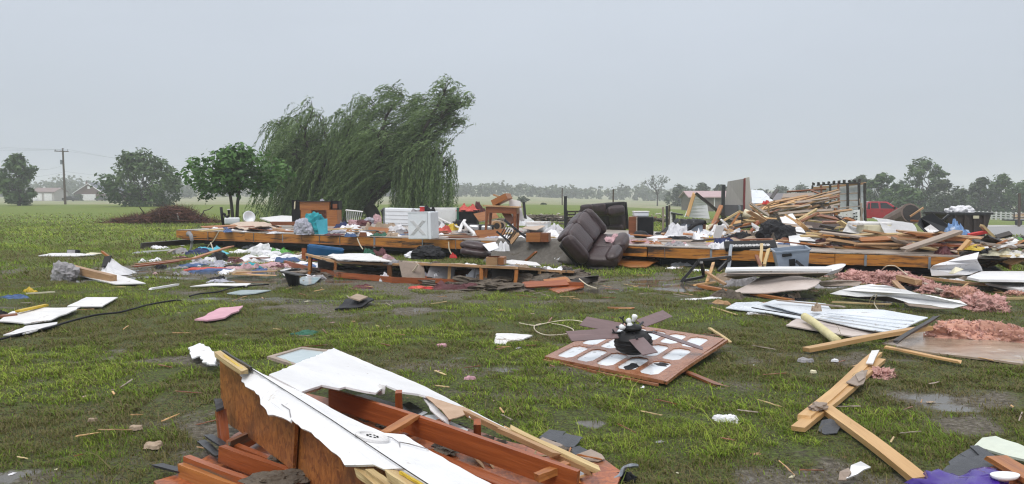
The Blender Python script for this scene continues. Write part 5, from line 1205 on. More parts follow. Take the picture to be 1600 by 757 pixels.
T = wmc.matrix_basis
o = thing('red_box', 'small red box on top of the washing machine', 'box', T @ Matrix.Translation((3 * S, -.1, 43.4 * S))); ob('carton', box(nb(), (0, 0, .065), (.10, .10, .13), bev=.01), REDC, o); ob('lid', box(nb(), (0, 0, .135), (.105, .105, .02)), WHITED, o)
rag('cap', T @ V((8 * S, .15, 43 * S)), .3, .25, .22, BLACKC, 'black cap on the back of the washing machine top', 'cap', press=False)
rag('wire_clutter', T @ V((-8 * S, .0, 43 * S)), .3, .3, .1, GREYC, 'grey clutter on the left of the washing machine top', 'clutter', press=False)
# long white pipe, white forked stick, bottle
tube(bm := nb(), [pp(683, 352, .3), pp(718, 362, .12)], .03, 6); tag(ob('pipe', bm, WHITED), 'white pipe slanting from the cabinet to the black bag', 'pipe')
for k, (a, b_) in enumerate((((718, 367, .1), (726, 360, .35)), ((724, 363, .3), (741, 371, .1)))): plank('white_trim', pp(*a), pp(*b_), .09, .05, WHITED, ('short white trim leaning on longer trim', 'longer white trim slanting before the double sink')[k], 'trim')
# black bin with coral cloth
S = pp(732, 353).y / F
bn = bx('black_hamper', 'black hamper overflowing with coral cloth', 'hamper', 733, 352, -6)
bm = nb(); taper(bm, 14 * S, .3, 16 * S, .34, 24 * S, .03); ob('tub', bm, BLACK, bn)
bm = nb(); box(bm, (-15.5 * S, -.2, 14 * S), (3.5 * S, .4, 27 * S)); ob('side_cloth', bm, DGREEN, bn)
rag('cloth', bn.matrix_basis @ V((0, 0, 23 * S)), 34 * S, .75, 13 * S, CORAL, 'coral red cloth heaped in the black hamper', 'cloth', seed=77, press=False, n=19, rough=1.4)
# wooden table
S = pp(785, 367).y / F
tb = bx('wooden_table', 'brown wooden table standing askew on the platform', 'table', 784, 366, -8, 0, 2.5)
ob('tabletop', box(nb(), (0, 0, 44 * S), (57 * S, .85, 2 * S)), W_tan, tb)
bm = nb(); box(bm, (0, -.36, 38 * S), (48 * S, .04, 9 * S)); box(bm, (0, .36, 38 * S), (48 * S, .04, 9 * S)); box(bm, (-23.5 * S, 0, 38 * S), (2 * S, .7, 9 * S)); box(bm, (23.5 * S, 0, 38 * S), (2 * S, .7, 9 * S)); ob('apron', bm, W_brown, tb)
for sx in (-1, 1):
    for sy in (-1, 1): cyl(bm := nb(), (sx * 22 * S, sy * .34, 36 * S), (sx * 23 * S, sy * .34, 0), .055, 8, .035); ob('leg', bm, W_brown, tb)
ct_ = thing('wooden_crate', 'orange wooden drawer tilted up on the back of the table', 'drawer', tb.matrix_basis @ frame((-2 * S, .15, 51 * S), -10, 0, -28))
bm = nb(); box(bm, (0, 0, 0), (26 * S, .5, .03)); box(bm, (0, .24, 4 * S), (26 * S, .03, 9 * S)); box(bm, (0, -.24, 4 * S), (26 * S, .03, 9 * S)); box(bm, (13 * S, 0, 4 * S), (.03, .5, 9 * S)); ob('drawer_box', bm, W_orange, ct_)
plank('stick', ct_.matrix_basis @ V((2 * S, 0, 5 * S)), ct_.matrix_basis @ V((-8 * S, 0, 16 * S)), .10, .05, W_tan, 'tan stick jutting up from the tilted drawer', 'stick')
plank('white_board', tb.matrix_basis @ V((14 * S, .5, 55 * S)), tb.matrix_basis @ V((23 * S, .5, 20 * S)), .35, .02, WHITE, 'white perforated board leaning behind the table', 'board', roll=80)
plank('slanted_board', tb.matrix_basis @ V((3 * S, -.1, 38 * S)), tb.matrix_basis @ V((18 * S, -.2, 18 * S)), .22, .03, W_brown, 'brown board slanting under the table', 'board', roll=70)
plank('lower_board', pp(745, 362, .45), pp(775, 360, .55), .3, .03, W_orange, 'orange board lying beneath the table', 'board', roll=60)
rag('red_flower', bn.matrix_basis @ V((20 * S, .15, 24 * S)), .45, .3, .5, MAROON, 'dark red artificial flowers behind the hamper', 'flowers', press=False, rough=1.8)
# long wooden skirting at the table foot
plank('skirting', pp(744, 372, .10), pp(788, 370, .10), .22, .05, W_orange, 'long orange skirting board below the double sink', 'board', roll=75)
plank('skirting', pp(700, 374, .05), pp(745, 373, .05), .16, .04, W_brown, 'dark brown board left of the skirting', 'board')
# double sink, upside down
S = pp(750, 367).y / F
dsk = bx('double_sink', 'stainless double sink lying with bowls facing forward', 'sink', 751, 366, -6, 0, 2)
bm = nb(); box(bm, (0, 0, 8 * S), (42 * S, .06, 15 * S), bev=.02); ob('rim', bm, BLACKM, dsk)
for sx in (-1, 1): ob('bowl', box(nb(), (sx * 9.8 * S, -.10, 8 * S), (17.5 * S, .18, 12.5 * S), bev=.06), STEEL, dsk, smooth=True)
for sx in (-1, 1): ob('drain', box(nb(), (sx * 9.8 * S - .02, -.195, 6 * S), (3.5 * S, .012, 2.2 * S)), BLACK, dsk)
for k, (px, py) in enumerate(((774, 361), (781, 360))):
    o = bx('rolled_rug', ('front end of a rolled brown rug under the table', 'second rolled brown rug tight beside the first')[k], 'rug', px, py, 15)
    cyl(bm := nb(), (0, -.2, .17), (0, .5, .17), .16, 14); ob('roll', bm, TANC if k else W_tan, o); cyl(bm := nb(), (0, -.212, .17), (0, -.2, .17), .10, 12); ob('core', bm, W_dark, o)
# stair railing
rl = thing('stair_railing', 'dark stair railing with slats fallen across the platform rim', 'railing', pp(790, 378))
S = pp(790, 378).y / F
def rp_(x, y, dy=0): return onplane(x, y, pp(790, 378) + V((0, -.1 + dy, 0)), V((0, 1, 0)))
plank('rail', rp_(776, 362), rp_(797, 379), .05, .05, BLACKM, parent=rl); plank('rail', rp_(788, 344), rp_(810, 362), .06, .06, BLACKM, parent=rl); plank('rail', rp_(808, 361), rp_(824, 372), .06, .06, BLACKM, parent=rl)
plank('tread', rp_(797, 378), rp_(809, 363), .20, .04, W_tan, parent=rl, roll=50)
for k in range(6): plank('slat', rp_(783 + 3.2 * k, 366 + 2 * k), rp_(790 + 3.2 * k, 354 + 1.9 * k), .03, .025, W_dark, parent=rl)
# drawers
def drawer(px, py, wpx, hpx, yaw, lab, dz=0, pitch=0, P0=None, m=W_orange):
    S = pp(px, py).y / F
    r = thing('drawer', lab, 'drawer', frame(P0 if P0 is not None else pp(px, py, dz), yaw, pitch, 0))
    ob('front', box(nb(), (-wpx * .18 * S, -.22, hpx * .5 * S), (wpx * .64 * S, .03, hpx * S)), m, r)
    bm = nb(); box(bm, (-wpx * .18 * S, .2, hpx * .5 * S), (wpx * .62 * S, .02, hpx * S)); box(bm, (-wpx * .49 * S, 0, hpx * .5 * S), (.02, .4, hpx * S)); box(bm, (-wpx * .18 * S, 0, .02), (wpx * .62 * S, .4, .02)); ob('box_sides', bm, W_brown, r)
    ob('end_panel', box(nb(), (wpx * .32 * S, -.02, hpx * .5 * S), (wpx * .34 * S, .38, hpx * .98 * S)), W_orange if m is not W_orange else W_brown, r)
drawer(842, 379, 35, 14, -12, 'reddish wooden drawer on the rim left of the sofa', .02)
drawer(776, 408, 33, 14, -8, 'wooden drawer box standing before the grey carpet', P0=P(776, 413, .22), m=W_tan)
drawer(926, 371, 24, 15, 20, 'orange drawer upright behind the tipped sofa')
# white cooler boxes
o = bx('white_box', 'white lidded box on the platform right of the table', 'box', 842, 361, -14); S = pp(842, 361).y / F
ob('body', box(nb(), (0, 0, 6 * S), (33 * S, .6, 12 * S), bev=.02), APPL, o); ob('lid', box(nb(), (-1 * S, 0, 13 * S), (35 * S, .64, 2.5 * S)), WHITED, o)
sheet('cardboard', [pp(815, 363, .12), pp(830, 358, .2), pp(852, 363, .2), pp(838, 366, .12)], TAN, 'tan cardboard sheet before the white lidded box', 'cardboard', th=.015, press=False)
for k, (px, py, sx, h, m, lab) in enumerate(((815, 352, .8, .3, WHITEC, 'white plastic heap left of the lidded box'), (822, 346, .7, .3, WHITEC, 'white sheet bundle behind the lidded box'), (858, 370, .8, .2, PAPER, 'white torn paper right of the reddish drawer'), (866, 364, .6, .3, WHITEC, 'white cloth beside the sofa footrest'), (800, 372, .8, .08, PAPER, 'flat white sheet under the stair railing'))):
    rag('white_bundle', pp(px, py), sx, .5, h, m, lab, 'cloth', seed=60 + k, press=False, rough=1.3)
# carpet draped over the rim
bm = nb(); gg = []
c0, c1 = puv(pp(762, 378))[0], puv(pp(880, 382))[0]
for i in range(25):
    uu = c0 + (c1 - c0) * i / 24; row = []
    for j, (dv, dz) in enumerate(((.9, .03), (.4, .04), (.05, .045), (-.12, .0), (-.22, -.14), (-.34, -.28), (-.55, -.42), (-.9, -.50))):
        nz_ = MN.noise(V((i * .35, j * .6, 3)))
        row.append(bm.verts.new(pf(uu + .12 * nz_, dv + .10 * nz_ * (j > 2), dz + .05 * MN.noise(V((i * .5, j * .9, 9))))))
    gg.append(row)
for a, b_ in zip(gg, gg[1:]):
    for j in range(7): bm.faces.new((a[j], b_[j], b_[j + 1], a[j + 1]))
tag(ob('carpet', bm, CARPET, smooth=True), 'muddy grey carpet draped over the platform rim by the sofa', 'carpet')
tag(ob('carpet_fringe', tube(nb(), smoothpath([pf(c1 + .05, -.1, .0), pf(c1 + .1, -.3, -.2), pf(c1 + .05, -.5, -.5)], 5), .12, 8, .2), CARPET, smooth=True), 'frayed grey carpet roll hanging at the sofa foot', 'carpet')
sheet('white_card', [P(754, 382, .55), P(774, 378, .60), P(779, 388, .60), P(764, 393, .50)], PAPER, 'white card lying on the brown loose cushion', 'card', th=.01, press=False)
rag('papers', P(786, 391, .34), .34, .25, .26, PAPER, 'crumpled white paper bundle on the grey carpet', 'paper', seed=5, press=False, rough=1.8)
plank('broken_wood', P(823, 407, .22), P(838, 394, .42), .09, .04, W_brown, 'brown broken wood end leaning on the grey carpet', 'wood')
sheet('white_tray', [P(780, 409, .22), P(800, 406, .25), P(838, 410, .22), P(845, 415, .20), P(800, 413, .20)], WHITED, 'thin white tray frame before the grey carpet', 'tray', th=.02, press=False)
rag('white_pot', P(875, 413, .0), .36, .3, .30, APPL, 'white broken basin under the sofa front edge', 'basin', press=False, rough=.7)
# ------------------------------------------------------------------ sofas
def rbox(c, s, bev, puff=.0, sub=2):
    bm = nb(); bmesh.ops.create_cube(bm, size=2)
    bmesh.ops.subdivide_edges(bm, edges=bm.edges[:], cuts=7, use_grid_fill=True)
    hx, hy, hz = s[0] / 2, s[1] / 2, s[2] / 2
    for v in bm.verts:
        x, y, z = v.co
        p = V((x * hx, y * hy, z * hz)); q_ = V((max(-hx + bev, min(hx - bev, p.x)), max(-hy + bev, min(hy - bev, p.y)), max(-hz + bev, min(hz - bev, p.z))))
        d = p - q_
        if d.length > 1e-6: p = q_ + d.normalized() * bev
        k = (1 - x * x) * (1 - y * y) + (1 - x * x) * (1 - z * z) + (1 - y * y) * (1 - z * z)
        p += v.co.normalized() * puff * min(1, k)
        p += V((1, 1, 1)) * .006 * MN.noise(p * 9)
        v.co = p + V(c)
    return bm
def basis(p, x, z):
    x = V(x).normalized(); y = V(z).cross(x).normalized(); z = x.cross(y)
    return Matrix(((x.x, y.x, z.x, p.x), (x.y, y.y, z.y, p.y), (x.z, y.z, z.z, p.z), (0, 0, 0, 1)))
def sofa(M, label, name='sofa', scl=1.0, hinge=0):
    """local: x width, y towards the front, z up; origin at the middle of the base"""
    s = thing(name, label, 'sofa', M @ Matrix.Scale(scl, 4))
    H_ = Matrix.Translation((0, -.20, .30)) @ Matrix.Rotation(R(hinge), 4, 'X') @ Matrix.Translation((0, .20, -.30))
    ob('base', rbox((0, -.02, .14), (1.62, .80, .22), .04), LEATHERB, s, H_, smooth=True)
    for sx in (-1, 1):
        ob('armrest', rbox((sx * .80, .06, .34), (.22, .74, .36), .10, .03), LEATHER, s, H_, smooth=True)
        ob('backrest', rbox((sx * .355, -.36, .70), (.70, .28, .86), .10, .028), LEATHER, s, smooth=True)
        ob('head_cushion', rbox((sx * .355, -.29, .98), (.66, .26, .30), .10, .03), LEATHER, s, smooth=True)
        ob('seat', rbox((sx * .355, .12, .36), (.69, .66, .24), .08, .025), LEATHER, s, H_, smooth=True)
        ob('footrest', rbox((sx * .355, .46, .20), (.66, .13, .34), .06, .02), LEATHER, s, H_, smooth=True)
    ob('back_panel', rbox((0, -.50, .56), (1.56, .06, 1.0), .02), LEATHERB, s, smooth=True)
    return s
C0 = D(928, 384, 17.75)
xh, yh = V((.36, .85, .38)).normalized(), V((-.16, -.38, .90))
yh = (yh - xh * yh.dot(xh)).normalized(); zh = xh.cross(yh)
O_ = D(942, 391, 17.4) + V((0, 0, -.15)) + (xh * .355 + yh * .36 - zh * .70) * .94
sofa(basis(O_, xh, zh), 'dark brown leather loveseat tipped back against the platform rim', scl=.94, hinge=-36)
S = 27.0 / F
zi = V((.10, .0, -1)); yi = V((-.82, -.55, .05)); xi = yi.cross(zi)
sofa(basis(pp(945, 356) + V((-.10, .1, .93)), xi, zi), 'dark brown sofa turned upside down on the platform behind')
r = thing('loose_cushion', 'loose dark brown sofa cushion lying left of the white card', 'cushion', frame(P(742, 402, .24) + V((0, .1, .12)), -8, 0, 8))
ob('lower_cushion', rbox((.02, 0, -.02), (.66, .5, .18), .07, .03), LEATHER, r, smooth=True); ob('upper_cushion', rbox((-.03, .06, .12), (.62, .46, .18), .08, .04), LEATHER, r, smooth=True)
rag('cloth', O_ + xh * .30 - yh * .20 + zh * .80, .42, .34, .12, PINKC, 'pink patterned cloth on the back of the tipped loveseat', 'cloth', press=False, pitch=25, yaw=20)
# black cabinet, white top, ball
S = pp(1000, 367).y / F
o = bx('black_cabinet', 'black cabinet with open side standing right of the overturned sofa', 'cabinet', 1004, 369, -12)
bm = nb(); box(bm, (4 * S, 0, 15 * S), (24 * S, .6, 28 * S), bev=.015); ob('body', bm, BLACK, o)
ob('side', box(nb(), (-14 * S, .1, 15 * S), (13 * S, .6, 28 * S)), W_brown, o); ob('edge_trim', box(nb(), (-8.2 * S, -.31, 15 * S), (1.8 * S, .03, 28 * S)), W_grey, o)
o = thing('white_cooler', 'white cooler box on top of the black cabinet', 'cooler', o.matrix_basis @ V((-4 * S, .35, 29 * S))); ob('body', box(nb(), (0, 0, 3.5 * S), (22 * S, .4, 7 * S), bev=.03), APPL, o); ob('lid', box(nb(), (0, 0, 7.5 * S), (24 * S, .44, 1.6 * S), bev=.02), WHITED, o)
o = bx('black_ball', 'black round stool seat lying before the black cabinet', 'stool', 1001, 372); ob('seat_pad', lathe(nb(), [(.15, 0), (.20, .06), (.20, .12), (.15, .18), (.06, .20), (.001, .205)], 16), BLACKC, o, smooth=True); ob('seat_base', lathe(nb(), [(.1, -.02), (.1, .01), (.001, .012)], 12), BLACKM, o)
# pale blue appliance under a black tarp
S = pp(1077, 366).y / F
o = bx('dryer', 'pale blue dryer half covered by a black tarp', 'dryer', 1078, 367, -4); ob('body', box(nb(), (0, 0, 10 * S), (33 * S, .6, 19 * S), bev=.02), APPB, o); ob('side_panel', box(nb(), (19 * S, .02, 10 * S), (5 * S, .58, 18 * S)), W_brown, o)
ob('top_panel', box(nb(), (0, -.02, 19.8 * S), (34 * S, .6, 1.2 * S)), APPL, o)
OM = o.matrix_basis
bm = nb(); gg = []
for i in range(22):
    row = []
    for j in range(8):
        u_ = i / 21; v_ = j / 7
        x = (-44 + 66 * u_) * S; y = -.42 + .95 * v_
        z = 21.5 * S if -.0 < (x / S + 19) / 38 < 1 else max(0, 21.5 * S - abs(x + 17 * S) * .82) if x < 0 else max(4 * S, 21.5 * S - (x - 19 * S) * 2)
        z += .06 * MN.noise(V((i * .5, j * .7, 2))) + (-.1 if j == 0 and abs(x) < 17 * S else 0) * (1 + MN.noise(V((i * .6, 0, 0))))
        row.append(bm.verts.new(OM @ V((x, y, z + .03))))
    gg.append(row)
for a, b_ in zip(gg, gg[1:]):
    for j in range(7): bm.faces.new((a[j], b_[j], b_[j + 1], a[j + 1]))
tag(ob('tarp', bm, BLACKC, smooth=True), 'black tarp draped over the pale blue dryer', 'tarp')
tag(ob('tarp_strip', tube(nb(), smoothpath([OM @ V(p) for p in ((20 * S, -.35, 20 * S), (6 * S, -.4, 17 * S), (-6 * S, -.42, 9 * S), (-14 * S, -.5, 4 * S))], 4), .06, 6), BLACKC, smooth=True), 'twisted black strip across the dryer front', 'strip')
for k, (px, py, sx, h, m, lab) in enumerate(((1062, 371, .8, .36, WHITEC, 'white cloth slumped against the dryer'), (1052, 369, .7, .2, W_orange, 'orange brown cloth at the tarp foot'), (1040, 372, .9, .1, PAPER, 'flat white sheet left of the tarp'), (1068, 366, .2, .3, CORAL, 'small orange cloth on the dryer front'), (1115, 362, 1.1, .34, CREAMP, 'cream insulation clump right of the dryer'), (1108, 369, .7, .2, WHITEC, 'white crumpled sheet right of the dryer'), (1097, 377, .5, .3, PAPER, 'curled white paper on the platform middle'), (1109, 378, .24, .18, YELLOW, 'yellow toy ball on the platform'), (1070, 378, .9, .2, BLACKC, 'black wire tangle lying on the platform'),
        (1140, 376, .6, .1, MAROON, 'dark red patterned cloth above the black keyboard'), (1134, 386, .5, .2, NAVY, 'navy garment at the keyboard left end'), (1125, 387, .5, .16, WHITEC, 'white cloth beside the navy garment'), (1212, 377, 1.0, .55, BLACKC, 'large black and grey striped garment heap'), (1206, 370, .6, .3, BLUEC, 'dark blue jeans on the striped garment heap'), (1235, 372, .5, .2, REDC, 'red cloth behind the white sloping sheet'), (1285, 382, .6, .16, MAROON, 'maroon cloth among the lumber at the right'), (1486, 397, .7, .25, MAROON, 'dark red tinsel garland on the platform right end'), (1120, 372, .6, .15, GREYC, 'grey mud clump right of the yellow ball'), (1160, 378, .8, .14, TANC, 'tan mud clump behind the keyboard'))):
    rag('bag' if h > .5 else 'bundle', pp(px, py), sx, .5, h, m, lab, 'cloth', seed=80 + k, press=False, rough=1.4)
sheet('white_board', [pp(1111, 378, .0), pp(1124, 377, .0), pp(1131, 377, .42), pp(1118, 378, .42)], WHITE, 'white plastic board standing askew by the yellow ball', 'board', th=.02, press=False)
o = sheet('white_tray', [pp(1138, 371, .1), pp(1155, 366, .2), pp(1157, 369, .2), pp(1140, 374, .05)], APPB, 'pale tray lying behind the keyboard', 'tray', th=.04, press=False)
# keyboard
o = bx('keyboard', 'black electric keyboard with white marks lying on the platform edge', 'keyboard', 1172, 389, -8, 30, -2); S = pp(1172, 389).y / F
ob('case', box(nb(), (0, 0, .08), (78 * S, .30, .10), bev=.02), BLACK, o)
bm = nb()
for k in range(34): box(bm, ((-30 + 58 * k / 33) * S, -.06, .134), (1.0 * S, .09 if k % 3 else .05, .008))
ob('keys', bm, WHITED, o)
# leaning door with orange stile, dark rafter
def ground_at(px, py): return G(px, py)
LY = 31.0
def at(px, py, Y=LY): return D(px, py, Y)
ld = thing('leaning_door', 'white door panel leaning upright with an orange broken stile', 'door', V((at(1088, 342).x, LY, 0)))
sheet('panel', [at(1069, 339), at(1084, 302), at(1091, 303), at(1104, 320, LY + .6), at(1108, 342, LY + .6)], WHITE, parent=ld, th=.04, press=False, jag=.01)
plank('stile', at(1074, 338, LY - .2), at(1085, 302, LY - .2), .14, .06, W_pine, parent=ld, roll=60)
plank('rafter', at(1088, 303, LY - .4), at(1140, 346, LY - .2), .16, .09, W_dark, 'dark rafter sloping down right from the leaning door', 'rafter', split=.3)
plank('rafter', at(1127, 322, LY - 1), at(1114, 352, LY - 2), .16, .08, W_orange, 'orange stud leaning beneath the dark rafter', 'stud')
rag('black_bundle', V((at(1122, 345).x, LY - .6, .1)), 1.1, .6, .9, BLACKC, 'black plastic heap under the dark rafter', 'plastic', press=False)
rag('pale_bundle', V((at(1108, 352).x, LY - 1.5, .0)), 1.2, .6, .5, CREAMP, 'cream rubble heap under the dark rafter', 'rubble', press=False)
# tall siding panel pair
TY = 38.0
tp = thing('siding_wall', 'tall grey and beige wall corner standing with a red batten', 'wall corner', V((at(1155, 345, TY).x, TY, tz(at(1155, 345, TY).x, TY))))
sheet('grey_panel', [at(1132, 321, TY + .6), at(1137, 284, TY + .6), at(1162, 279.5, TY), at(1162, 321, TY)], mk('grey_siding', (.33, .31, .30), (.29, .275, .265), 2, .6, .1, 30, (6, 6, .3)), parent=tp, th=.06, press=False)
sheet('beige_panel', [at(1164, 335, TY - .05), at(1164, 278.5, TY - .05), at(1171, 277, TY + .3), at(1175.5, 332, TY + .5)], mk('beige_siding', (.50, .47, .41), (.45, .42, .37), 2, .6, .1, 30, (6, 6, .3)), parent=tp, th=.06, press=False)
plank('batten', at(1163, 279, TY - .1), at(1163, 331, TY - .1), .09, .06, mk('dark_red_paint', (.20, .03, .03), (.13, .02, .02), 6, .5), parent=tp, roll=0)
sheet('lower_panel', [at(1127, 338, TY + .5), at(1128, 320.5, TY + .5), at(1161, 320.5, TY + .1), at(1162, 338, TY + .1)], mk('slate_panel', (.12, .115, .13), (.09, .088, .10), 4, .6, .1, 20), parent=tp, th=.05, press=False)
plank('grey_pipe', at(1155, 321, TY - .4), at(1156, 330, TY - .4), .10, .1, GREYM, parent=tp)
def post(px, pt, pb, Y, w, m, lab, name='post'):
    b_ = D(px, pb, Y); g_ = tz(b_.x, Y); t_ = D(px, pt, Y)
    r = plank(name, V((b_.x, Y, g_ - .1)), t_, w, w, m, lab, 'post', split=.1); return r
post(1130, 289, 325, TY, .16, BLACKM, 'black post standing left of the tall grey wall corner')
# farm gate and posts
GY = 33.0
post(883.5, 307, 352, GY, .13, BLACKM, 'tall black gate post beside the farm gate')
ga = thing('farm_gate', 'dark five bar farm gate beside the tall black post', 'gate', D(895, 352, GY))
for k in range(5):
    plank('bar', D(886, 331 + 4.7 * k, GY), D(911, 331 + 4.4 * k, GY + .2), .07, .05, RUST, parent=ga, roll=90)
for px in (885.5, 899, 911): plank('stile', D(px, 330, GY + .05), D(px, 353, GY + .05), .09 if px != 899 else .06, .07, RUST, parent=ga)
for px, pt, Y, w_, m, lab in ((1036, 324, 34, .08, W_grey, 'thin grey fence stake, leftmost of the stake cluster'), (1042, 322, 34, .10, BLACKM, 'dark leaning fence stake in the stake cluster'), (1046, 321, 36, .08, POLEW, 'brown fence stake right in the stake cluster'), (1048.5, 331, 33, .09, WHITED, 'short white stake in the stake cluster'), (1053, 334, 33, .12, BLACKM, 'short black stub right of the white stake')):
    post(px, pt, 352, Y, w_, m, lab)
plank('rail', D(1049, 333, 33), D(1066, 336, 32), .10, .06, BLACKM, 'black rail reaching from the stub to the tarp', 'rail')
post(958, 296, 335, 60, .10, POLEW, 'lone far fence post out in the field left of bare tree')
post(878.5, 294, 322, 130, .2, POLEW, 'thin far pole in the pale field above the gate')
plank('black_stub', pp(821, 357, .35), pp(818, 357, .95), .09, .09, BLACKM, 'black stub pole behind the white lidded box', 'post')
# wire fence line far: brick rubble mounds behind the platform
for k, (px, py, sx, sz, m, lab) in enumerate(((812, 345, 2.2, .5, DIRT, 'low brown rubble mound behind the table'), (850, 343, 2.6, .6, DIRT, 'brown rubble mound left of the farm gate'), (878, 343, 1.2, .45, DIRT, 'small rubble mound touching the gate post'), (1022, 345, 1.8, .35, DIRT, 'dirt mound right of the black cabinet'), (905, 350, 1.8, .5, DIRT, 'rubble mound behind the overturned sofa'), (1190, 350, 4, .9, DIRT, 'broad mud mound under the lumber heap'), (1250, 352, 5, .9, DIRT, 'broad mud mound below the stud wall'))):
    g = G(px, py + 2); tag(ob('rubble_mound', lump(sx, sx * .5, sz, 50 + k, 5, .5, 2.2), m, None, frame(g + V((0, 0, sz * .15)), 0)), lab, 'rubble')
rb_cols = [mk('rubble_' + n_, c_, None, 6, .7) for n_, c_ in (('brick', (.22, .10, .065)), ('tan', (.33, .26, .19)), ('pale', (.5, .47, .43)))]
for k in range(46):
    px = rnd.uniform(795, 880) if k % 3 else rnd.uniform(1000, 1060); g = G(px, rnd.uniform(338, 347)); s_ = rnd.uniform(.1, .22)
    mi = rnd.randrange(3)
    tag(ob('rubble_chunk', lump(s_ * 1.6, s_, s_, k, 2, .4), rb_cols[mi], None, frame(g + V((0, 0, .15 * rnd.random() + .1)), rnd.uniform(0, 180))), ('brick coloured rubble chunk on the mounds behind the platform', 'tan rubble chunk on the mounds behind the platform', 'pale rubble chunk on the mounds behind the platform')[mi], 'rubble', 'rubble chunks behind the platform')

# ------------------------------------------------------------------ stud wall and lumber heap of the flattened building
SY = 45.0
sw = thing('stud_wall', 'standing white stud wall with exposed dark studs and joist ends', 'wall', V((at(1311, 350, SY).x, SY, tz(at(1311, 350, SY).x, SY))))
def s_(px, py, dy=0): return D(px, py, SY + dy)
sheet('sheathing', [s_(1272, 293, 2.0), s_(1350, 287, 0), s_(1350, 348, 0), s_(1272, 346, 2.0)], WHITEM, parent=sw, th=.04, press=False)
plank('top_plate', s_(1270, 294, 1.7), s_(1352, 287, -.3), .25, .12, W_tan, parent=sw); plank('top_plate', s_(1276, 290, 1.7), s_(1344, 285.5, -.3), .10, .08, W_dark, parent=sw)
for k in range(10): plank('joist_end', s_(1271 + 8.0 * k, 289.6 - .62 * k, 1.6 - .2 * k), s_(1271 + 8.0 * k, 286 - .62 * k, 1.6 - .2 * k), .14, .12, W_dark, parent=sw)
for k, px in enumerate((1269.5, 1283, 1297, 1310, 1324, 1342, 1351)):
    dy = 1.9 - 2.2 * (px - 1270) / 80; plank('stud', s_(px, 290 - .05 * (px - 1270), dy - .3), s_(px + 1, 349, dy - .3), .15 if px > 1320 else .09, .10, W_dark if k % 2 == 0 or px > 1320 else W_brown, parent=sw)
for y in (304, 315): plank('girt', s_(1300, y, .9), s_(1341, y - 2, -.3), .07, .05, W_grey, parent=sw, roll=80)
for k in range(3):
    plank('brace', s_(1343 + 3 * k, 312 + 6 * k, -.8), s_(1348 - 2 * k, 346, -.9), .07, .05, W_grey, parent=sw, split=.8)
o = thing('fallen_door', 'small white door with black stencil marks leaning at the stud wall', 'door', D(1323, 346, 42)); sheet('slab', [D(1309, 328, 42), D(1332, 327, 42), D(1333, 343, 42), D(1310, 343, 42)], WHITED, parent=o, th=.05, press=False)
for i, (x, y) in enumerate(((1334.5, 334), (1338, 333), (1335, 339), (1338.5, 338.5), (1334.5, 343.5), (1338, 343))): 
    p = D(x, y, 41.9); ob('stencil_mark', box(nb(), p - D(1323, 346, 42), (.09, .03, .06)), BLACK, o)
sheet('stencil_board', [D(1333, 329, 42), D(1343, 328, 42), D(1343, 346, 42), D(1333, 346, 42)], WHITE, parent=o, th=.04, press=False)
sheet('brown_board', [D(1250, 343.5, 33), D(1311, 343, 33), D(1311, 359, 32.6), D(1249, 358, 32.6)], mk('dark_brown_panel', (.075, .045, .035), (.045, .028, .022), 5, .6, .2, 30), 'dark brown panel standing below the lumber heap', 'panel', th=.06, press=False, jag=.01)
sheet('brown_board', [D(1312, 341, 34), D(1320, 339, 34), D(1333, 340, 34.5), D(1333, 360, 34.5), D(1312, 362, 34)], mk('mid_brown_panel', (.13, .085, .07), (.09, .06, .05), 5, .6, .2, 30), 'brown panel at the foot of the small white door', 'panel', th=.06, press=False, jag=.03)
plank('orange_post', D(1305.5, 325, 36), D(1306, 342, 36), .16, .12, W_orange, 'upright orange post left of the small white door', 'post')
plank('orange_post', D(1308, 326, 35.8), D(1345, 322, 39), .08, .05, W_grey, 'grey lath running from the orange post to the stud wall', 'lath')
# roof of far sheds
sheet('roof_sheet', [D(1174, 297, 40), D(1192, 298, 40), D(1212, 318, 39), D(1175, 318, 39)], WHITEM, 'bright white metal roof sheet behind the lumber heap', 'roof sheet', th=.05, press=False)
sheet('roof_sheet', [D(1224, 303, 43), D(1272, 301, 43), D(1272, 309, 42.5), D(1222, 309, 42.5)], W_grey, 'grey roof sheet on the back of the lumber heap', 'roof sheet', th=.08, press=False)
# the heap
heap_m = [W_tan, W_pine, W_grey, W_tan, W_grey, W_dark, W_brown, W_tan, W_grey, W_dark]
words = {W_tan: 'tan', W_pine: 'pale', W_grey: 'grey', W_orange: 'orange', W_dark: 'dark', W_brown: 'brown', W_cream: 'cream', W_amber: 'amber', W_red: 'red'}
hr = random.Random(21)
def hplank(x0, y0, x1, y1, Y, w_, m, t=.05):
    plank('heap_board', D(x0, y0, Y + hr.uniform(-.6, .6)), D(x1, y1, Y + hr.uniform(-.6, .6)), w_, t, m, words[m] + ' broken board in the tangled lumber heap left of the stud wall', 'board', 'boards of the lumber heap', roll=hr.uniform(-60, 60), split=.5)
for k in range(165):
    cx = hr.uniform(1178, 1290); f = (cx - 1178) / 140
    topy = 318 - 22 * min(1, f * 1.15) ** .9; cy = hr.uniform(topy + 6, 344)
    ln = hr.uniform(18, 80) * (1 if cy > topy + 14 else .6); sl = hr.gauss(-.20, .10) if hr.random() < .8 else hr.uniform(-.5, .4)
    x0, x1 = cx - ln / 2, cx + ln / 2
    if x0 < 1172: x0 = 1172
    if x1 > 1312: x1 = 1312
    hplank(x0, cy + sl * (x0 - cx), x1, cy + sl * (x1 - cx), hr.uniform(35, 42), hr.uniform(.07, .15), hr.choice(heap_m))
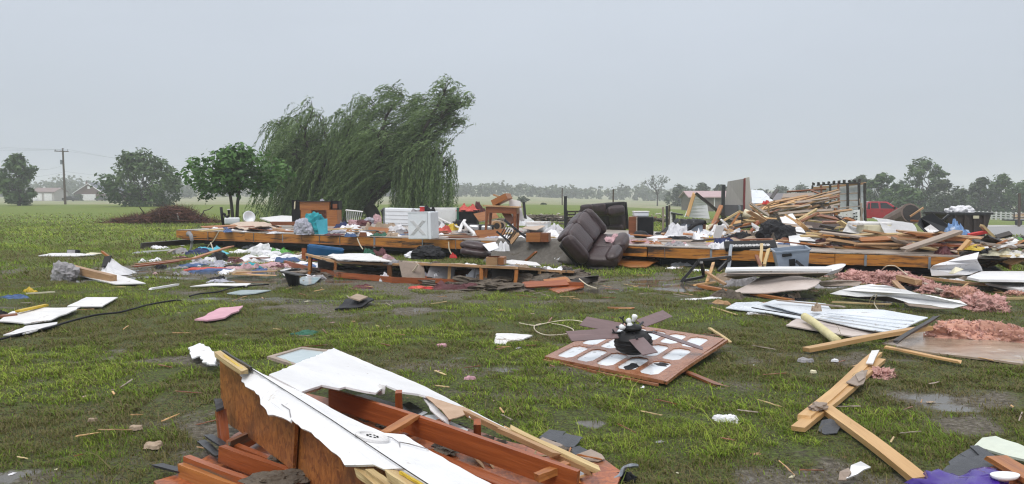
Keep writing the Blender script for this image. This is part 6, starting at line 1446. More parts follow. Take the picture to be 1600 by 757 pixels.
for a in ((1177, 322, 1262, 306, 36, .14, W_tan), (1180, 330, 1240, 316, 35, .14, W_pine), (1190, 333, 1290, 301, 36, .12, W_tan), (1210, 326, 1300, 304, 36, .10, W_pine), (1235, 318, 1310, 297, 37, .10, W_tan), (1255, 315, 1312, 300, 36, .10, W_grey), (1178, 322, 1190, 331, 34, .10, W_pine), (1196, 323, 1187, 332, 34, .10, W_pine), (1201, 322, 1201, 337, 34, .08, W_tan), (1205, 310, 1214, 297, 34, .14, W_dark), (1220, 340, 1330, 328, 34, .12, W_tan), (1215, 334, 1300, 328, 34, .12, W_grey), (1230, 300, 1290, 296, 40, .1, W_brown)): hplank(*a)
for k in range(26):
    cx = hr.uniform(1185, 1300); rag('heap_debris', D(cx, hr.uniform(324, 344), hr.uniform(35, 39)), hr.uniform(.5, 1.3), .5, hr.uniform(.2, .5), hr.choice([BLACKC, GREYC, DIRT, DIRT, MAROON, WHITEC]), 'crumpled wet debris wedged in the tangled lumber heap', 'debris', 'debris in the lumber heap', n=11, press=False)
rag('red_jug', D(1198, 319, 36), .35, .2, .25, REDC, 'bright red plastic wedged at the heap left end', 'plastic', press=False)
# near truss pile at the platform back
TP = [(1118, 352, 1108, 330, 26), ]
for (x0, y0, x1, y1, Y, w_, m, lab) in ((1131, 345, 1155, 331, 25, .12, W_cream, 'pale yellow rafter rising left to the truss peak'), (1155, 331, 1230, 358, 25, .16, W_cream, 'long cream truss chord sloping down right from the peak'), (1155, 334, 1140, 356, 24.5, .12, W_orange, 'orange truss web under the left rafter'), (1146, 356, 1190, 345, 24, .10, W_orange, 'orange board crossing below the truss peak'), (1186, 346, 1171, 366, 23.5, .12, W_red, 'red truss web below the long cream chord'), (1185, 346, 1218, 362, 24, .12, W_tan, 'tan chord below the long cream chord'), (1160, 335, 1160, 350, 25, .06, RUST, 'thin rusty rod under the truss peak'), (1128, 362, 1150, 357, 23, .14, W_dark, 'dark board at the foot of the left rafter'), (1127, 344, 1137, 352, 24, .25, WHITED, 'white board end beneath the left rafter'),
        (1222, 361, 1278, 334, 23, .14, W_brown, 'brown stud slanting up right toward the dark panel'), (1172, 318, 1200, 337, 33, .2, W_grey, 'grey bent gutter left of the lumber heap'), (1175, 352, 1195, 364, 23, .16, WHITED, 'white trim under the cream truss chord'), (1270, 363, 1330, 352, 24, .14, W_cream, 'cream board below the dark brown panel'), (1262, 362, 1300, 372, 22, .14, W_tan, 'tan board at the left end of the layered lumber'), (1128, 358, 1180, 352, 26, .2, W_dark, 'dark charred beam behind the red truss web'), (1110, 358, 1122, 345, 25, .14, W_brown, 'brown plate left of the truss peak')):
    plank('truss_member', D(x0, y0, Y), D(x1, y1, Y), w_, .06, m, lab, 'timber', roll=rnd.uniform(-40, 40), split=.4)
for k in range(52):
    cx, cy = hr.uniform(1118, 1345), hr.uniform(338, 372); ln = hr.uniform(12, 55); sl = hr.uniform(-1.0, .9) if k % 3 else hr.uniform(-.2, .2); m = hr.choice([W_tan, W_grey, W_cream, W_dark, W_brown, W_orange, W_pine]); Y = hr.uniform(21, 27)
    plank('pile_board', D(cx - ln / 2, cy - sl * ln / 2, Y), D(cx + ln / 2, cy + sl * ln / 2, Y + hr.uniform(-.4, .4)), hr.uniform(.06, .16), .05, m, words[m] + ' broken board in the splintered pile around the truss peak', 'board', 'boards around the truss peak', roll=hr.uniform(-60, 60), split=.8)
g = G(1190, 366); tag(ob('insulation_roll', tube(nb(), smoothpath([D(1162, 333, 24.6), D(1190, 342, 24.5), D(1225, 354, 24.3)], 5), .14, 8, .10), CREAMP, smooth=True), 'yellowish insulation strip lying on the long truss chord', 'insulation')
sheet('sloping_sheet', [pp(1218, 364, .5), pp(1238, 360, .6), pp(1262, 378, .12), pp(1292, 386, .05), pp(1235, 386, .05), pp(1232, 378, .15)], WHITE, 'white sheet sloping down onto the platform at the garment heap', 'panel', th=.02, warp=.05, cuts=2, press=False)
for k in range(40):
    cx = hr.uniform(1120, 1260); rag('pile_debris', pp(cx, hr.uniform(363, 378)), hr.uniform(.3, .9), .4, hr.uniform(.08, .35), hr.choice([GREYC, DIRT, DIRT, TANC, WHITEC, BLACKC, W_brown]), 'muddy crumpled debris below the truss peak', 'debris', 'muddy debris under the truss', n=11, press=False)
# layered lumber on the right end of the platform
for k in range(64):
    cx = hr.uniform(1275, 1500); f = (cx - 1275) / 225; cy = hr.uniform(362 + 4 * f, 394 + 8 * f); ln = hr.uniform(40, 150)
    sl = hr.gauss(.06, .10); m = hr.choice([W_orange, W_tan, W_amber, W_pine, W_tan, W_grey, W_red, W_dark, W_cream]); dz = (394 + 8 * f - cy) * .012 + .03
    a = pp(cx - ln / 2, 394 + 7 * f - hr.uniform(0, 7)); b_ = pp(cx + ln / 2, 394 + 7 * f + sl * 10 - hr.uniform(0, 7)); Y = max(15.6, a.y)
    Y = 15.4 + (1 - f) * 2 + hr.uniform(.1, 2.4)
    plank('stacked_board', D(cx - ln / 2, cy - sl * ln / 2, Y + hr.uniform(-.2, .5)), D(cx + ln / 2, cy + sl * ln / 2, Y + hr.uniform(-.4, .2)), hr.uniform(.08, .18), .04, m, words[m] + ' splintered board in the layered lumber on the platform right end', 'board', 'layered lumber on the platform', roll=hr.uniform(-25, 25), split=.6)
for (x0, y0, x1, y1, Y, w_, m, lab) in ((1345, 376, 1450, 369, 17.0, .16, W_orange, 'long orange rafter on top of the layered lumber'), (1330, 368, 1440, 370, 17.8, .14, W_tan, 'tan rafter behind the long orange rafter'), (1412, 391, 1498, 362, 15.6, .18, W_grey, 'wide grey plank slanting up over the layered lumber'), (1470, 372, 1530, 378, 16.2, .16, W_orange, 'orange splintered rafter end right of the grey plank'), (1500, 392, 1515, 376, 15, .10, W_pine, 'pale stub leaning at the right of the layered lumber'), (1500, 397, 1540, 386, 14.9, .10, W_dark, 'dark batten above the torn white siding'), (1520, 376, 1640, 374.5, 17, .05, BLACKM, 'long black metal bar at the right edge'), (1533, 352, 1552, 372, 18, .12, W_cream, 'cream stud leaning against the brown dumpster'), (1556, 372, 1580, 365, 18, .16, W_dark, 'dark plank end on the gravel behind'), (1513, 368, 1543, 362, 18, .10, REDC, 'red painted bar before the dumpster'), (1280, 364, 1340, 372, 20, .12, W_cream, 'cream board on the left of layered lumber'), (1290, 374, 1390, 390, 17, .14, W_tan, 'tan board slanting down along the rim'), (1300, 380, 1400, 378, 17, .12, W_dark, 'dark wet board in the left of layered lumber')):
    plank('rafter', D(x0, y0, Y), D(x1, y1, Y), w_, .06, m, lab, 'rafter', roll=rnd.uniform(-20, 30), split=.3)
sheet('tan_sheet', [D(1455, 384, 16.2), D(1475, 378, 17), D(1510, 386, 16), D(1495, 394, 15.4)], TAN, 'tan fibre sheet on the layered lumber', 'sheet', th=.02, press=False)
for k, (px, py, sx, h, m, lab, Y) in enumerate(((1525, 384, .6, .25, YELLOW, 'yellow orange wrapper at the platform right end', 14.9), (1535, 388, .7, .3, BLACKC, 'black bag at the platform right end', 14.8), (1560, 392, 1.0, .35, CREAMP, 'cream broken boards heap at the right edge', 14.6), (1590, 395, 1.0, .3, WHITED, 'white broken board heap at the right edge', 14.5), (1590, 380, .8, .3, W_tan, 'tan broken pieces heap at the right edge', 16), (1598, 372, .5, .4, GREENC, 'bright green plastic at the right edge', 17), (1530, 372, 1.4, .25, TANC, 'tan rubble heap below the dumpster', 17.5), (1560, 378, 1.3, .3, W_orange, 'orange splinter heap at the right edge', 16))):
    rag('rubble', D(px, py + 5, Y), sx * .6, .5, h * .35, m, lab, 'rubble', seed=120 + k, press=False, rough=1.6)
for k in range(55):
    m = hr.choice([W_cream, W_tan, W_orange, W_dark, WHITED, W_grey]); cx = hr.uniform(1535, 1625); cy = hr.uniform(375, 412); ln = hr.uniform(15, 45); sl = hr.uniform(-.5, .5); Y = hr.uniform(14.3, 16)
    plank('rubble_board', D(cx - ln / 2, cy - sl * ln / 2, Y), D(cx + ln / 2, cy + sl * ln / 2, Y + .2), hr.uniform(.06, .2), .04, m, (words.get(m, 'white')) + ' broken board in the rubble at the right edge', 'board', 'boards in the rubble at the right edge', roll=hr.uniform(-40, 40), split=.5)
# white sheets, cream cabinet, curved roof sheet
sheet('crumpled_sheet', [D(1314, 366, 20), D(1325, 348, 21), D(1352, 345, 22), D(1352, 366, 20.5)], WHITED, 'white crumpled panel at the left of the cream cabinet', 'panel', th=.04, press=False, warp=.08, cuts=2)
o = thing('cream_cabinet', 'cream cabinet lying on its back behind the layered lumber', 'cabinet', D(1363, 365, 20.5)); S = 20.5 / F
ob('body', box(nb(), (2 * S, 0, 7 * S), (42 * S, .5, 13 * S), bev=.02), CREAMP, o); ob('door', box(nb(), (3 * S, -.26, 7 * S), (34 * S, .03, 10 * S)), CREAMP, o); ob('white_top', box(nb(), (-2 * S, .1, 15.5 * S), (56 * S, .6, 5 * S), bev=.03), WHITED, o)
bm = nb(); gg = []
for i in range(15):
    row = []
    for j in range(9):
        u_ = i / 14; v_ = j / 8
        px = 1362 + u_ * 20 + v_ * (62 - 8 * u_); py = 341 + (28 * u_ ** 1.6) + v_ * (9 - 2 * u_) - 5 * math.sin(u_ * 2.2) * 1
        row.append(bm.verts.new(D(px, py, 21.2 - 1.6 * u_ ** 1.2 + .25 * v_) + V((0, 0, .04 * MN.noise(V((i * .4, j * .4, 0)))))))
    gg.append(row)
for a, b_ in zip(gg, gg[1:]):
    for j in range(8): bm.faces.new((a[j], b_[j], b_[j + 1], a[j + 1]))
bmesh.ops.solidify(bm, geom=bm.faces[:], thickness=.03)
tag(ob('curved_sheet', bm, WHITE, smooth=False), 'curved white metal sheet arched over the cream cabinet', 'metal sheet')
cr = thing('carpet_roll', 'rolled brown carpet poking up before the red pickup', 'carpet', D(1415, 346, 24))
cyl(bm := nb(), D(1392, 349, 24.5) - cr.location, D(1424, 334, 23.5) - cr.location, .30, 14, .34); ob('roll', bm, mk('brown_carpet', (.22, .17, .145), (.14, .105, .088), 10, .9, .5, 80), cr)
cyl(bm := nb(), D(1424, 334, 23.48) - cr.location, D(1424.6, 333.7, 23.46) - cr.location, .28, 12); ob('core', bm, W_dark, cr)
plank('splinter', D(1423, 338, 23.3), D(1441, 326, 23.3), .08, .04, W_tan, 'tan splinters sticking out of the carpet roll', 'splinter', split=1.5)
plank('splinter', D(1424, 345, 23.2), D(1440, 346, 22.8), .12, .05, W_brown, 'brown board lying below the carpet roll end', 'board')
# black open container
bk = thing('black_container', 'black plastic drawer unit tipped over with a pale sticker', 'container', D(1462, 366, 18.0)); bl = bk.location
def pk(px, py, Y): return D(px, py, Y) - bl
bm = nb()
def quad(bm, *ps): bm.faces.new([bm.verts.new(p) for p in ps])
quad(bm, pk(1433, 351, 17.8), pk(1438, 340, 18.4), pk(1449, 364, 18.6), pk(1449, 368, 17.7)); quad(bm, pk(1433, 351, 17.8), pk(1449, 368, 17.7), pk(1452, 368, 17.7), pk(1438, 352, 17.9))
quad(bm, pk(1438, 341, 18.4), pk(1457, 333, 18.6), pk(1492, 360, 18.8), pk(1478, 366, 18.4)); quad(bm, pk(1438, 341, 18.4), pk(1449, 364, 18.6), pk(1478, 366, 18.5)); quad(bm, pk(1457, 333, 18.6), pk(1460, 336, 19.4), pk(1494, 361, 19.4), pk(1492, 360, 18.8)); quad(bm, pk(1449, 368, 17.7), pk(1478, 366, 18.3), pk(1478, 362, 18.5), pk(1449, 360, 18.6))
ob('shell', bm, BLACK, bk)
sheet('sticker', [D(1444, 357, 18.05), D(1454, 351, 18.1), D(1468, 361, 18.1), D(1452, 365, 17.95)], WHITED, parent=bk, th=.006, press=False)
rag('blue_bag', D(1496, 366, 18.3), .50, .4, .40, mk('printed_blue_bag', (.20, .34, .56), (.10, .19, .38), 4, .5, .2, 30, spots=[((.66, .70, .76), .56, 4)]), 'blue and white printed plastic bag right of the black container', 'bag', seed=14, press=False, n=19)
plank('prop', D(1473, 344, 19), D(1482, 336, 19), .05, .04, BLACKM, 'black bracket between container and dumpster', 'bracket')
# dumpster trailer
dY = 30.0; S = dY / F
dg = tz(D(1513, 360, dY).x, dY)
du = thing('dumpster', 'dark brown dumpster with pale label and flared rim', 'dumpster', V((D(1513, 360, dY).x, dY, dg)))
hz_ = D(1513, 334, dY).z - dg
bm = nb(); vs = []
for (xa, xb, z) in ((-26 * S, 26 * S, .15), (-34 * S, 35 * S, hz_)):
    vs.append([bm.verts.new((xa, 0, z)), bm.verts.new((xb, 0, z)), bm.verts.new((xb, 1.6, z)), bm.verts.new((xa, 1.6, z))])
for i in range(4): bm.faces.new((vs[0][i], vs[0][(i + 1) % 4], vs[1][(i + 1) % 4], vs[1][i]))
bm.faces.new(vs[0][::-1]); ob('body', bm, RUST, du)
bm = nb(); box(bm, (.5 * S, -.03, hz_), (72 * S, .10, .09)); box(bm, (.5 * S, 1.62, hz_), (72 * S, .10, .09)); box(bm, (-34 * S, .8, hz_), (.10, 1.6, .085)); box(bm, (35.5 * S, .8, hz_), (.10, 1.6, .085)); ob('rim', bm, BLACKM, du)
bm = nb()
for k in range(4): box(bm, ((-22 + 15 * k) * S, -.06, hz_ * .5), (.08, .06, hz_ * .85))
ob('rib', bm, RUST, du)
ob('label_plate', box(nb(), (9 * S, -.10, hz_ - 5.5 * S), (9 * S, .02, 4.5 * S)), CREAMP, du)
rag('bag', V((du.location.x + .1, dY + .8, dg + hz_ - .1)), 1.0, .8, .45, WHITEC, 'white bag heaped inside the dumpster', 'bag', press=False)
sheet('black_board', [D(1467, 346, 29.5), D(1480, 335, 29.6), D(1484, 336, 30), D(1472, 347, 29.8)], BLACK, 'black lid leaning at the left of the dumpster', 'lid', th=.03, press=False)
# ------------------------------------------------------------------ red pickup
PY = 66.0; g0 = D(1395, 345, PY); gz = tz(g0.x, PY); S = PY / F
M = frame(V((D(1352, 340, PY).x, PY, D(1400, 315, PY).z - 1.90)), -4)
pu_ = thing('pickup_truck', 'red crew cab pickup parked beyond the stud wall facing right', 'pickup', M)
RED = mk('red_car_paint', (.36, .008, .022), (.30, .006, .018), 2, .22, 0, coat=.5, var=0); CGL = mk('dark_car_glass', (.012, .014, .018), None, 3, .06, 0); TYRE = mk('tyre_rubber', (.02, .02, .02), None, 6, .8)
bm = nb()
prof = [(-2.2, .45), (-2.2, 1.18), (-.25, 1.20), (-.12, 1.84), (.05, 1.90), (1.35, 1.90), (1.62, 1.82), (2.35, 1.28), (2.7, 1.22), (3.4, 1.16), (3.62, 1.05), (3.66, .50), (3.3, .45)]
for (y, sc_) in ((-.95, 1), (.95, 1)):
    pass
va = [bm.verts.new((x, -.95 + (.16 if z > 1.3 else 0), z)) for x, z in prof]; vb = [bm.verts.new((x, .95 - (.16 if z > 1.3 else 0), z)) for x, z in prof]
bm.faces.new(va); bm.faces.new(vb[::-1])
for i in range(len(prof)): bm.faces.new((va[i], va[(i + 1) % len(prof)], vb[(i + 1) % len(prof)], vb[i]))
ob('body', bm, RED, pu_)
def carpoly(name, pts, m, y=-.965, th=.012):
    bm = nb(); a = [bm.verts.new((x, y + (.135 * (z - 1.24) / .6 if z > 1.24 else 0), z)) for x, z in pts]; b_ = [bm.verts.new((x, y + th + (.135 * (z - 1.24) / .6 if z > 1.24 else 0), z)) for x, z in pts]
    bm.faces.new(a); bm.faces.new(b_[::-1])
    for i in range(len(a)): bm.faces.new((a[i], b_[i], b_[(i + 1) % len(a)], a[(i + 1) % len(a)]))
    return ob(name, bm, m, pu_)
carpoly('window', [(.10, 1.30), (.14, 1.78), (.72, 1.79), (.76, 1.30)], CGL); carpoly('window', [(.90, 1.30), (.90, 1.79), (1.42, 1.77), (2.02, 1.34), (1.95, 1.28)], CGL); carpoly('window', [(-.22, 1.26), (-.10, 1.74), (.02, 1.76), (.02, 1.26)], CGL)
for x0, x1 in ((.06, .80), (.86, 2.02)):
    d_ = carpoly('door', [(x0, .55), (x0, 1.24), (x1, 1.24), (x1, .55)], RED, -.972, .02)
    ob('handle', box(nb(), (x0 + .14, -.985, 1.08), (.16, .03, .04)), BLACK, d_)
for x in (-1.3, 2.85):
    for y in (-.80, .80):
        cyl(bm := nb(), (x, y - .14, .38), (x, y + .14, .38), .39, 20); wh = ob('wheel', bm, TYRE, pu_); cyl(bm := nb(), (x, y - .16, .38), (x, y - .14, .38), .24, 14); ob('rim', bm, STEEL, wh)
ob('mirror', box(nb(), (2.02, -1.08, 1.36), (.12, .20, .22), bev=.03), BLACK, pu_); ob('bumper', box(nb(), (3.68, 0, .60), (.14, 1.9, .28), bev=.04), STEEL, pu_); ob('headlight', box(nb(), (3.60, -.72, .93), (.12, .36, .2), bev=.02), GLASS, pu_); ob('headlight', box(nb(), (3.60, .72, .93), (.12, .36, .2), bev=.02), GLASS, pu_)
o = thing('yard_sign', 'small black rectangular frame sign behind the pickup bonnet', 'sign', D(1415, 325, 72)); bm = nb()
for a, b_ in (((-.45, 0, .0), (.45, 0, .0)), ((.45, 0, .0), (.45, 0, .32)), ((.45, 0, .32), (-.45, 0, .32)), ((-.45, 0, .32), (-.45, 0, 0))): tube(bm, [a, b_], .05, 4)
ob('frame', bm, BLACKM, o); post(1411, 326, 340, 72, .06, BLACKM, 'thin leg post of the black frame sign', 'sign_post'); post(1419, 326, 340, 72, .06, BLACKM, 'right thin leg post of the black frame sign', 'sign_post')
# white rail fence: each post its own part of one fence
FA, FB = G(1428, 337), V((D(1640, 346, 112).x, 112, 0)); FA = V((D(1428, 338, 175).x, 175, 0))
wf = thing('rail_fence', 'long white three rail fence along the road', 'fence', V((FA.x, FA.y, tz(FA.x, FA.y))))
FW = mk('white_vinyl', (.80, .80, .81), None, 3, .4, 0); nseg = 34
for k in range(nseg + 1):
    p = FA.lerp(FB, k / nseg); z = tz(p.x, p.y)
    pr = ob('post', box(nb(), (0, 0, .68), (.20, .20, 1.40)), FW, wf, Matrix.Translation(V((p.x, p.y, z))), world=True)
    ob('post_cap', box(nb(), (0, 0, 1.38), (.19, .19, .05)), FW, pr)
    if k < nseg:
        q_ = FA.lerp(FB, (k + 1) / nseg); z2 = tz(q_.x, q_.y)
        for h in (.38, .78, 1.18): plank('rail', V((p.x, p.y, z + h)), V((q_.x, q_.y, z2 + h)), .06, .19, FW, parent=wf, split=0, bend=0)
# trailer wreck at right, barns
tr = thing('flat_trailer', 'black low trailer loaded with boards on the gravel lot', 'trailer', frame(G(1592, 353), 0)); S = G(1592, 353).y / F
ob('bed', box(nb(), (0, 0, .55), (36 * S, 1.8, .12)), BLACKM, tr)
bm = nb(); box(bm, (-17 * S, -.85, .9), (.08, .08, .8)); box(bm, (-10 * S, -.9, .85), (15 * S, .06, .06)); ob('side_rail', bm, BLACKM, tr)
for x in (-10, 6): cyl(bm := nb(), (x * S, -.98, .32), (x * S, -.78, .32), .32, 14); ob('wheel', bm, TYRE, tr)
for k in range(5): plank('load_board', tr.location + V(((-13 + 2 * k) * S, -.6 + .25 * k, .7 + .1 * k)), tr.location + V(((17 + k) * S, -.4 + .2 * k, .85 + .12 * k)), .25, .06, (W_tan, W_grey, W_cream, W_tan, W_grey)[k], parent=tr)
def house(name, label, px, py, Y, w_, d_, eave, ridge, wallm, roofm, yaw=0, gable_front=False, over=.4):
    p = D(px, py, Y); g_ = tz(p.x, p.y); r = thing(name, label, 'house' if 'house' in name else 'barn', frame(V((p.x, Y, g_)), yaw))
    bm = nb(); x, y = w_ / 2, d_ / 2
    if gable_front:
        pr_ = [(-x, 0), (x, 0), (x, eave), (0, ridge), (-x, eave)]
        a = [bm.verts.new((u_, -y, z)) for u_, z in pr_]; b_ = [bm.verts.new((u_, y, z)) for u_, z in pr_]
    else:
        pr_ = [(-y, 0), (y, 0), (y, eave), (0, ridge), (-y, eave)]
        a = [bm.verts.new((-x, u_, z)) for u_, z in pr_]; b_ = [bm.verts.new((x, u_, z)) for u_, z in pr_]
    bm.faces.new(a); bm.faces.new(b_[::-1])
    for i in (0, 1, 4): bm.faces.new((a[i], a[(i + 1) % 5], b_[(i + 1) % 5], b_[i]))
    ob('wall', bm, wallm, r)
    bm = nb(); L1, L2 = (y + over, x + over) if gable_front else (x + over, y + over)
    sl_ = (ridge - eave) / (x if gable_front else y); lo = eave - sl_ * over
    def rp(u_, v_, z): return (v_, u_, z) if gable_front else (u_, v_, z)
    for sg in (-1, 1):
        t_ = [rp(-L1, sg * L2, lo + .06), rp(L1, sg * L2, lo + .06), rp(L1, 0, ridge + .08), rp(-L1, 0, ridge + .08)]
        A_ = [bm.verts.new(v) for v in t_]; B_ = [bm.verts.new((v[0], v[1], v[2] + .16)) for v in t_]
        bm.faces.new(A_); bm.faces.new(B_[::-1])
        for i in range(4): bm.faces.new((A_[i], B_[i], B_[(i + 1) % 4], A_[(i + 1) % 4]))
    ob('roof', bm, roofm, r); return r
BRICK = mk('brown_brick', (.13, .06, .045), (.09, .042, .034), 12, .8); SLATE = mk('grey_roof_shingles', (.10, .11, .15), (.075, .082, .11), 6, .7)
h = house('brick_house', 'brick house with white garage door and grey gabled roof', 150, 314, 280, 11, 9, 2.7, 6.2, BRICK, SLATE, 0, True)
ob('garage_door', box(nb(), (-.2, -4.55, 1.15), (5.2, .12, 2.3)), FW, h); ob('gable_vent', box(nb(), (0, -4.56, 4.7), (1.0, .1, .9)), FW, h)
for sg in (-1, 1): ob('barge_board', tube(nb(), [(0, -5.0, 6.15), (sg * 5.9, -5.0, 2.4)], .15, 4), FW, h)
ob('main_roof', (lambda b: b)(lathe(nb(), [(.001, 0)] + [(9, 0), (4.5, 3.4), (.001, 3.5)], 4, Matrix.Translation((6.5, 8, 2.9)) @ Matrix.Diagonal((1.1, 1, 1, 1)) @ Matrix.Rotation(R(45), 4, 'Z'))), SLATE, h); ob('wing_wall', box(nb(), (7.5, 7, 1.4), (11, 9, 2.8)), BRICK, h); ob('chimney', box(nb(), (-4.4, 2, 5.6), (.5, .5, 2.8)), BRICK, h)
for x in (8, 11): w1 = ob('window', box(nb(), (x, 2.46, 1.5), (1.4, .1, 1.3)), CGL, h)
b2 = house('pale_shed', 'pale low shed with reddish roof left of the utility pole', 78, 315, 265, 8, 8, 3.0, 4.3, mk('pale_shed_wall', (.46, .43, .42), None, 3, .7), mk('rosy_roof', (.24, .17, .165), None, 4, .6)); ob('shed_door', box(nb(), (-1.6, -4.06, 1.3), (2.6, .1, 2.5)), FW, b2); ob('shed_door', box(nb(), (1.9, -4.06, 1.3), (2.6, .1, 2.5)), FW, b2)
b3 = house('pink_barn', 'long barn with pinkish roof behind the leaning door', 1118, 325, 120, 9.5, 6, 2.2, 3.0, mk('barn_boards', (.22, .19, .17), (.14, .12, .11), 10, .8, .2, 20, (4, 4, .3)), mk('pink_metal_roof', (.48, .33, .34), None, 3, .5)); 
for k in range(6): ob('barn_post', box(nb(), (-4.4 + 1.7 * k, -3.05, 1.1), (.14, .1, 2.2)), WHITED, b3)
b4 = house('grey_barn', 'low grey roofed barn beyond the lumber heap', 1245, 322, 130, 12, 7, 2.2, 3.2, mk('barn_boards_dark', (.12, .10, .10), None, 10, .8), mk('grey_barn_roof', (.16, .145, .16), None, 3, .6)); ob('barn_door', box(nb(), (0, -3.55, 1.0), (2.5, .1, 2)), BLACK, b4)
# small far vehicles
def farcar(px, py, Y, m, lab, yaw=0):
    p = D(px, py, Y); c = thing('parked_car', lab, 'car', frame(V((p.x, Y, tz(p.x, Y))), yaw))
    bm = nb(); pr_ = [(-2.1, .35), (-2.1, .95), (-1.3, 1.0), (-.9, 1.5), (.5, 1.52), (1.1, 1.0), (2.0, .9), (2.1, .35)]
    a = [bm.verts.new((x, -.85, z)) for x, z in pr_]; b_ = [bm.verts.new((x, .85, z)) for x, z in pr_]; bm.faces.new(a); bm.faces.new(b_[::-1])
    for i in range(8): bm.faces.new((a[i], a[(i + 1) % 8], b_[(i + 1) % 8], b_[i]))
    ob('body', bm, m, c); ob('window', box(nb(), (-.2, -.86, 1.25), (1.5, .03, .34)), CGL, c)
    for x in (-1.3, 1.3): cyl(bm := nb(), (x, -.88, .33), (x, -.68, .33), .33, 12); ob('wheel', bm, TYRE, c)
farcar(45, 315, 200, FW, 'white car parked far left beneath the feathery tree'); farcar(110, 316, 230, BLACK, 'dark car parked between utility pole and brick house'); farcar(160, 315, 250, BLACKM, 'dark car parked before the brick house garage')
ff = thing('yard_fence', 'pale low fence before the brick house', 'fence', G(150, 319)); 
for k in range(18): plank('picket', D(88 + 6 * k, 316.5, 235) + V((0, 0, -1.2)), D(88 + 6 * k, 314.5, 235), .12, .12, GREYC, parent=ff)
plank('rail', D(86, 314.8, 235), D(192, 314.8, 235), .12, .2, GREYC, parent=ff)
# utility pole and wires
UY = 137.0; ub = D(102, 318, UY); uz = tz(ub.x, UY); U = UY / F
up_ = thing('utility_pole', 'leaning wooden utility pole with crossarm in the far left field', 'utility pole', V((ub.x, UY, uz)))
topz = D(98, 232, UY) - up_.location; cyl(bm := nb(), (0, 0, -.3), topz, .21, 10, .14); ob('shaft', bm, POLEW, up_)
arm = topz + V((0, 0, -.55)); ob('crossarm', plankbm(2.5, .14, .16, 3, 0, 0), POLEW, up_, Matrix.Translation(arm + V((-.15, -.16, 0))) @ Matrix.Rotation(R(2), 4, 'Y'))
for dx in (-1.25, .2, .95): cyl(bm := nb(), arm + V((dx, -.16, .08)), arm + V((dx, -.16, .36)), .07, 8, .05); ob('insulator', bm, GREYM, up_)
cyl(bm := nb(), topz + V((-.28, -.1, -2.9)), topz + V((-.28, -.1, -2.1)), .22, 12); ob('transformer', bm, GREYM, up_)
apx = up_.location + arm
def wire(a, b_, sag, lab, r=.014, m=GREYM):
    pts = [a.lerp(b_, i / 24) - V((0, 0, sag * 4 * (i / 24) * (1 - i / 24))) for i in range(25)]; tag(ob('power_line', tube(nb(), pts, r, 4), m), lab, 'power line', 'power lines on the pole')
farL, farR = D(-150, 215, 125), D(420, 270, 175)
for k, (dx, lab) in enumerate(((-1.25, 'topmost power line left of the pole'), (.2, 'middle power line left of the pole'), (.95, 'lowest crossarm power line left of the pole'))): wire(apx + V((dx, -.16, .36)), farL + V((0, 0, -.8 * k)), .4, lab, .012)
for k, (dx, lab) in enumerate(((-1.25, 'upper power line running right from the pole'), (.95, 'second power line running right from the pole'))): wire(apx + V((dx, -.16, .36)), farR + V((0, 0, -1.6 * k)), .6, lab, .012)
wire(apx + V((.1, -.2, -3.6)), D(360, 285, 170), .6, 'low cable running right from the pole', .014); wire(apx + V((-.2, -.2, -2.6)), D(55, 265, 128), .3, 'service cable dropping left from the transformer', .014); wire(apx + V((-.2, -.2, -3.8)), D(20, 278, 150), .3, 'lowest cable dropping left from the pole', .014)
post(1593, 302, 336, 70, .16, POLEW, 'slanted grey pole at the far right edge before the trees')
# brush pile
rng = np.random.default_rng(77); bpn = G(255, 349)
bp_ = thing('brush_pile', 'reddish brown pile of dead brush in the left field', 'brush pile', bpn); S = bpn.y / F
ob('core_mass', lump(38 * S, 1.2, 9 * S, 8, 5, .5, 3.4), BRUSHM, bp_, Matrix.Translation((4 * S, 0, 6 * S))); ob('low_mass', lump(44 * S, 1.0, 5 * S, 18, 5, .5, 3.4), BRUSHM, bp_, Matrix.Translation((-50 * S, .3, 2.5 * S))); ob('low_mass', lump(40 * S, 1.0, 8 * S, 19, 5, .5, 3.4), BRUSHM, bp_, Matrix.Translation((42 * S, .3, 3 * S)))
P_, R1, U1, T1 = [], [], [], []
for k in range(9000):
    u_ = rng.normal() * .40; x = u_ * 80 * S; h = (13 * math.exp(-((x / S - 18) / 26) ** 4) + 8 * math.exp(-((x / S) / 80) ** 4)) * S * (.75 + .5 * rng.random())
    P_.append((x, rng.normal() * .55, rng.random() ** .7 * h)); a = rng.normal(size=3) * np.array([1.3, .6, .55]); a /= np.linalg.norm(a); q_ = np.cross(a, rng.normal(size=3)); q_ /= np.linalg.norm(q_); U1.append(a * rng.uniform(.2, .75)); R1.append(q_ * rng.uniform(.012, .028)); T1.append(rng.random())
tw_ = quads('twigs', np.array(P_), np.array(R1), np.array(U1), np.array(T1), leafmat('twig_brown', (.022, .010, .009), (.20, .085, .062), 0, .8), bp_); tw_['kind'] = 'stuff'
for a, b_ in (((-30 * S, 0, 10 * S), (-36 * S, 0, 27 * S)), ((34 * S, -.5, 8 * S), (40 * S, -.4, 16 * S)), ((56 * S, 0, 10 * S), (76 * S, .3, 26 * S))): limb(bm := nb(), a, b_, .05, .02, rng, .1); ob('branch', bm, BARK, bp_)
plank('pale_stick', bp_.location + V((36 * S, -1.0, 6 * S)), bp_.location + V((33 * S, -1.0, 15 * S)), .12, .05, WHITED, 'short white stick on the brush pile right side', 'stick')
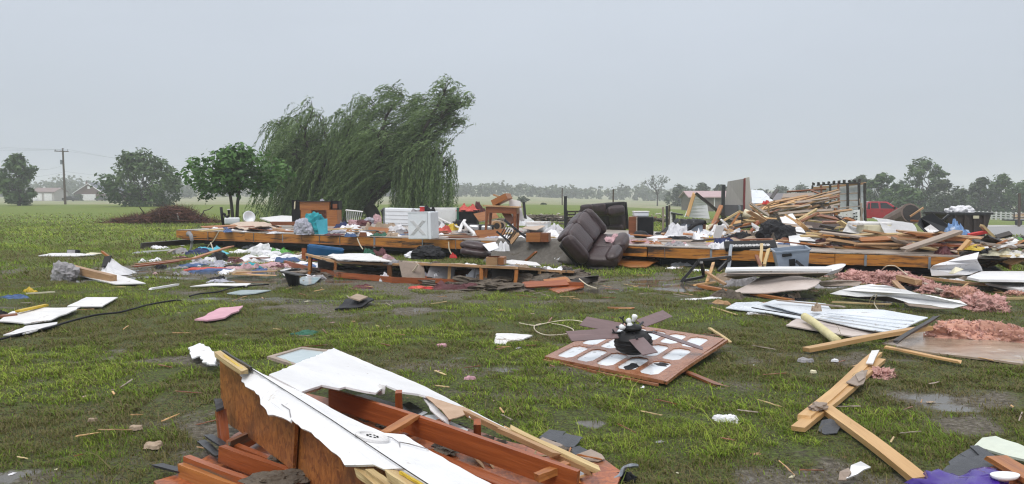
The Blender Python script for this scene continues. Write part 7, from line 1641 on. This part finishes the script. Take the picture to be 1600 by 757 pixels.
# ------------------------------------------------------------------ left lawn things
sheet('drywall_scrap', [G(105, 484, .05), G(135, 469.5, .05), G(184, 469.5, .05), G(160, 484, .05)], WHITED, 'square white drywall sheet lying flat in the left lawn', 'drywall', th=.015, jag=.008)
sheet('drywall_scrap', [G(-5, 506, .05), G(20, 494, .06), G(70, 489.5, .08), G(126, 488, .07), G(104, 499, .06), G(80, 506, .05), G(40, 512, .05)], WHITED, 'torn white drywall sheet at the left edge', 'drywall', th=.015, jag=.02, warp=.03, cuts=1)
sheet('drywall_scrap', [G(5, 530, .05), G(40, 515, .05), G(90, 509, .05), G(88, 514, .05), G(45, 526, .05)], WHITED, 'narrow torn white strip below the left edge sheet', 'drywall', th=.015, jag=.02, warp=.02, cuts=1)
plank('yellow_stick', G(28, 497, .09), G(73, 488, .10), .06, .03, YELLOW, 'yellow wooden stick on the torn sheet at left edge', 'stick')
rag('dark_bag', G(12, 497), .4, .3, .14, BLACKC, 'small dark bag at the left edge', 'bag')
plank('brown_board', G(-5, 500, .04), G(22, 498, .05), .12, .03, W_brown, 'brown board end at the left edge', 'board')
sheet('pink_sheet', [G(304, 505, .05), G(322, 498, .06), G(345, 489, .08), G(380, 485, .06), G(374, 492, .05), G(352, 502, .05), G(325, 506, .05)], PINKS, 'ragged pink foam sheet lying in the lawn', 'foam sheet', th=.02, jag=.02, warp=.03, cuts=1)
plank('beam', G(104, 431, .18), G(177, 444, .10), .12, .14, W_tan, 'square tan beam lying before a white triangle sheet', 'beam', press=True, split=.05)
sheet('triangle_sheet', [G(120, 434, .06), G(150, 430, .10), G(172, 433, .10), G(228, 447, .05), G(180, 448.5, .05)], WHITED, 'white triangular sheet behind the tan beam', 'panel', th=.015)
rag('bag', G(100, 438), .50, .32, .36, GREYC, 'grey rag wrapped on the left end of the tan beam', 'rag', seed=23, rough=.8)
rag('pink_rag', G(103, 432), .3, .2, .14, LILAC, 'lilac rag behind the grey rag', 'rag')
tn = thing('sheet_tent', 'white sheet peaked like a tent over an orange stick', 'sheet', G(183, 428)); S = G(183, 428).y / F
bm = nb(); apex = V((-11 * S, 0, 27 * S)); ring = [V((x * S, y, 0)) for x, y in ((-24, -.1), (-14, -.35), (0, -.45), (14, -.40), (27, -.2), (20, .3), (0, .45), (-18, .3))]
va = bm.verts.new(apex); 
mid = [bm.verts.new(apex.lerp(p, .5) + V((0, 0, (-.05 if i % 2 else .02)))) for i, p in enumerate(ring)]; lo = [bm.verts.new(p) for p in ring]
for i in range(8):
    bm.faces.new((va, mid[i], mid[(i + 1) % 8])); bm.faces.new((mid[i], lo[i], lo[(i + 1) % 8], mid[(i + 1) % 8]))
ob('cover', bm, WHITEC, tn); plank('pole', tn.location + V((-9 * S, 0, 24 * S)), tn.location + V((-23 * S, 0, 35 * S)), .06, .04, W_orange, parent=tn); plank('dark_strip', tn.location + V((-11.5 * S, -.05, 27 * S)), tn.location + V((-11 * S, -.2, 12 * S)), .14, .03, BLACK, parent=tn)
mo = thing('monitor', 'small black framed monitor standing on a white strip', 'monitor', frame(G(112, 399), -10, -14)); S = G(112, 399).y / F
ob('case', box(nb(), (0, .05, 4.5 * S), (20 * S, .12, 9 * S), bev=.02), BLACK, mo); ob('screen', box(nb(), (-1.5 * S, -.015, 4.6 * S), (14 * S, .01, 7 * S)), GREYC, mo)
sheet('white_strip', [G(60, 402.5, .05), G(80, 399, .06), G(122, 399, .06), G(150, 401, .05), G(120, 403, .05)], WHITED, 'white strip lying under the small monitor', 'panel', th=.02, jag=.02); sheet('white_strip', [G(122, 402, .04), G(142, 398, .06), G(165, 398.5, .05), G(150, 400, .05)], CREAMP, 'pale strip right of the small monitor', 'panel', th=.02, jag=.02)
plank('timber', G(222, 390, .12), G(322, 381.5, .12), .16, .18, W_dark, 'long dark timber lying at the platform left end', 'timber', press=True)
rag('blue_toy', G(25, 467), .5, .16, .08, BLUEC, 'blue plastic scrap in the left lawn', 'plastic'); plank('yellow_rod', G(40, 464, .05), G(86, 461, .05), .03, .02, CREAMP, 'thin pale rod beside the blue scrap', 'rod'); rag('yellow_scrap', G(48, 457), .2, .12, .1, YELLOW, 'small yellow orange scrap in the left lawn', 'plastic')
tube(bm := nb(), smoothpath([G(x, y, .04) for x, y in ((-20, 542), (30, 528), (75, 518), (110, 507), (150, 497), (185, 493), (205, 488), (235, 480), (270, 474), (283, 474))], 6), .014, 6); tag(ob('cable', bm, BLACKC, smooth=True), 'long black cable snaking across the left lawn', 'cable')
tube(bm := nb(), smoothpath([G(x, y, .04) for x, y in ((296, 467), (312, 463), (340, 460), (365, 453), (392, 450), (420, 448))], 6), .014, 6); tag(ob('cable', bm, BLACKC, smooth=True), 'black cable lying in front of the black bin', 'cable')
sheet('book', [G(523, 486, .03), G(540, 475, .09), G(565, 472, .10), G(585, 476, .06), G(566, 484, .05)], BLACKC, 'black curled mat lying alone on the lawn', 'mat', th=.02, jag=.015, warp=.06, cuts=2); sheet('book_page', [G(546, 479, .14), G(558, 474, .15), G(575, 477, .13), G(562, 482, .12)], TANC, 'tan pad on top of the black mat', 'pad', th=.02)
rag('dark_weed', G(478, 522), .35, .3, .05, DGREEN, 'dark green net scrap in the lawn', 'net')
for k, (px, py, a, b_, lab) in enumerate(((200, 459, (235, 461), (276, 456), 'thin white strip in the left lawn'), (215, 400, (222, 399), (272, 397), 'thin pale board left of the litter field'), (260, 396, (284, 392), (262, 402), 'grey stick at the left of the litter field'), (0, 0, (208, 424), (280, 416), 'orange red lath left in the puddle litter'), (0, 0, (215, 420), (300, 412), 'orange lath behind the red lath'), (0, 0, (300, 411), (362, 399), 'orange brown curved board in the litter field'), (0, 0, (330, 399), (350, 396), 'short tan board in the litter field'), (0, 0, (360, 409), (420, 411), 'thin dark pink board in the litter field'))):
    plank('lath', G(*a, .10), G(*b_, .12 if k != 5 else .25), .12 if k > 2 else .06, .03, (WHITED, WHITED, W_grey, W_red, W_orange, W_orange, W_tan, W_brown)[k], lab, 'lath', press=True, split=.8)
# litter field: bigger named pieces, then small scatter
for k, (px, py, sx, sy, h, m, lab) in enumerate(((325, 397, 1.1, .5, .2, AQUA, 'turquoise plastic sheet in the litter field'), (402, 395, 1.6, .6, .28, WHITEC, 'white plastic sheet behind the turquoise sheet'), (440, 397, .7, .5, .22, GREENC, 'bright green plastic in the litter field'), (420, 401, 1.2, .5, .24, WHITEC, 'white cloth ridge in the litter field middle'), (430, 409, 1.6, .5, .2, PAPER, 'long white wrapped bundle in the litter field'), (448, 410, .7, .4, .16, BLUEC, 'blue cloth on the long white bundle'), (291, 397, .7, .5, .24, GREYC, 'grey towel in the left of litter field'), (312, 398, .7, .5, .2, NAVY, 'navy cloth beside the grey towel'), (246, 389, .8, .3, .12, WHITEC, 'white foam pieces along the dark timber'), (248, 386, .3, .2, .2, WHITEC, 'pointed white rag before the dark timber'), (322, 409, .6, .5, .2, WHITEC, 'white bag beside the orange brown board'), (345, 407, .8, .5, .22, BLACKC, 'black plastic under the orange brown board'), (326, 413, .8, .4, .14, LILAC, 'lilac sheet in the puddle'), (322, 421, 1.0, .35, .06, CORAL, 'red patterned towel in the puddle'), (324, 423, 1.0, .25, .05, BLUEC, 'bright blue strip below the red towel'), (368, 417, .9, .3, .08, BLACKC, 'black flat scrap in the puddle'), (389, 416, .7, .3, .08, TEAL, 'teal flat cloth in the puddle'), (415, 416, 1.6, .5, .08, PINKC, 'pink flat cloth in the puddle'), (478, 399, .8, .5, .12, TANC, 'tan muddy cloth near the red post'), (492, 408, .5, .3, .14, REDC, 'red cloth behind the first stud'), (390, 388, .5, .3, .16, WHITEC, 'small white bottle below the platform'), (470, 415, .9, .5, .12, WHITEC, 'white rag heap left of the wall frame'), (455, 404, .8, .4, .14, GREYC, 'grey cloth behind the red bottom plate'), (338, 393, .7, .2, .05, PAPER, 'thin white paper beside the navy cloth'), (336, 436, .4, .2, .06, BLACKC, 'black scrap at the puddle edge'), (1300, 448, .8, .4, .16, GREYC, 'grey wet rubble under the tan sheet end'), (1145, 442, .9, .5, .22, TANC, 'tan mud heap under the countertop'), (1160, 446, .7, .4, .22, GREYC, 'grey chunk heap under the countertop'), (1098, 424, .6, .2, .06, PAPER, 'white paper beneath the chair frame'), (1137, 466, .5, .3, .14, DIRT, 'dark mud clod before the tan sheet'), (1105, 467, .8, .2, .03, PAPER, 'flat muddy paper in the lawn before the boards'), (1236, 468, .3, .25, .14, TANC, 'tan straw tuft on the orange board'), (1250, 470, .5, .3, .10, BLACKC, 'black scrap right of the straw tuft'), (1430, 452, .7, .4, .12, BLACKC, 'black wet leaves in the pink insulation'), (1398, 441, .4, .3, .2, BLACKC, 'black bag in the pink insulation'), (1520, 437, .7, .3, .2, W_grey, 'grey rubble under the torn siding'), (1065, 416, .5, .2, .12, PAPER, 'white paper lying before the crawl space'), (1055, 420, .4, .2, .05, PAPER, 'white scrap before the crawl space'))):
    rag('litter', G(px, py), sx, sy, h, m, lab, 'litter', seed=200 + k, yaw=rnd.uniform(-25, 25), rough=1.4)
lr = random.Random(5)
LIT = [(WHITEC, 'white'), (PAPER, 'pale white'), (GREYC, 'grey'), (TANC, 'tan'), (BLUEC, 'blue'), (BLACKC, 'black'), (LILAC, 'lilac'), (PINKC, 'pink'), (MAROON, 'maroon'), (W_orange, 'orange wood')]
pm = {}
def small(px, py, sx, zone, grp,  m=None, nm=None, deck=False, h=None):
    if m is None: m, nm = lr.choice(LIT)
    key = (m.name, lr.randrange(4))
    if key not in pm: pm[key] = tomesh('litter_piece', crumple(1, .7, .22, lr.randrange(999), 15, 1.3), m, False)
    p = pp(px, py) if deck else G(px, py)
    o = ob('rubbish_piece' if deck else 'lawn_litter' if 'open lawn' in zone else 'litter_piece', pm[key], None, None, frame(p, lr.uniform(0, 360)) @ Matrix.Diagonal((sx, sx * lr.uniform(.5, 1), sx * (h or lr.uniform(.3, 1)), 1)))
    tag(o, f'{nm} scrap {zone}', 'litter', grp)
    if not deck: foot([(p.x + sx * .3, p.y), (p.x, p.y + sx * .3), (p.x - sx * .3, p.y), (p.x, p.y - sx * .3)])
for k in range(70):
    px = lr.gauss(385, 75); py = lr.gauss(412, 13)
    if 215 < px < 590 and 384 < py < 446: small(px, py, lr.uniform(.18, .6), 'in the litter field before the platform', 'litter before the platform')
for k in range(80):
    t_ = lr.uniform(300, 860); small(t_, lr.uniform(354 + (t_ - 300) * .012, 362 + (t_ - 300) * .026), lr.uniform(.18, .55), 'among the rubbish on the left half of the platform', 'litter on the platform left half', deck=True)
for k in range(70):
    rt = k % 2; t_ = lr.uniform(1000, 1290) if rt else lr.uniform(330, 850); y_ = lr.uniform(366, 380 + (t_ - 990) * .03) if rt else lr.uniform(354 + (t_ - 300) * .012, 361 + (t_ - 300) * .026); m = lr.choice([W_tan, W_orange, W_dark, W_grey, W_brown, W_cream]); p = pp(t_, y_, lr.uniform(.02, .12)); a_ = lr.uniform(-.6, .6); q_ = V((math.cos(a_), math.sin(a_) * 1.5, lr.uniform(-.1, .1))) * lr.uniform(.2, .6)
    plank('loose_board', p - q_, p + q_, lr.uniform(.05, .16), .03, m, words[m] + ' broken board lying flat on the platform ' + ('right of the sofa' if rt else 'left of the sofa'), 'board', 'boards strewn on the platform', roll=lr.uniform(-20, 20), split=.6)
for k in range(70):
    t_ = lr.uniform(990, 1300); small(t_, lr.uniform(365, 382 + (t_ - 990) * .03), lr.uniform(.15, .6), 'among the rubbish on the right half of the platform', 'litter on the platform right half', deck=True)
for k in range(46):
    px, py = lr.uniform(1090, 1600), lr.uniform(428, 478); m, nm = lr.choice([(WHITEC, 'white'), (GREYC, 'grey'), (TANC, 'tan'), (PINK, 'pink insulation'), (DIRT, 'muddy'), (W_tan, 'tan wood')])
    small(px, py, lr.uniform(.1, .4), 'in the wreckage on the right lawn', 'litter on the right lawn', m, nm)
for k in range(34):
    px, py = lr.uniform(640, 900), lr.uniform(412, 452); m, nm = lr.choice([(GREYC, 'grey'), (DIRT, 'muddy'), (DIRT, 'muddy'), (TANC, 'tan')])
    small(px, py, lr.uniform(.15, .5), 'in the mud around the wall frame', 'litter around the wall frame', m, nm, h=.4)
for k in range(90):
    px, py = lr.uniform(0, 1600), 470 + 280 * lr.random() ** 1.2; m, nm = lr.choice([(PAPER, 'white'), (TANC, 'tan'), (TANC, 'tan'), (PINKC, 'pink'), (GREYC, 'grey'), (W_tan, 'tan wood'), (CREAMP, 'cream'), (W_brown, 'brown wood')])
    d = G(px, py).y; small(px, py, lr.uniform(.025, .075) * (d / 6) ** .6, 'lying loose on the open lawn', 'scraps on the open lawn', m, nm, h=.5)
for k, (px, py, sx, m, nm) in enumerate(((1135, 658, .16, PAPER, 'white crumpled paper'), (1305, 566, .09, PAPER, 'small white paper'), (1258, 566, .16, GREYC, 'grey foil'), (1271, 584, .07, CREAMP, 'cream scrap'), (1172, 492, .1, PAPER, 'white scrap'), (145, 660, .09, TANC, 'tan leaf'), (212, 672, .12, TANC, 'brown leaf'), (690, 542, .14, PINKS, 'pinkish scrap'), (735, 594, .12, PINKS, 'pale pink scrap'), (240, 700, .16, TANC, 'mud scrap'))):
    sx *= (.75, .5, .6, .5, .6, .45, .45, .5, .5, .5)[k]; o = rag('lawn_scrap', G(px, py, .025), sx * 1.6, sx, sx * .25, m, nm + (' lying alone in the lower right lawn', ' lying alone near the nailed timbers', ' left of the nailed timbers', ' beside the orange two by four', ' near the siding tip', ' in the lower left lawn', ' right of the tan leaf', ' behind the roof section', ' right of the roof section', ' near the roof rafters')[k], 'scrap')
for k in range(170):
    px, py = (lr.uniform(0, 1600), 450 + 300 * lr.random() ** 1.3) if k < 110 else (lr.uniform(300, 1600), lr.uniform(410, 470)); g = G(px, py, .03); s_ = (g.y / 7) ** .5; a_ = lr.uniform(0, 3.14); d_ = V((math.cos(a_), math.sin(a_), lr.uniform(-.1, .15))) * lr.uniform(.03, .13) * s_; m = lr.choice([W_cream, W_tan, W_grey, W_pine, W_brown])
    plank('splinter', g - d_, g + d_, lr.uniform(.006, .016) * s_, .006 * s_, m, words[m] + ' thin wood splinter lying in the grass', 'splinter', 'wood splinters in the grass', split=1.5)
for k in range(60):
    f_ = lr.random(); i_ = min(len(tl) - 2, int(f_ * (len(tl) - 1))); p = tl[i_].lerp(tl[i_ + 1], lr.random()).lerp(back_[i_].lerp(back_[i_ + 1], .5), lr.random() * .9) + V((0, 0, .03)); m, nm = lr.choice([(DIRT, 'muddy'), (DIRT, 'muddy'), (TANC, 'tan'), (GREYC, 'grey'), (PAPER, 'pale white'), (BLACKC, 'black'), (W_dark, 'dark wood')]); key = (m.name, lr.randrange(4))
    if key not in pm: pm[key] = tomesh('litter_piece', crumple(1, .7, .22, lr.randrange(999), 15, 1.3), m, False)
    sx = lr.uniform(.15, .5); tag(ob('frame_litter', pm[key], None, None, frame(p, lr.uniform(0, 360)) @ Matrix.Diagonal((sx, sx * .7, sx * lr.uniform(.3, .9), 1))), nm + ' scrap lying on top of the collapsed wall frame', 'litter', 'scraps on the wall frame')
# ------------------------------------------------------------------ grass, last of all
CELL = .05; GX0, GX1, GY0, GY1 = -26, 26, 2.0, 46
NX, NY = int((GX1 - GX0) / CELL), int((GY1 - GY0) / CELL); occ = np.zeros((NY, NX), bool)
for pl in FOOT:
    a = np.array(pl); x0, x1, y0, y1 = a[:, 0].min(), a[:, 0].max(), a[:, 1].min(), a[:, 1].max()
    i0, i1 = max(0, int((x0 - GX0) / CELL) - 1), min(NX, int((x1 - GX0) / CELL) + 2); j0, j1 = max(0, int((y0 - GY0) / CELL) - 1), min(NY, int((y1 - GY0) / CELL) + 2)
    if i1 <= i0 or j1 <= j0: continue
    gx, gy = np.meshgrid(GX0 + (np.arange(i0, i1) + .5) * CELL, GY0 + (np.arange(j0, j1) + .5) * CELL); ins = np.zeros(gx.shape, bool)
    for k in range(len(a)):
        xa, ya = a[k]; xb, yb = a[(k + 1) % len(a)]
        c_ = ((ya > gy) != (yb > gy)); ins ^= c_ & (gx < (xb - xa) * (gy - ya) / ((yb - ya) if yb != ya else 1e-9) + xa)
    occ[j0:j1, i0:i1] |= ins
GM = bpy.data.materials.new('grass_blades'); GM.use_nodes = True; t = GM.node_tree; n = t.nodes; l = t.links; b = n['Principled BSDF']
at_ = n.new('ShaderNodeAttribute'); at_.attribute_name = 'tint'; rp = n.new('ShaderNodeValToRGB'); el = rp.color_ramp.elements
el[0].position = 0; el[0].color = (.185, .150, .075, 1); el[1].position = 1; el[1].color = (.350, .415, .074, 1)
for p_, c_ in ((.20, (.165, .155, .050)), (.34, (.112, .152, .024)), (.55, (.146, .250, .021)), (.78, (.238, .335, .032))): q_ = el.new(p_); q_.color = (*c_, 1)
l.new(at_.outputs['Fac'], rp.inputs[0]); l.new(rp.outputs[0], b.inputs['Base Color']); b.inputs['Roughness'].default_value = .55; b.inputs['Specular IOR Level'].default_value = .15
trn = n.new('ShaderNodeBsdfTranslucent'); l.new(rp.outputs[0], trn.inputs[0]); mxs = n.new('ShaderNodeMixShader'); mxs.inputs[0].default_value = .3; l.new(b.outputs[0], mxs.inputs[1]); l.new(trn.outputs[0], mxs.inputs[2]); l.new(mxs.outputs[0], n['Material Output'].inputs[0])
rng = np.random.default_rng(99); VX, FI, TI = [], [], []; base_i = 0
def grass_band(y0, y1, dens, hmin, hmax, wid, seg, thatch=0):
    global base_i
    wmax = .84 * y1 + 2.2; m = int(dens * (y1 - y0) * 2 * wmax)
    x = rng.uniform(-wmax, wmax, m); y = rng.uniform(y0, y1, m); k = np.abs(x) < .84 * y + 2.0; x, y = x[k], y[k]
    ii, jj = ((x - GX0) / CELL).astype(int), ((y - GY0) / CELL).astype(int); ok = (ii >= 0) & (ii < NX) & (jj >= 0) & (jj < NY); ok2 = ok.copy(); ok2[ok] = ~occ[jj[ok], ii[ok]]; ok2 |= ~ok; x, y = x[ok2], y[ok2]
    mud = mudmask(x, y); wet = wetmask(x, y); cl = fbm(x * 5, y * 5, 61, 3); cl2 = fbm(x * .8, y * .8, 71, 4)
    pr = np.clip(.55 + 1.2 * ss(.36, .60, cl), 0, 1) * (1 - .88 * ss(.25, .8, mud + .7 * (cl - .45))) * (1 - .97 * ss(.25, .6, wet)) * (1 - ((x > .48 * y) & (y > 36))) * (1 - .92 * ss(30, 74, y)); k = rng.random(len(x)) < pr; x, y, cl, cl2, mud = x[k], y[k], cl[k], cl2[k], mud[k]; m = len(x)
    if thatch: cl2 = cl2 * 0 + .30 + .10 * rng.random(m)
    z = terr(x, y); hh = rng.uniform(hmin, hmax, m) * (.55 + .9 * ss(.35, .62, cl)) * (1 - .35 * mud); az = rng.uniform(0, 2 * np.pi, m); lean = rng.uniform(.5, 2.3, m) * hh
    wr_ = rng.uniform(.5, 1.5, m); wx = -.35 * hh; dx, dy = np.cos(az) * lean + wx, np.sin(az) * lean; sx_, sy_ = -np.sin(az) * wid * .5 * wr_, np.cos(az) * wid * .5 * wr_
    ti = np.clip(.14 + .62 * ss(.36, .62, cl2) + .30 * (cl - .45) * 2 + .20 * rng.normal(size=m) - .25 * mud, 0, 1); ti = np.clip(ti + .22 * ss(14, 40, y), 0, 1); ti = np.where(rng.random(m) < .30, rng.random(m) * .26, ti)
    if seg == 2:
        pts = np.stack([np.stack([x - sx_, y - sy_, z - .01], -1), np.stack([x + sx_, y + sy_, z - .01], -1), np.stack([x + dx * .4 + sx_ * .8, y + dy * .4 + sy_ * .8, z + hh * .62], -1), np.stack([x + dx * .4 - sx_ * .8, y + dy * .4 - sy_ * .8, z + hh * .62], -1), np.stack([x + dx, y + dy, z + hh * .85], -1)], 1)
        o_ = base_i + np.arange(m)[:, None] * 5; FI.append((np.concatenate([o_ + np.array([[0, 1, 2]]), o_ + np.array([[0, 2, 3]]), o_ + np.array([[3, 2, 4]])], 1)).reshape(-1, 3)); VX.append(pts.reshape(-1, 3)); TI.append(np.repeat(ti, 5)); base_i += 5 * m
    else:
        pts = np.stack([np.stack([x - sx_, y - sy_, z - .01], -1), np.stack([x + sx_, y + sy_, z - .01], -1), np.stack([x + dx, y + dy, z + hh], -1)], 1)
        o_ = base_i + np.arange(m)[:, None] * 3; FI.append(o_ + np.array([[0, 1, 2]])); VX.append(pts.reshape(-1, 3)); TI.append(np.repeat(ti, 3)); base_i += 3 * m
grass_band(2.6, 5.5, 6500, .016, .038, .0050, 2); grass_band(5.5, 9, 3800, .018, .040, .0070, 2); grass_band(9, 15, 1400, .022, .046, .012, 1); grass_band(15, 26, 420, .04, .09, .022, 1); grass_band(26, 46, 80, .05, .10, .05, 1); grass_band(46, 75, 26, .06, .11, .09, 1)
grass_band(2.6, 6, 7000, .008, .018, .005, 1, 1); grass_band(6, 10, 4500, .010, .020, .007, 1, 1); grass_band(10, 16, 1000, .012, .024, .012, 1, 1)
grass_band(2.6, 9, 26, .08, .15, .006, 2)
vx = np.concatenate(VX); fi = np.concatenate(FI); ti = np.concatenate(TI)
me = bpy.data.meshes.new('grass'); me.vertices.add(len(vx)); me.vertices.foreach_set('co', vx.astype(np.float32).ravel()); me.loops.add(fi.size); me.loops.foreach_set('vertex_index', fi.astype(np.int32).ravel()); me.polygons.add(len(fi)); me.polygons.foreach_set('loop_start', np.arange(0, fi.size, 3, dtype=np.int32))
at_ = me.attributes.new('tint', 'FLOAT', 'POINT'); at_.data.foreach_set('value', ti.astype(np.float32)); me.update(); me.materials.append(GM)
o = link(bpy.data.objects.new('grass', me)); o['kind'] = 'stuff'
print('GRASS FACES', len(fi), 'OBJECTS', len(bpy.data.objects))
